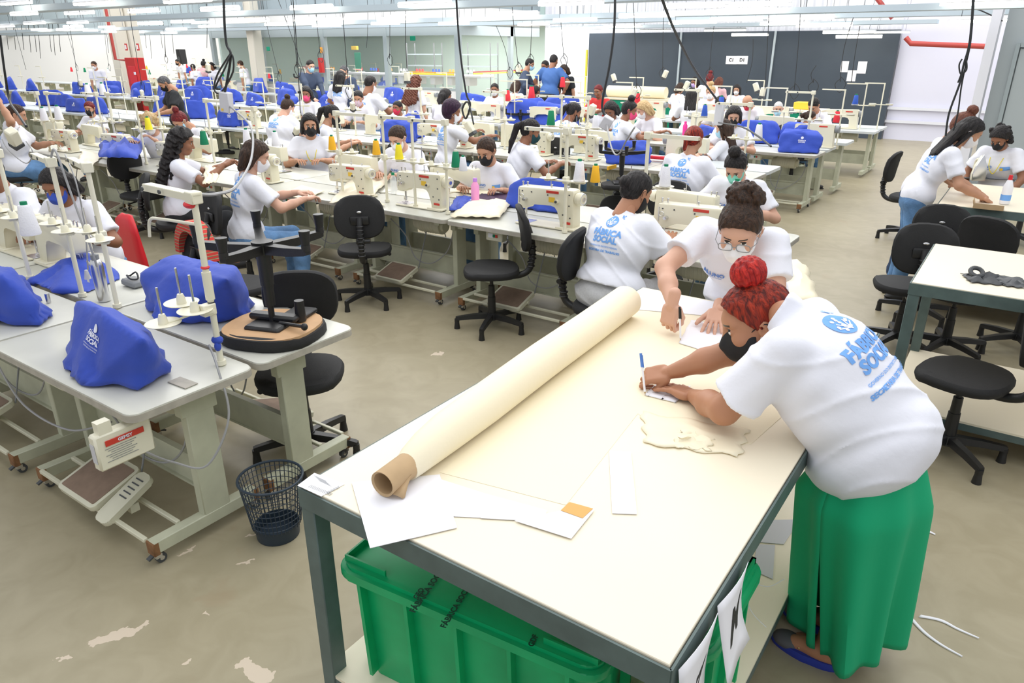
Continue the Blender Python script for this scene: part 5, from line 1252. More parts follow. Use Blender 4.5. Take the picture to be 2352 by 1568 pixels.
# control box hung under the right end of the nearest desk
t = thing('control_box', 'cream motor control box with red brand label under the nearest desk', 'control box', (-2.64, 1.13, .63), -.0)
MB().box((0, 0, 0), (.05, .22, .15), bev=.008).box((-.0, -.06, .09), (.04, .05, .06)).build('box_body', M['cream_paint'], t)
MB().box((.028, .0, .035), (.003, .15, .024), bev=.001).build('brand_label', M['label_red'], t)
me = textmesh('GEMSY', .018, .0006); me.transform(Matrix.Translation((.0305, 0, .035)) @ Matrix.Rotation(PI/2, 4, 'Z') @ Matrix.Rotation(PI/2, 4, 'X')); link('brand_text', me, M['ink_white'], t)
m = MB()
for k in range(7): m.box((.0265, -.02, .012-k*.009), (.001, .12-.02*(k % 3), .002))
m.build('small_print', M['mid_grey'], t)
m = MB(); m.box((0, -.112, 0), (.03, .002, .08)).build('side_sticker', M['paper_grey'], t)
# the blue hood on the nearest desk
hx = lambda px, py, z: onZ(px, py, z)
base = [(160, 870), (205, 885), (345, 890), (392, 852), (365, 800), (160, 840), (250, 770)]
pts = [tuple(hx(x, y, .766)) for x, y in ((162, 866), (195, 884), (300, 888), (385, 850), (345, 790), (230, 775))]
top = [(-3.20, 1.40, 1.09), (-2.98, 1.36, 1.035), (-2.86, 1.42, .99), (-3.19, 1.30, .98), (-3.16, 1.46, 1.06), (-2.80, 1.40, .88)]
# outline of the hood measured on the plane through the machine
def hoodpts(base_px, top_px, bplane, dz=.07, basez=.766):
    P_ = [tuple(onZ(x, y, basez)) for x, y in base_px]
    for x, y, db in top_px: q = onB(x, y, bplane+db); P_.append((q.x, q.y, q.z))
    return P_
hp_ = hoodpts([(160, 868), (205, 886), (310, 892), (388, 855), (355, 800), (170, 800)], [(173, 690, .0), (205, 688, .06), (255, 705, .08), (345, 758, .08), (372, 800, .06), (240, 715, -.05), (330, 775, -.06), (180, 770, -.08), (160, 790, .0), (362, 830, .0)], 1.36)
h1 = cover_obj(hp_, 3, amp=.007, sub=3); tag(h1, 'royal blue machine hood with white logo on the nearest desk', 'machine cover', 'blue machine covers')
L = [(shift(textmesh('FÁBRICA', .026, .001), 0, .02), 0), (shift(textmesh('SOCIAL', .026, .001), 0, -.004), 0), (disc(.018, 16, 0, .052), 0), (shift(textmesh('GOVERNO DO DISTRITO FEDERAL', .007, 0), 0, -.024), 0), (shift(textmesh('SECRETARIA DE TRABALHO', .0075, 0), 0, -.034), 0)]
q = onB(208, 782, 1.25); stamp('printed_logo', L, h1, h1, q, (.97, -.1, -.18), (.1, .25, 1), .004, M['ink_white'], .02)
h2 = cover_obj(hoodpts([(335, 700), (372, 745), (560, 735), (575, 700), (500, 690)], [(318, 625, -.1), (372, 592, 0), (410, 585, .1), (545, 610, .1), (560, 660, .05), (480, 600, .1), (345, 690, -.1), (520, 640, -.1)], 2.0), 5, amp=.008, sub=3); tag(h2, 'royal blue machine hood between the thread discs and the upturned chair', 'machine cover', 'blue machine covers')
h3 = cover_obj(hoodpts([(-60, 745), (90, 748), (103, 715), (60, 660), (-60, 660)], [(-40, 610, 0), (30, 612, 0), (60, 650, .05), (90, 700, 0), (0, 630, -.1)], 1.42), 8, amp=.014, sub=3); tag(h3, 'royal blue machine hood cut by the left frame edge', 'machine cover', 'blue machine covers')
h4 = cover_obj(hoodpts([(62, 645), (120, 672), (205, 672), (285, 640), (240, 610), (150, 600)], [(175, 582, 0), (200, 580, .06), (150, 600, 0), (230, 600, .05), (110, 635, 0)], 2.0), 11, amp=.014, sub=3); tag(h4, 'crumpled royal blue hood with a long point behind the silver bottle', 'machine cover', 'blue machine covers')
def stand_n(px, py, z, rz, label, dz=0, sc=1):
    o = proto('stand', stand_build); q = onZ(px, py, .765); put(o, (q.x, q.y, .765), rz, label, 'thread stands', sc); return o
st1 = thing('thread_stand', 'tall thread stand with three cream discs on the nearest desk', 'thread stand', (-2.70, 1.63, .765))
st1['group'] = 'thread stands'
MB().cyl((0, 0, -.03), (-.0, 0, .74), .0135, seg=14).cyl((0, 0, .0), (0, 0, .02), .022, seg=14).cyl((0, 0, .30), (0, 0, .42), .019, seg=12).build('pole', M['cream_paint'], st1)
e = onZ_up(325, 470, 1.5) if False else None
m = MB(); dA = V((-.95, .05, 0)).normalized()
m.box(tuple(dA*.17+V((0, 0, .745))), (.40, .04, .006), (0, 0, math.atan2(dA.y, dA.x))).box(tuple(dA*.17+V((0, -.02, .732))), (.40, .004, .028), (0, 0, math.atan2(dA.y, dA.x))).box((0, 0, .73), (.055, .05, .05), bev=.004)
m.mat(1).cyl((-.33, -.024, .735), (-.33, -.03, .735), .009, seg=10).cyl((-.2, -.024, .735), (-.2, -.03, .735), .009, seg=10); m.build('guide_arm', [M['cream_paint'], M['dark_grey']], st1)
m = MB(); m.tube(spline([(0, 0, .62), (-.3, .02, .60), (-.42, .03, .58), (-.45, .03, .5)], 5), .007, 8).build('bent_rod', M['cream_paint'], st1)
MB().ball((-.02, -.01, .70), .022, (1.6, 1, .7)).build('red_ribbon', M['red_plastic'], st1); MB().ball((.0, .0, .44), .019, (1, 1, .5)).build('red_band', M['red_plastic'], st1)
MB().ball((0, 0, .115), .024, (1.2, 1, .8)).ball((.012, -.01, .09), .016, (.8, 1, 1.4)).build('blue_ribbon', M['cover_blue'], st1)
MB().cyl((0, 0, .26), (0, 0, .29), .0145, seg=12).build('tape_band', M['cable'], st1)
m = MB(); m.box((-.1, -.03, .255), (.26, .05, .01)).box((0, -.02, .26), (.04, .06, .05), bev=.004).build('spool_arm', M['cream_paint'], st1)
for k, (px, py, zz) in enumerate(((417, 695, 1.035), (448, 713, 1.03), (375, 742, .99))):
    q = onZ(px, py, zz)-V((-2.70, 1.63, .765)); c = (q.x, q.y, q.z)
    m = MB(); m.lathe([(.02, -.010), (.070, .0), (.072, .003), (.068, .004), (.02, -.002), (.018, .022), (.012, .04)], c, 28); d = m.build('spool_disc', M['cream_paint'], st1)
    MB().cyl((q.x, q.y, q.z), (q.x, q.y, q.z+.155), .005, seg=8).build('spool_pin', M['chrome'], d)
    if k: MB().cyl((q.x, q.y, q.z-.006), (-.02, -.02, .255), .005, seg=6).build('disc_bracket', M['cream_paint'], d)
s2 = stand_n(270, 705, .765, -.25, 'thread stand carrying the silver bottle side discs, leftwards of the nearest')
s3 = stand_n(190, 680, .765, -.2, 'thread stand with a lamp box, standing in front of the blue-masked worker')
s4 = stand_n(70, 640, .765, -.1, 'thread stand at the left frame edge')
# lamp box on the third stand
def lampbox(name, loc, rot, label, sc=1):
    t = thing(name, label, 'lamp', loc, 0, 'small lamps hanging over the desks'); t.rotation_euler = rot; t.scale = (sc,)*3
    MB().box((0, 0, 0), (.06, .06, .11), bev=.008).build('lamp_housing', M['cream_paint'], t); MB().box((0, 0, -.065), (.064, .064, .03), bev=.004).build('dark_end', M['dark_grey'], t)
    return t
q = onB(30, 314, 2.25); lampbox('desk_lamp', q, (.5, .5, .3), 'cream lamp box with dark end at the left frame edge', 1.15)
cable('gooseneck', [onB(60, 325, 2.25), onB(75, 350, 2.25), onB(60, 375, 2.25), onB(20, 345, 2.25), onB(5, 320, 2.25)], .004, 'thin looped grey wire under the lamp box at left', 'grey_conduit', 'looped wires', 'wire')
cable('gooseneck', [s3.location+V((0, 0, .74)), s3.location+V((.08, 0, .80)), s3.location+V((.14, 0, .60)), s3.location+V((.20, .02, .2)), onZ(200, 600, .93)], .006, 'grey lamp wire drooping from the stand to a white plug', 'grey_conduit', 'looped wires', 'wire')
q = onZ(202, 640, .87); t = thing('power_plug', 'white power plug dangling over the crumpled blue hood', 'plug', q); MB().cyl((0, 0, -.0), (0, 0, .05), .018, .008, seg=12).build('plug_body', M['paper_grey'], t)
MB().cyl((-.008, 0, 0), (-.008, 0, -.02), .0025, seg=6).cyl((.008, 0, 0), (.008, 0, -.02), .0025, seg=6).cyl((0, 0, 0), (0, 0, -.02), .0025, seg=6).build('prong', M['chrome'], t)
cable('wire', [onZ(202, 620, .9), onZ(195, 520, 1.15), onZ(175, 420, 1.4), onZ(150, 355, 1.5)], .004, 'thin grey wire rising from the white plug', 'grey_conduit', 'looped wires', 'wire')
q = onZ(240, 690, .765); t = thing('metal_bottle', 'tall silver bottle standing behind the nearest blue hood', 'bottle', q); MB().lathe([(.03, 0), (.032, .01), (.032, .20), (.026, .23), (.02, .235)], seg=28).build('bottle_body', M['chrome'], t); MB().lathe([(.021, .233), (.021, .26), (.01, .265)], seg=20).build('bottle_cap', M['mid_grey'], t)
for px, py, z, lb in ((72, 530, 1.17, 'white thread cone standing on the disc before the blue-masked worker'),):
    cone(tuple(onZ(px, py+8, z)), 'thread_white', lb, sc=1.25 if px == 72 else 1)
mm = machine_build if False else None
mc = put(proto('machine', machine_build), (-4.85, 2.0, .765), PI, 'cream sewing machine before the blue-masked worker', 'cream sewing machines')
mc = put(proto('machine', machine_build), (-5.45, 2.0, .765), PI, 'cream sewing machine half cut by the left frame edge', 'cream sewing machines')
m = MB(); m.box((0, 0, .02), (.14, .09, .04), bev=.01).mat(1).tube(spline([(-.04, 0, .05), (0, .02, .075), (.05, 0, .05), (.03, -.03, .05), (-.03, -.02, .06)], 5, True), .005, 6); o = m.build('sewing_accessory', [M['mid_grey'], M['cable']], None, onZ(310, 655, .765)); tag(o, 'small grey attachment with black wire beside the blue hood', 'attachment')
m = MB(); m.box((0, 0, .003), (.12, .06, .004), bev=.001); o = m.build('worn_sticker', M['kraft'] if False else M['desk_edge'], None, onZ(420, 880, .7605), (0, 0, .05)); tag(o, 'worn beige sticker on the nearest desk top', 'sticker')
m = MB(); m.cyl((0, 0, 0), (0, 0, .05), .012, seg=12); o = m.build('steel_pin', M['chrome'], None, onZ(112, 694, .765)); tag(o, 'short steel peg on the left edge desk', 'peg')
m = MB(); m.tube(spline([(-2.72, 1.6, .86), (-2.60, 1.55, .80), (-2.53, 1.52, .60), (-2.55, 1.4, .42), (-2.62, 1.3, .46), (-2.62, 1.2, .56), (-2.66, 1.2, .6)], 8), .005, 6); tag(m.build('extension_cord', M['grey_conduit']), 'grey cord looping from the blue ribbon under the nearest desk', 'cord')
m = MB(); m.tube(spline([(-3.7, 1.12, .72), (-3.6, 1.15, .5), (-3.3, 1.2, .44), (-3.1, 1.3, .5)], 8), .005, 6); tag(m.build('extension_cord', M['grey_conduit']), 'grey cord sagging between the two left desks', 'cord')
def chair2(seat, back, label):
    a_ = onZ(*seat, .475); d_ = onZ(*back, .80)-a_; return chair((a_.x, a_.y), math.atan2(d_.x, -d_.y), label)
# upturned chair on the second desk
uc = proto('chair', chair_build); q = onZ(628, 752, .80)
put(uc, (0, 0, 0), 0, 'upturned black swivel chair with wooden seat underside on the desk', 'black swivel chairs with five-star bases')
uc.matrix_world = Matrix.Translation((q.x, q.y, .805+.475*1.13-.03)) @ Matrix.Rotation(.35, 4, 'Z') @ Matrix.Rotation(PI, 4, 'X') @ Matrix.Diagonal((1.05, 1.05, 1.13, 1))
for ch in list(uc.children):
    if ch.name.startswith(('backrest', 'back_support')):
        for g_ in list(ch.children): bpy.data.objects.remove(g_)
        bpy.data.objects.remove(ch)
    elif ch.name.startswith('seat') and 'plate' not in ch.name:
        R = [[V((x*s_, y*s_, z)) for x, y in [(.21*abs(math.cos(a))**.77*(1 if math.cos(a) > 0 else -1), .2*abs(math.sin(a))**.77*(1 if math.sin(a) > 0 else -1)) for a in [2*PI*i/28 for i in range(28)]]] for s_, z in ((1, .448), (1, .436))]
        MB().loft(R).build('seat_board', M['wood_pale'], uc)
m = MB(); m.box((.06, -.12, .425), (.12, .16, .02), bev=.006).box((.0, -.02, .41), (.24, .06, .03), bev=.01).cyl((.11, -.06, .43), (.11, -.06, .34), .025, .022, seg=14); m.build('tilt_bracket', M['black_plastic'], uc)
uc2 = chair((-2.62, 2.52), -2.0, 'black chair behind the desk with the upturned chair')
qs = onZ(690, 858, .47); qb = onZ(702, 655, .80); dd = qb-qs; uc2.location = (qs.x, qs.y, 0); uc2.rotation_euler = (0, 0, math.atan2(dd.x, -dd.y))
# loose kerchief-like seat pad hanging below the desk edge is the second chair's seat
chair2((838, 572), (818, 522), 'empty black chair with its back to the camera, left of the middle pair')
c2 = chair((onZ(1130, 752, 0).x, onZ(1130, 752, 0).y), 2.25, 'empty black chair before the second machine, right of the middle pair')
q = onZ(345, 540, 0); chair((q.x, q.y), -1.6, 'empty black chair seen sideways behind the blue-masked worker')
q = onZ(478, 580, .78); c3 = chair((q.x-.05, q.y+.24), -.15, 'black chair draped with a red and green striped cloth')
tag(MB().loft([[V((r*math.cos(a)*1.0, y, .80+r*math.sin(a)*1.05)) for a in [PI*i/14 for i in range(15)]] for r, y in ((.165, -.05), (.23, -.05), (.23, .05), (.165, .05), (.165, -.05))], closed=False).build('striped_cloth', None, None, (c3.location.x, c3.location.y-.0, -.02), (0, 0, 3.3)), 'red and green striped cloth looped over a chair back', 'cloth')
sc_ = bpy.data.objects['striped_cloth']; sc_.rotation_euler = (0, 0, -.15); sc_.location = c3.location+V((-.04, -.265, -.05)); sm = mat('striped_weave', (.5, .3, .15), .9); nt = sm.node_tree; w_ = nt.nodes.new('ShaderNodeTexWave'); w_.inputs['Scale'].default_value = 7; w_.bands_direction = 'Z'; rp = nt.nodes.new('ShaderNodeValToRGB'); rp.color_ramp.interpolation = 'CONSTANT'
for k, (ps, cl) in enumerate(((0, (.62, .05, .04, 1)), (.3, (.55, .33, .2, 1)), (.55, (.16, .2, .1, 1)), (.8, (.62, .05, .04, 1)))):
    e_ = rp.color_ramp.elements[k] if k < 2 else rp.color_ramp.elements.new(ps); e_.position = ps; e_.color = cl
tc = nt.nodes.new('ShaderNodeTexCoord'); nt.links.new(tc.outputs['Object'], w_.inputs[0]); nt.links.new(w_.outputs['Fac'], rp.inputs[0]); nt.links.new(rp.outputs[0], nt.nodes['Principled BSDF'].inputs['Base Color']); sc_.data.materials.append(sm)
q = onB(258, 520, 3.0); o = cover_obj([(-.2, 0, -.5), (.2, 0, -.5), (.16, 0, 0), (-.16, 0, 0), (-.1, .05, .05), (.1, .05, .05), (.2, .06, -.45)], 3, 'red_chair_back', 1, .003, 'red_plastic'); o.location = q+V((0, .1, .05)); tag(o, 'bright red chair back behind the blue-masked worker', 'chair')
# basket
t = thing('waste_basket', 'dark blue openwork plastic waste basket on the floor', 'basket', (onZ(640, 1225, 0).x, onZ(640, 1225, 0).y, 0))
MB().lathe([(.0, .002), (.094, .002), (.098, .05), (.099, .065), (.095, .065), (.09, .008), (0, .008)], seg=40, cap=False).build('basket_base', M['basket'], t)
m = MB()
rad = lambda z: .098+.038*(z/.30)
for k in range(40):
    a = 2*PI*k/40; m.tube([(rad(z)*math.cos(a), rad(z)*math.sin(a), z) for z in (.06, .30)], .0022, 4)
for k in range(8): z = .085+k*.028; m.torus((0, 0, z), rad(z), .0023, seg=40, ms=4)
m.build('basket_mesh', M['basket'], t); MB().torus((0, 0, .302), .138, .006, seg=40, ms=8).build('basket_rim', M['basket'], t)
# ------------------------------------------------------------ green bins under the cutting table
def bin_(cx, cy, w_, d_, label, z=.213):
    t = thing('storage_bin', label, 'bin', (cx, cy, z), 0, 'green plastic bins under the cutting table'); h_ = .42
    m = MB(); m.loft([[V((x*s_, y*s_, zz)) for x, y in rrect(w_-.06, d_-.06, .04)] for s_, zz in ((.9, 0), (1, h_-.03))])
    for i in range(5):
        x = (-.42+.21*i)*(w_-.06); m.box((x, -(d_-.06)/2+.0, h_/2), (.012, .035, h_-.04), (.05, 0, 0))
    for i in range(3):
        for s_ in (-1, 1): m.box((s_*(w_-.06)/2, (-.3+.3*i)*d_, h_/2), (.03, .012, h_-.04))
    m.build('bin_body', M['green_bin'], t)
    m = MB(); m.prism(rrect(w_, d_, .06), .028, Matrix.Translation((0, 0, h_-.03)), bev=.006).prism(rrect(w_-.03, d_-.03, .05), .012, Matrix.Translation((0, 0, h_-.002)), bev=.003)
    for sx in (-1, 1):
        for sy in (-1, 1): m.box((sx*(w_/2-.10), sy*(d_/2-.035), h_+.018), (.15, .006, .022)).box((sx*(w_/2-.0285), sy*(d_/2-.105), h_+.0175), (.006, .13, .0235))
    lid = m.build('bin_lid', M['green_bin'], t); return t, lid
bl = onZ(765, 1290, .63)
bA, lidA = bin_(-1.02, 1.42, .86, .56, 'large green storage bin with stamped lid under the table, left')
bB, _ = bin_(-.02-.2+.0, 1.62, .20, .46, 'narrow green bin seen past the right front leg')
bB.location.x = -.47
bA.rotation_euler = (0, 0, .10)
bpy.context.view_layer.update()
for px, py, s_, txt in ((985, 1350, 1.0, 'FÁBRICA SOCIAL'), (962, 1362, .8, 'GEO'), (1050, 1388, .9, 'FÁBRICA SOCIAL'), (1225, 1470, .8, 'GDF')):
    x, y = (bA.matrix_world.inverted() @ onZ(px, py, .648)).xy
    me = textmesh(txt, .026*s_, .001); me.transform(Matrix.Translation((x, y, .4345)) @ Matrix.Rotation(PI/2+.15, 4, 'Z')); link('stamped_text', me, M['ink_green'], lidA)
# ------------------------------------------------------------ things on the cutting table
ZT = .902
def flat(name, pxs, z, th, mk, label, cat='paper', group=None, curl=0, parent=None):
    P_ = [onZ(x, y, z) for x, y in pxs]; cx = sum(p.x for p in P_)/len(P_); cy = sum(p.y for p in P_)/len(P_)
    m = MB(); m.prism([(p.x-cx, p.y-cy) for p in P_], th); o = m.build(name, M[mk], None, (cx, cy, z), smooth=False)
    return tag(o, label, cat, group)
flat('fabric_sheet', [(1010, 1085), (1300, 1160), (1465, 950), (1520, 990), (1725, 1020), (1860, 900), (1850, 760), (1660, 720), (1470, 705)], ZT-.0008, .0010, 'interfacing', 'large cream interfacing sheet unrolled across the cutting table', 'fabric')
flat('paper_sheet', [(808, 1108), (1010, 1090), (1050, 1212), (850, 1259)], ZT+.002, .0015, 'paper', 'large white paper sheet overhanging the front table edge', 'paper', 'white pattern papers on the cutting table')
flat('paper_sheet', [(1010, 1100), (1112, 1133), (1104, 1189), (1042, 1186)], ZT+.001, .001, 'paper', 'small white paper between the big sheet and the long strip', 'paper', 'white pattern papers on the cutting table')
flat('paper_sheet', [(1112, 1133), (1256, 1172), (1252, 1198), (1104, 1190)], ZT+.002, .001, 'paper', 'long white paper strip left of the orange patch', 'paper', 'white pattern papers on the cutting table')
flat('paper_sheet', [(1182, 1196), (1290, 1172), (1366, 1170), (1312, 1237)], ZT+.0035, .001, 'paper', 'white pattern paper carrying an orange patch', 'paper', 'white pattern papers on the cutting table')
flat('orange_patch', [(1288, 1172), (1308, 1153), (1362, 1168), (1338, 1190)], ZT+.005, .001, 'orange_paper', 'orange brown patch on the white pattern paper', 'paper')
flat('paper_strip', [(1399, 1036), (1449, 1038), (1463, 1181), (1406, 1179)], ZT+.0015, .0015, 'paper', 'upright white paper strip in the middle of the table', 'paper', 'white pattern papers on the cutting table')
lb = flat('label_sheet', [(683, 1115), (722, 1086), (792, 1112), (738, 1140)], ZT, .0008, 'paper', 'white printed label sheet on the near left table corner', 'label')
m = MB(); r = random.Random(2)
for k in range(16): p = onZ(712+k*3.2, 1116+k*1.25, ZT+.001); m.box((p.x, p.y, ZT+.001), (.0016, .013, .0004))
for k in range(12): p = onZ(752+k*2.4, 1131-k*1.2, ZT+.001); m.box((p.x, p.y, ZT+.001), (.0014, .011, .0004), (0, 0, 1.1))
for k in range(5): p = onZ(735+k*3, 1098+k*3, ZT+.001); m.box((p.x, p.y, ZT+.001), (.05, .0012, .0004))
o = m.build('barcode', M['mid_grey'], None); o.parent = lb; o.matrix_parent_inverse = Matrix.Translation(lb.location).inverted()
# fabric roll with cardboard core
R0, R1 = onZ(880, 1112, .9+.045), onZ(1440, 690, .9+.075)
t = thing('fabric_roll', 'long cream fabric roll on a cardboard core along the cutting table', 'fabric roll', (0, 0, 0))
ax = (R1-R0); Lr = ax.length; ax.normalize(); fr = frame(ax, (0, 0, 1)); rings = []
for i, (s_, r) in enumerate(((.10, .040), (.13, .047), (.20, .056), (.30, .063), (.5, .068), (.9, .071), (1.3, .072), (Lr-.02, .073), (Lr, .070))):
    c = R0+ax*s_; c.z = .9025+r+.002*math.sin(s_*9); rings.append([c+fr @ V((r*(1+.006*math.sin(5*a+s_*6))*math.cos(a), 0, r*(1+.006*math.sin(4*a+s_*8))*math.sin(a))) for a in [2*PI*k/40 for k in range(40)]])
MB().loft(rings).build('rolled_fabric', M['interfacing'], t)
rc = .0385; c0 = R0.copy(); c0.z = .9+.047; dN = ax
m = MB(); Rr = []
for s_, r in ((.15, rc-.006), (.0, rc-.006), (-.004, rc), (.15, rc)): Rr.append([c0+dN*s_+fr @ V((r*math.cos(a), 0, r*math.sin(a))) for a in [2*PI*k/32 for k in range(32)]])
m.loft(Rr, caps=False); cyl_ = m.build('cardboard_core', M['kraft'], t)
f0 = c0+fr @ V((rc*.9, .0, -.01)); tip = onZ(927, 1144, ZT+.006); a_ = c0+ax*.075+fr @ V((rc, 0, 0)); b_ = c0+fr @ V((rc*.8, 0, -rc*.6)); mid = (a_+tip)/2
m = MB(); Rr = [[a_, a_*.5+b_*.5, b_], [a_.lerp(tip, .5), (a_*.5+b_*.5).lerp(tip, .5)+V((0, 0, .004)), b_.lerp(tip, .5)], [tip+V((0, .004, 0)), tip+V((0, 0, .001)), tip-V((0, .003, 0))]]
m.loft(Rr, closed=False); o = m.build('torn_flap', M['kraft'], t); sl = o.modifiers.new('thickness', 'SOLIDIFY'); sl.thickness = .0018
# loose strips by the writing hands, cream scraps
def cloth_patch(name, pxs, z, label, mk='interfacing', amp=.006, seed=0, cat='fabric', group=None, zt=None, n=12):
    P_ = [onZ(x, y, z) for x, y in pxs]; m = MB(); rs = random.Random(seed); ph = [rs.random()*6 for _ in range(4)]; rings = []
    for j in range(n+1):
        v = j/n; row = []
        for i in range(n+1):
            u = i/n; p = (P_[0]*(1-u)+P_[1]*u)*(1-v)+(P_[3]*(1-u)+P_[2]*u)*v
            w_ = (.5+.5*math.sin(u*9+ph[0]+3*math.sin(v*5+ph[1])))*(.5+.5*math.sin(v*11+ph[2]+2*u)); hgt = amp*w_*min(1, 4*min(u, 1-u, v, 1-v)+.15)
            if zt: hgt += zt*math.sin(PI*u)**.6*math.sin(PI*v)**.6*(.55+.45*math.sin(u*13+ph[1]+2*math.sin(v*9))*math.sin(v*11+ph[2]+2*math.sin(u*7)))+.012*abs(math.sin(u*19+v*14+ph[0]))
            row.append(p+V((.01*math.sin(v*17+ph[3]), .01*math.sin(u*15+ph[0]), hgt)))
        rings.append(row)
    m.loft(rings, closed=False); o = m.build(name, M[mk]); s_ = o.modifiers.new('thickness', 'SOLIDIFY'); s_.thickness = .002; s_.offset = 1; return tag(o, label, cat, group)
cloth_patch('interfacing_scrap', [(1470, 945), (1720, 985), (1700, 1050), (1480, 1020)], ZT+.0015, 'crumpled cream interfacing scraps below the writing hands', amp=.012, seed=4)
cloth_patch('interfacing_scrap', [(1560, 985), (1640, 1000), (1630, 1035), (1550, 1025)], ZT+.004, 'small wrinkled cream scrap on the larger scraps', amp=.016, seed=9)
cloth_patch('fabric_bundle', [(1660, 700), (1880, 690), (1850, 610), (1700, 600)], ZT+.003, 'folded cream fabric bundle behind the two women', amp=.03, seed=6, zt=.09)
cloth_patch('pattern_piece', [(1478, 905), (1500, 885), (1590, 890), (1560, 925)], ZT+.003, 'lilac white cut pattern piece being traced', 'paper', amp=.001, seed=2, cat='paper')
cloth_patch('pattern_piece', [(1560, 790), (1590, 735), (1690, 745), (1680, 830)], ZT+.003, 'white pattern paper held by the spread hand', 'paper', amp=.001, seed=3, cat='paper')
flat('white_board', [(1478, 665), (1640, 693), (1680, 730), (1455, 710)], ZT+.0016, .001, 'paper', 'white strip of bare table board beyond the fabric', 'paper')
# paper signs taped on the right edge of the table
def sign(y0, y1, z0, z1, txt, label, skew=.02):
    x = TA[1]+.008; m = MB(); n = 8; R = []
    for j in range(n+1):
        v = j/n; R.append([V((x+.012*math.sin(v*3+u*.4)+skew*v*v, y0+(y1-y0)*u/6+.01*v*math.sin(u), z1+(z0-z1)*v)) for u in range(7)])
    m.loft(R, closed=False); o = m.build('taped_sign', M['paper']); s_ = o.modifiers.new('thickness', 'SOLIDIFY'); s_.thickness = .0012; tag(o, label, 'sign', 'white paper signs taped to the table edge')
    if txt:
        L_ = [(textmesh(txt, .13, .002, shear=.3), 0)]; stamp('sign_text', L_, o, o, (x, (y0+y1)/2, (z0+z1)/2), (0, 1, 0), (0, 0, 1), .002, M['ink_black'], .03)
    return o
sign(1.09, 1.29, .60, .885, 'Z', 'white paper sign with a black slanted figure, nearest the table corner')
sign(1.31, 1.50, .66, .885, 'M', 'white paper sign curling off the table edge, farther of two', .05)
# adhesive tape strands
for k, (p0, p1, lb) in enumerate((((1735, 1340), (1800, 1330), 'clear tape strip dangling above the lower shelf'), ((1700, 1350), (1760, 1440), 'thin twisted tape strand hanging from the paper sign'))):
    a_, b_ = onZ(*p0, .55), onZ(*p1, .45); m = MB(); m.tube(spline([a_, (a_+b_)/2+V((0, 0, -.02)), b_], 6), .0012, 4); tag(m.build('tape_strand', M['paper_grey']), lb, 'tape')
for pxs, lb in (([(1748, 1195), (1838, 1193), (1800, 1250), (1740, 1245)], 'pale paper scrap on the lower shelf, farther one'), ([(1738, 1250), (1780, 1252), (1775, 1330), (1730, 1310)], 'pale paper scrap on the lower shelf, nearer one')):
    flat('paper_scrap', pxs, .214, .002, 'paper_grey', lb, 'paper', 'paper scraps on the lower shelf')
# strips on the floor
for P_, lb in (([(2112, 1415), (2160, 1425), (2200, 1445), (2248, 1466)], 'white paper ribbon on the floor, farther of two by the skirt'), ([(2085, 1412), (2120, 1450), (2160, 1480), (2210, 1508)], 'white paper ribbon on the floor, nearer of two by the skirt'), ([(2122, 1220), (2135, 1222), (2148, 1228)], 'small white paper snip on the floor behind the skirt')):
    pts_ = spline([onZ(x, y, .003) for x, y in P_], 6); m = MB(); w0 = .006
    R = []
    for i, p in enumerate(pts_): t_ = 1-i/len(pts_); d_ = V((.35, .9, 0))*(w0*(.3+t_)); R.append([p-d_, p+d_+V((0, 0, .004))])
    m.loft(R, closed=False); o = m.build('paper_ribbon', M['paper']); s_ = o.modifiers.new('thickness', 'SOLIDIFY'); s_.thickness = .001; tag(o, lb, 'paper', 'paper ribbons on the floor')
# ------------------------------------------------------------ the two women at the cutting table
HA = V((-.165, 2.24, 0))
def LH(px, py, z, o=HA, rz=PI/2):
    q = onZ(px, py, z)-o; return Matrix.Rotation(-rz, 3, 'Z') @ q
lw = LH(1590, 908, .93); rw = LH(1528, 858, .965)
lw, rw = lw/.97, rw/.97
hr = person('person with red top-bun hair in green skirt leaning over the table, writing', HA, PI/2, pose='stand', hz=.925, lean=.76, fat=1.45, dep=1.6, hcoff=(.06, .125, -.05), hem=.085, hs=1.17, sneck=-.04, sc=.97, skin='mid', shirt='white_cotton', hair='topbun', mask='black', lod=0, low=False,
            head=(.42, -.55, .10), hands=[lw, rw], hk=('flat', 'grip'), pole=[(-.9, -.1, -.6), (.7, .2, -.9)], hairm=HR['redtop'], slv=.80,
            hand_rot=(((.25, 1, -.03), (.1, .05, 1)), ((-.35, .85, -.25), (-.55, .0, 1))))
hr['t']['label'] = 'person with red top-bun hair in green skirt leaning over the table, writing'
back_logo(hr, 0, 1.25, dx=-.035, dy=-.035)
# skirt and lower body
sk = MB(); R = []; NS = 84
for j in range(30):
    v = j/29; z = .94-v*.895; row = []
    for i in range(NS+1):
        a = i/NS*2*PI-2.05; amp = .010+.05*v**1.2
        rx = .12+.075*min(1, v*4)-.035*v; ry = .14+.08*min(1, v*4)-.035*v
        f_ = 1+amp/.2*(math.sin(4*a+.7)*.5+math.sin(9*a+1.5+v)*.45)
        gap = max(0, (v-.42))*.28; aa = a+gap*(.5-i/NS)*2*.55
        x = math.cos(aa)*rx*f_+.05*v; y = math.sin(aa)*ry*f_+.13*v
        zz = z+.45*x*max(0, 1-v*4)+.03*v+.05*v*max(0, math.cos(aa))
        row.append(V((x*1.0, y, zz)))
    R.append(row)
sk.loft(R, closed=False); o = sk.build('skirt', M['green_skirt'], hr['t']); o.matrix_parent_inverse = hr['t'].matrix_world.inverted(); o.location = (-.21, 2.22, 0)
s_ = o.modifiers.new('thickness', 'SOLIDIFY'); s_.thickness = .004
s = SDF(.03)
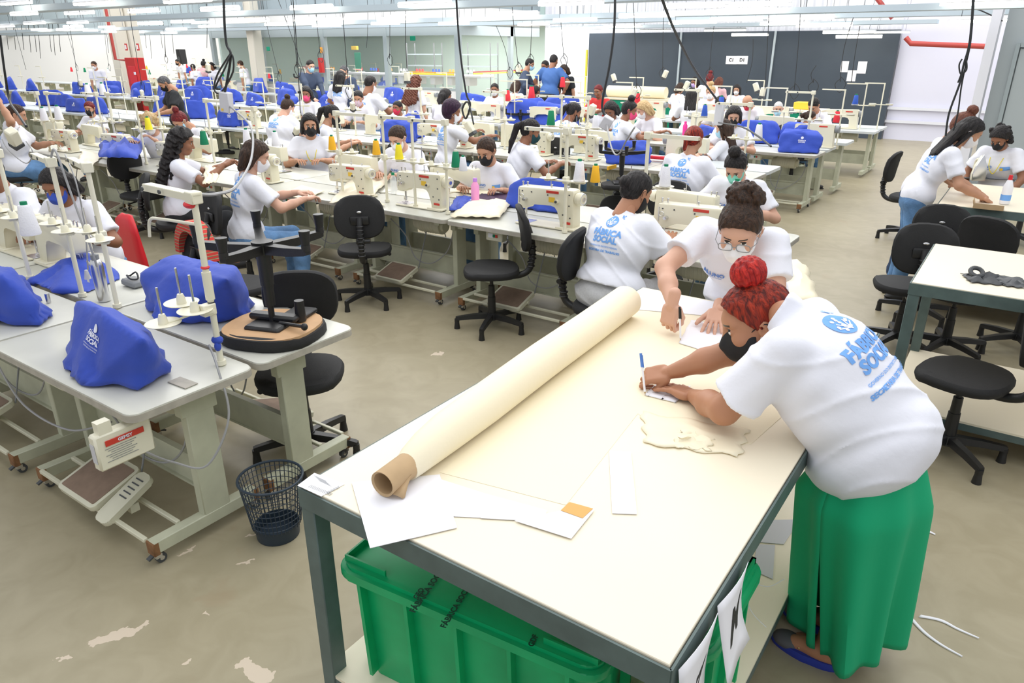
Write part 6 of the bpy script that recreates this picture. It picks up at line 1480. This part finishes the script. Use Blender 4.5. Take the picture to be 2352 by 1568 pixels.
for y0 in (.04, .19):
    s.cone((0, y0+.03, .40), (.01, y0, .10), .05, .036).cone((.01, y0, .10), (-.02, y0, .055), .036, .034).cone((-.02, y0, .055), (-.13, y0-.0, .03), .036, .026)
lg = link('legs', s.mesh('legs', .012), SK['mid'], hr['t']); lg.matrix_parent_inverse = hr['t'].matrix_world.inverted(); lg.location = (-.17, 2.24, 0)
for k, (px, py) in enumerate(((1835, 1512), (1840, 1420))):
    q = onZ(px+8, py+6, 0); a_ = -.30 if k == 0 else -.32
    def out(s1, n=28): return [(s1*.125*math.cos(a)-.0, s1*(.042+.006*math.cos(a))*math.sin(a)*(1 if math.cos(a) > 0 else 1.1)) for a in [2*PI*i/n for i in range(n)]]
    t_ = MB(); t_.loft([[V((x, y, z)) for x, y in out(s1)] for s1, z in ((.96, 0), (1, .008), (1, .02), (.97, .032))])
    sh_ = t_.build('shoe', M['blue_shoe'], hr['t']); sh_.matrix_parent_inverse = hr['t'].matrix_world.inverted(); q = V(((-.27, 2.25, 0), (-.28, 2.42, 0))[k]); sh_.location = (q.x, q.y, 0); sh_.rotation_euler = (0, 0, a_*.2)
    t_ = MB(); t_.ball((-.065, 0, .03), 1, (.055, .042, .028), 16); tc_ = t_.build('toe_cap', M['shoe_grey'], sh_)
    t_ = MB()
    for j in range(9): r = random.Random(j+9*k); t_.ball((-.035+.02*r.random(), -.03+.0075*j, .052-.004*abs(j-4)*.6), .004, seg=6)
    t_.build('stud', M['gold'], sh_)
    s2_ = SDF(.02); s2_.cone((-.04, 0, .035), (.03, 0, .05), .028, .034).cone((.03, 0, .05), (.085, 0, .045), .034, .033).cone((.06, 0, .05), (.075, 0, .2), .034, .042)
    ft = link('foot', s2_.mesh('foot', .006), SK['mid'], hr['t']); ft.matrix_parent_inverse = hr['t'].matrix_world.inverted(); ft.location = (q.x, q.y, 0)
for c in list(hr['t'].children):
    if c.name.startswith('hair'): hob = c
bb = MB(); bpy.context.view_layer.update()
me = SDF(.01).ell((0, -.03, .152), (.055, .052, .048)); me = me.mesh('bun', .004, noise=lambda X, Y, Z: .003*np.sin(X*220+5*np.sin(Z*60))*np.cos(Y*200+Z*80))
bn = link('hair_bun', me, HR['bunred'], hob)
ea = MB(); ea.tube(spline([hr['hc']+hr['HR'] @ V((-.084, .0, -.015)), hr['hc']+hr['HR'] @ V((-.075, .05, -.09)), hr['nb']+V((-.12, .10, -.12)), hr['ch']+V((-.14, .18, -.05))], 8), .0016, 5); ea.build('earphone_wire', M['paper'], hr['t'])
# pen
def pen(tip, top, label, body='clear', cap='ink_blue'):
    tip, top = V(tip), V(top); d = (top-tip).normalized(); t = thing('ballpoint_pen', label, 'pen', tip, 0, 'ballpoint pens'); L_ = .148; r3 = V((0, 0, 1)).rotation_difference(d)
    t.rotation_mode = 'QUATERNION'; t.rotation_quaternion = r3
    MB().cyl((0, 0, .012), (0, 0, .13), .0042, seg=10).build('barrel', M['paper'], t); MB().cyl((0, 0, 0), (0, 0, .014), .0008, .0035, seg=10).build('tip', M['kraft'], t)
    MB().cyl((0, 0, .10), (0, 0, .150), .0052, .0048, seg=10).box((.006, 0, .12), (.0015, .004, .045)).build('pen_cap', M[cap], t); return t
tip = onZ(1482, 907, ZT+.004); best = min(((onZ(1471, 806, zz)-tip).length-.15)**2+0*zz if False else abs((onZ(1471, 806, zz)-tip).length-.15) for zz in [ZT+.05+.002*k for k in range(60)])
def pentop(px, py, tip, L_=.15):
    c = [(abs((onZ(px, py, ZT+.05+.001*k)-tip).length-L_), ZT+.05+.001*k) for k in range(110)]; return onZ(px, py, min(c)[1])
pen(tip, pentop(1471, 806, tip), 'white pen with blue cap in the hand of the red-haired person')
# second woman
HB = V((-.99, 3.46, 0)); LB = lambda px, py, z: LH(px, py, z, HB, PI)
lw = LB(1648, 712, .97); rw = LB(1544, 700, 1.04)
hc_ = person('person with curly puff hair, glasses and white mask leaning over the table', HB, PI, pose='stand', hz=.91, lean=.68, fat=1.2, hcoff=(-.06, .13, .03), hs=1.08, skin='light', hair='puff', hairc='brown', mask='white', lod=0, head=(.55, -.15, 0),
             hands=[lw, rw], hk=('flat', 'grip'), pole=[(-.9, .1, -.2), (1, .1, -.05)], slv=.62, hand_rot=(((-.2, 1, -.35), (0, .3, 1)), ((.05, .25, -.97), (.1, .95, .25))))
chest_print(hc_, 'ALUNO', badge=False)
g = MB()
for x in (-1, 1):
    g.tube([V((x*.034+.026*math.copysign(abs(math.cos(a))**.6, math.cos(a)), .100, .008+.019*math.copysign(abs(math.sin(a))**.6, math.sin(a)))) for a in [2*PI*k/20 for k in range(20)]], .0018, 6, closed=True)
    g.tube([(x*.06, .10, .012), (x*.078, .07, .012), (x*.08, -.01, .01)], .0015, 5)
g.tube([(-.008, .102, .012), (.008, .102, .012)], .0015, 5)
go = g.build('glasses', M['mid_grey'], hc_['t']); go.matrix_local = Matrix.Translation(hc_['hc']) @ hc_['HR'].to_4x4() @ Matrix.Scale(1.08, 4)
tip = onZ(1563, 782, ZT+.004); pen(tip, pentop(1561, 705, tip), 'dark pen in the hand of the curly-haired person', cap='ink_black')
# three women at the ironing table
W(2226, 305, -75, 'standing person with long black hair, blue jeans and logo, ironing', False, dist=7.0, back=True, logo_lod=1, lod=1, far=False, lean=.42, skin='tan', hair='long', mask='white', head=(.6, 0, 0), legs='denim', hands=[(-.08, .5, 1.0), (.18, .48, 1.0)])
W(2212, 292, -70, 'standing person in dark jeans half hidden behind the one ironing', False, dist=7.35, lod=1, far=False, lean=.38, skin='tan', hair='topbun', hairc='auburn', mask='white', head=(.5, 0, 0), legs='dark_denim', hands=[(-.2, .4, .95), (.12, .45, .95)])
W(2296, 318, 165, 'standing person with curly black hair and black mask facing the iron', False, dist=8.15, lod=1, far=False, chest=True, lan=True, lean=.35, skin='brown', hair='curly', mask='black', head=(.7, .1, 0), legs='dark_denim', hands=[(-.22, .38, .95), (.2, .38, .95)], fat=1.15)
t = thing('steam_iron', 'cream clothes iron standing upright on the ironing table', 'iron', onZ(2245, 415, .905)); t.rotation_euler = (0, 0, .5)
prof = [(-.055, 0), (.055, 0), (.06, .06), (.045, .14), (.0, .24), (-.045, .14), (-.06, .06)]
MB().prism(prof, .018, Matrix.Rotation(PI/2, 4, 'X'), bev=.003).build('soleplate', M['chrome'], t); MB().prism([(x*.92, y*.97) for x, y in prof], .05, Matrix.Translation((0, .05, 0)) @ Matrix.Rotation(PI/2, 4, 'X'), bev=.012).build('iron_body', M['cream_paint'], t)
MB().tube(spline([(0, .05, .03), (0, .10, .04), (0, .11, .1), (0, .10, .17), (0, .05, .19)], 5), .014, 8).build('iron_handle', M['cream_paint'], t)
q = onZ(2306, 468, .905); t = thing('spray_bottle', 'white plastic bottle with red cap on the ironing table', 'bottle', q); MB().lathe([(.032, 0), (.036, .01), (.036, .13), (.02, .18), (.014, .19)], seg=20).build('bottle_body', M['paper'], t)
MB().cyl((0, 0, .19), (0, 0, .225), .016, .013, seg=14).build('bottle_cap', M['red_plastic'], t); MB().lathe([(.0365, .03), (.0365, .075)], seg=20, cap=False).build('blue_label', M['ink_light'], t)
q = onZ(2270, 478, .905); t = thing('cardboard_tray', 'small cardboard tray beside the white bottle', 'tray', q); MB().box((0, 0, .003), (.2, .13, .004)).box((-.1, 0, .03), (.004, .13, .06), (0, -.3, 0)).box((0, -.065, .02), (.2, .004, .04)).build('tray_sides', M['kraft'], t); MB().box((0, 0, .012), (.16, .08, .012)).build('paper_stack', M['paper'], t)
cloth_patch('ironing_cloth', [(2180, 408), (2352, 415), (2352, 400), (2200, 396)], .906, 'dark grey cloth spread under the iron', 'dark_grey', amp=.004, seed=3)
cloth_patch('fabric_offcut', [(2208, 628), (2290, 632), (2300, 655), (2230, 648)], .906, 'curled grey fabric offcut on the right work table, left piece', 'dark_grey', amp=.03, seed=5, group='grey fabric offcuts', n=10)
cloth_patch('fabric_offcut', [(2285, 632), (2352, 640), (2352, 662), (2300, 655)], .906, 'curled grey fabric offcut on the right work table, right piece', 'dark_grey', amp=.025, seed=8, group='grey fabric offcuts', n=10)
tag(MB().torus((0, 0, .03), .03, .012, (.5, .3, 0), 20, 8).build('tape_roll', M['dark_grey'], None, onZ(2240, 637, .906)), 'dark coil of ribbon on the right work table', 'ribbon')
for se, ba, lb in (((2085, 655), (2130, 582), 'black swivel chair left of the right work table, turned sideways'), ((2128, 600), (2172, 540), 'black chair between the two right work tables')): chair2(se, ba, lb)
q = onZ(2215, 862, .475); chair((q.x, q.y), 1.3, 'black swivel chair nearest the camera at right')
q = onZ(2072, 548, 0); chair((q.x, q.y), -1.7, 'black swivel chair at the far left of the ironing women')
for px, py, rz, lb in ((2165, 810, 2.8, 'black swivel chair tucked under the right work table corner'), (2330, 800, 1.0, 'black chair under the right work table, partly hidden'), (2330, 560, 1.2, 'black chair under the ironing table at the right edge')):
    q = onZ(px, py, 0); chair((q.x, q.y), rz, lb)
# ------------------------------------------------------------ hanging switch box and cords
bx = onB(520, 235, 4.0)
t = thing('switch_box', 'grey hanging switch box with looped cable over the middle rows', 'switch box', bx); t.rotation_euler = (.06, .12, .3)
MB().box((0, 0, 0), (.10, .07, .17), bev=.006).build('box_body', M['paper_grey'], t); MB().box((-.02, -.037, -.06), (.02, .002, .02)).build('warning_sticker', M['label_yellow'], t)
cable('power_cable', [onB(512, -90, 4.0), onB(515, 40, 4.0), onB(520, 100, 4.0), onB(530, 130, 4.0), bx+V((0, 0, .085))], .011, 'thick black cable carrying the grey switch box', 'cable', n=10)
cable('cable_loop', [onB(530, 122, 4.0), onB(500, 170, 4.0), onB(492, 205, 4.0), onB(508, 212, 4.0), onB(535, 165, 4.0), onB(532, 125, 4.0), onB(515, 160, 3.95), onB(495, 200, 3.95), onB(505, 205, 3.95)], .008, 'coiled black cable loop above the grey switch box', 'cable', n=8)
stt = V((-2.70, 1.63, .765+.745))
cable('flexible_conduit', [bx+V((.04, 0, -.03)), onB(575, 290, 3.8), onB(578, 360, 3.3), onB(545, 425, 2.6), onB(500, 445, 2.0), stt], .0085, 'grey flexible conduit from the switch box to the nearest stand', 'grey_conduit', 'looped wires', n=10)
q = onB(1652, 262, 9.0); tag(MB().box(q, (.10, .08, .26), bev=.01).build('switch_box', M['paper_grey']), 'grey switch box at the end of the long black cable right of centre', 'switch box')
cable('power_cable', [onB(1500, -60, 5.4), onB(1545, 60, 6.2), onB(1590, 150, 7.4), onB(1625, 200, 8.4), q+V((0, 0, .12))], .012, 'long slanting black cable right of centre', 'cable', n=10)
cable('power_cable', [q+V((0, 0, -.1)), onB(1700, 290, 7.0), onB(1740, 312, 6.3), onB(1771, 336, 5.9)], .008, 'black cable running from the grey box to a thread stand', 'cable', n=8)
q = onB(1393, 282, 7.0); tag(MB().box(q, (.11, .09, .13), (.2, .5, .4), bev=.008).build('switch_box', M['paper_grey']), 'tilted grey switch box over the second row', 'switch box')
cable('power_cable', [onB(1413, -60, 7.0), onB(1411, 60, 7.0), onB(1400, 150, 7.0), onB(1383, 240, 7.0), q+V((0, 0, .05))], .012, 'thick straight black cable before the black wall', 'cable', n=10)
cable('flexible_conduit', [q, onB(1405, 340, 6.5), onB(1420, 355, 6.3), onB(1440, 320, 6.0), onB(1458, 292, 5.6)], .008, 'grey conduit looping below the tilted switch box', 'grey_conduit', 'looped wires', n=8)
cable('power_cable', [onB(1045, -60, 5.6), onB(1055, 100, 5.6), onB(1070, 210, 5.6), onB(1080, 240, 5.6), onB(1070, 272, 5.6), onB(1062, 250, 5.6), onB(1075, 235, 5.6), onB(1088, 285, 5.5)], .009, 'black cable with a loop over the middle of the first row', 'cable', n=8)
cable('power_cable', [onB(0, 80, 2.9), onB(10, 160, 2.9), onB(22, 230, 2.9), onB(40, 260, 2.6), onB(60, 290, 2.4)], .010, 'thick black cable at the left frame edge', 'cable', n=8)
cable('power_cable', [onB(2237, -40, 6.6), onB(2228, 90, 6.6), onB(2213, 150, 6.6), onB(2205, 190, 6.6), onB(2180, 260, 6.6), onB(2172, 312, 6.6)], .008, 'black cord bundle above the ironing women', 'cable', n=8)
cable('power_cable', [onB(2240, -40, 6.62), onB(2230, 90, 6.62), onB(2218, 150, 6.62), onB(2208, 200, 6.62), onB(2200, 260, 6.62), onB(2190, 300, 6.62)], .006, 'thin cord beside the cord bundle above the ironing women', 'cable', n=8)
cable('cable_loop', [onB(2210, 135, 6.6), onB(2203, 150, 6.6), onB(2207, 170, 6.6), onB(2220, 160, 6.6), onB(2218, 140, 6.6), onB(2206, 175, 6.6), onB(2200, 190, 6.6)], .006, 'small knot loop in the cord bundle at right', 'cable', n=6)
q = onB(1090, 263, 5.6); 
for (px, py, b_, rot, lb) in ((1078, 292, 5.45, (.2, -.5, 0), 'cream lamp with dark stripes right of the plum-haired worker'), (810, 243, 7.2, (.4, .4, 0), 'cream lamp beside the worker in the rose mask'), (935, 176, 8.8, (0, 0, 0), 'cream lamp hanging on a thin cord before the auburn hair'), (1191, 157, 12.0, (0, .1, 0), 'cream lamp with a curled cord left of the standing men'), (1457, 212, 11.5, (.2, .4, 0), 'cream lamp with a black loop above the dark top bun'), (1360, 252, 8.4, (.2, .4, 0), 'cream lamp hanging by the red-shirted worker'), (1752, 211, 12.4, (0, .1, 0), 'cream striped lamp before the black wall, middle'), (1737, 200, 12.6, (0, -.4, 0), 'small cream lamp left of the striped one before the black wall'), (1577, 196, 12.4, (0, .4, 0), 'pair of cream lamps by the lilac mask wearer'), (1528, 170, 13.5, (0, .4, 0), 'cream cone lamp high before the black wall, left'), (1410, 178, 13.5, (0, -.4, 0), 'cream cone lamp on a thin arm before the black wall'), (681, 300, 6.0, (.3, .8, 0), 'small cream lamp on the pole behind the glasses wearer'), (478, 155, 8.8, (.1, .3, 0), 'white lamp hanging on a red cord at left'), (326, 213, 8.0, (.3, .5, 0), 'cream lamp left of the man in black'), (185, 190, 9.5, (.1, .2, 0), 'cream lamp over the far left covers')):
    lampbox('task_lamp', onB(px, py, b_), rot, lb, 1.25 if b_ > 8 else 1.0)
r = random.Random(12)
CB = [(780, 0, 800, 200, 8.6), (667, 0, 690, 260, 6.6), (660, 0, 682, 150, 8.3), (905, 0, 895, 130, 12), (940, 0, 935, 165, 9.2), (1170, 0, 1190, 150, 11.2), (1285, 0, 1295, 130, 12.5), (1295, 130, 1300, 160, 12.6), (1222, 0, 1218, 130, 13), (1450, 0, 1462, 200, 11.5), (1770, 0, 1757, 205, 12.2), (1842, 0, 1825, 200, 12.5), (1960, 40, 1930, 185, 13), (1975, 60, 1955, 190, 13.2), (285, 0, 325, 190, 8.2), (135, 0, 180, 190, 9.8), (10, 30, 60, 160, 10), (150, 60, 175, 150, 13), (240, 60, 250, 150, 13.5), (620, 20, 700, 170, 9.5), (1530, 0, 1522, 160, 14), (1640, 60, 1630, 160, 14.5), (1730, 90, 1715, 190, 13.5), (1875, 150, 1868, 190, 13), (590, 0, 640, 170, 11), (470, 20, 475, 110, 10), (375, 50, 380, 130, 12.5), (725, 0, 735, 120, 10), (840, 30, 842, 110, 13), (1140, 60, 1170, 160, 13.5)]
for i, (x0, y0, x1, y1, b_) in enumerate(CB):
    a_ = onB(x0, y0-70 if y0 < 40 else y0, b_); c_ = onB(x1, y1, b_); md = (a_+c_)/2+V((r.uniform(-.06, .06), 0, 0))
    lp = [c_+V((.0, 0, .06)), c_+V((.09, 0, -.05)), c_+V((.02, 0, -.18)), c_+V((-.07, 0, -.06)), c_+V((.01, 0, .04))] if i % 3 != 1 else []
    reg(cable('hanging_cord', [a_, md, c_]+lp, .0055 if b_ > 9 else .006, 'x', 'cable', n=5), 'thin dark hanging cord', 'over the %s rows' % ('near' if b_ < 8.7 else 'middle' if b_ < 12.1 else 'far'), 'thin hanging cords')
    c2 = bpy.context.scene.collection.objects[-1]
for i in range(26):
    px = 20+i*15+r.uniform(-5, 5); b_ = (22 if px > 150 else 15)+r.random()*3; a_, c_ = onB(px-4, 48, b_), onB(px+3, 125+r.uniform(-15, 10), b_)
    reg(cable('hanging_cord', [a_, (a_+c_)/2, c_], .012, 'x', 'cable', n=3), 'thin dark hanging cord', 'before the far white wall', 'thin hanging cords')
# thread cones and bottles on the first rows
for px, py, z, col, sc, lb in ((1327, 416, 1.17, 'thread_white', 1.15, 'large white thread cone on the stand right of the blue cover'), (1367, 418, 1.17, 'thread_yellow', .95, 'yellow thread cone beside the large white one'), (1512, 432, 1.17, 'thread_white', 1.1, 'white thread cone behind the black bun'), (1688, 462, 1.15, 'thread_white', 1.05, 'white thread cone at the chest of the green mask wearer'),
    (917, 365, 1.15, 'thread_lemon', 1, 'lemon yellow thread cone before the white mask'), (1038, 385, 1.15, 'thread_green', 1.0, 'green thread cone left of the black mask wearer'), (1064, 392, 1.15, 'thread_white', .9, 'white thread cone right of the green one'), (798, 365, 1.15, 'thread_yellow', 1.0, 'yellow thread cone right of the glasses wearer'), (731, 348, 1.15, 'thread_yellow', 1, 'yellow thread cone at the hands of the glasses wearer'),
    (560, 330, 1.15, 'thread_white', 1.1, 'white thread cone above the brown bobbed hair'), (470, 332, 1.15, 'thread_green', 1.1, 'green thread cone behind the long curly hair'), (634, 335, 1.15, 'thread_white', 1.1, 'white thread cone before the broad white back'), (95, 277, 1.15, 'thread_white', 1.3, 'white thread cone, left of two at far left'), (120, 276, 1.15, 'thread_white', 1.4, 'white thread cone, right of two at far left'),
    (290, 302, 1.1, 'thread_lemon', 1.1, 'yellow and black thread cone left of the blonde worker'), (192, 220, 1.2, 'thread_white', 1.8, 'white thread cone, left of two over the red ponytail'), (205, 222, 1.2, 'thread_white', 1.8, 'white thread cone, right of two over the red ponytail'), (1293, 220, 1.2, 'thread_red', 1.8, 'red thread cone below the dark-clothed people'), (1292, 200, 1.35, 'thread_red', 1.5, 'red thread cone stacked higher below the dark-clothed people'),
    (1120, 236, 1.1, 'thread_red', 1.5, 'red thread cone by the white-masked worker'), (1243, 290, 1.1, 'thread_green', 1.4, 'green thread cone above the long braid'), (1655, 250, 1.15, 'thread_blue', 1.5, 'blue thread cone before the black-haired worker'), (1598, 270, 1.1, 'thread_blue', 1.2, 'blue thread cone beside the grey switch box'), (1703, 330, 1.15, 'thread_white', 1.2, 'white thread cone right of the pale blue mask'), (1313, 303, 1.15, 'thread_white', 1.2, 'white thread cone over the logo of the black-haired worker'),
    (1471, 237, 1.2, 'thread_red', 1.4, 'red thread cone above the blonde hair'), (1925, 252, 1.1, 'thread_blue', 1.3, 'blue thread cone on the stand right of the aisle block'), (1920, 281, .95, 'thread_red', 1.4, 'red thread cone on the desk end by the aisle')):
    cone(tuple(onZ(px, py, z)), col, lb, sc=sc)
def bottle(px, py, z, mk, capk, label, h_=.18, r_=.032, parts=None):
    t = thing('drink_bottle', label, 'bottle', onZ(px, py, z)); MB().lathe([(r_*.9, 0), (r_, .008), (r_, h_*.72), (r_*.5, h_*.86), (r_*.45, h_*.9)], seg=18).build('bottle_body', M[mk], t); MB().cyl((0, 0, h_*.88), (0, 0, h_), r_*.55, r_*.5, seg=14).build('bottle_cap', M[capk], t); return t
b1 = bottle(1092, 472, .765, 'thread_lemon', 'lilac', 'pink and yellow plastic bottle between two machines', .24, .036); b1.children[0].data.materials[0] = mat('bottle_pinkyellow', (.9, .35, .65), .4)
bottle(1522, 520, .78, 'red_plastic', 'red_plastic', 'red plastic bottle before the seated logo shirt', .17, .03); bottle(1572, 312, .765, 'magenta', 'magenta', 'magenta bottle left of the red-haired worker', .22, .036); bottle(905, 445, .765, 'clear', 'thread_green', 'clear plastic bottle behind the left machine', .2, .03); bottle(1560, 268, .8, 'lilac', 'lilac', 'lilac bottle near the middle rows', .2, .04)
# cloth lying on the first row
cl = 'cream fabric pieces on the first row'
cloth_patch('fabric_piece', [(752, 470), (800, 415), (905, 405), (860, 450)], .78, 'long cream fabric bundle left of the first machine', 'cream_board', .03, 4, group=cl, zt=.05)
cloth_patch('fabric_piece', [(1030, 500), (1075, 460), (1180, 465), (1150, 502)], .775, 'cream fabric pile before the pink and yellow bottle', 'interfacing', .03, 7, group=cl, zt=.05)
cloth_patch('fabric_piece', [(780, 470), (860, 455), (885, 470), (830, 480)], .775, 'flat cream fabric piece with an orange tip', 'interfacing', .01, 8, group=cl)
cloth_patch('fabric_piece', [(640, 445), (690, 425), (745, 440), (700, 458)], .775, 'cream fabric under the hands of the bobbed-hair worker', 'interfacing', .01, 2, group=cl)
cloth_patch('fabric_piece', [(1035, 440), (1060, 425), (1160, 430), (1140, 450)], .775, 'cream cloth in the hands of the black mask wearer', 'interfacing', .02, 5, group=cl)
cloth_patch('blue_cloth', [(1030, 485), (1050, 452), (1095, 455), (1080, 485)], .775, 'royal blue cloth piece beside the pink and yellow bottle', 'cover_blue', .03, 3, group=None, zt=.03)
cloth_patch('printed_cloth', [(1090, 465), (1110, 440), (1180, 445), (1175, 465)], .78, 'dark purple patterned cloth behind the cream pile', 'purple_print', .02, 3)
cloth_patch('blue_cloth', [(228, 362), (232, 318), (335, 325), (318, 366)], .93, 'royal blue cloth thrown over a machine at left', 'cover_blue', .04, 9, zt=.16)
cloth_patch('blue_cloth', [(1040, 480), (1045, 470), (1060, 470), (1055, 480)], .78, 'small royal blue cloth edge by the cream pile', 'cover_blue', .01, 9)
cloth_patch('white_cloth', [(175, 375), (190, 345), (240, 355), (215, 378)], .775, 'white fabric scrap hanging over the left desk edge', 'cream_board', .02, 9)
cloth_patch('cream_cloth', [(468, 425), (472, 382), (505, 378), (500, 420)], .95, 'cream cloth held by the long-haired worker', 'interfacing', .01, 5, zt=.03)
q = onB(1245, 430, 5.25); cv = cover_obj([(-.38, -.1, 0), (.34, -.1, 0), (.36, .15, 0), (-.36, .15, 0), (-.34, -.05, .22), (-.2, 0, .30), (.32, .02, .34), (.36, .05, .2), (-.36, .02, .18), (.1, .02, .31)], 4, amp=.009); cv.location = (q.x, 5.2, .765); cv.scale = (.82, .9, .82); tag(cv, 'wide royal blue machine cover behind the second machine', 'machine cover', 'blue machine covers')
t = thing('pencil_case', 'red and white zip case on the second row', 'case', onZ(1512, 365, .79)); MB().box((0, 0, .02), (.26, .12, .04), bev=.015, seg=2).build('case_body', M['red_plastic'], t); MB().box((0, 0, .042), (.2, .05, .004)).build('case_panel', M['paper'], t)
tag(MB().box((0, 0, .02), (.02, .2, .04)).build('basket_strap', M['thread_yellow'], None, onZ(1405, 388, .76)), 'small yellow strip on the upturned chair of the second row', 'strip')
# upturned chairs standing on desks of the far rows
for px, py, b_, lb in ((1430, 350, 7.5, 'upturned black chair on the second row right of centre'), (1195, 262, 11.2, 'upturned black chair on the third row'), (520, 300, 8.1, 'upturned black chair behind the grey switch box'), (700, 178, 13.8, 'upturned black chair at the far row by the jacket wearer'), (1075, 178, 15, 'x')):
    if lb == 'x': continue
    c = proto('chair', chair_build); q = onB(px, py, b_); c['label'] = lb; c['group'] = 'upturned chairs on the desks'
    c.matrix_world = Matrix.Translation((q.x, b_, q.z+.1)) @ Matrix.Rotation(.6, 4, 'Z') @ Matrix.Rotation(PI, 4, 'X')
# every thread cone stands on the disc of a stand: slide the closest free stand under it
cones = [o for o in bpy.data.objects if o.parent is None and o.name.startswith('thread_cone')]; free = [o for o in bpy.data.objects if o.parent is None and o.name.startswith('thread_stand')]
for c in cones:
    if not 1.0 < c.location.z < 1.3 or c.location.y < 3: continue
    cand = [(abs(o.location.x-c.location.x)+.5*abs(o.location.y-c.location.y), i) for i, o in enumerate(free)]
    if not cand or min(cand)[0] > 1.1: continue
    o = free.pop(min(cand)[1]); k = 1 if c.location.x*7 % 2 > 1 else -1; off = Matrix.Rotation(o.rotation_euler.z, 3, 'Z') @ V((.13*k, -.035, 0))
    zc = .765+.402*o.scale.z; ray = c.location-EYE; tt = (zc-EYE.z)/ray.z; c.location = EYE+ray*tt; nb_ = c.location-off
    lo_, hi_ = (o.location.y-.35, o.location.y+.35); o.location.x = nb_.x; o.location.y = min(max(nb_.y, lo_), hi_); c.location.y = o.location.y+off.y
finish_labels()
for o in list(bpy.data.objects):
    if o.get('label') == 'x': o['label'] = 'small '+o.name.split('.')[0].replace('_', ' ')+' inside the glass room'
hs = sorted([o for o in bpy.data.objects if o.name.startswith('embroidery_head')], key=lambda o: -o.location.x)
for i, o in enumerate(hs): o['label'] = 'white machine head with coloured spools in the glass room, '+ORD[i]
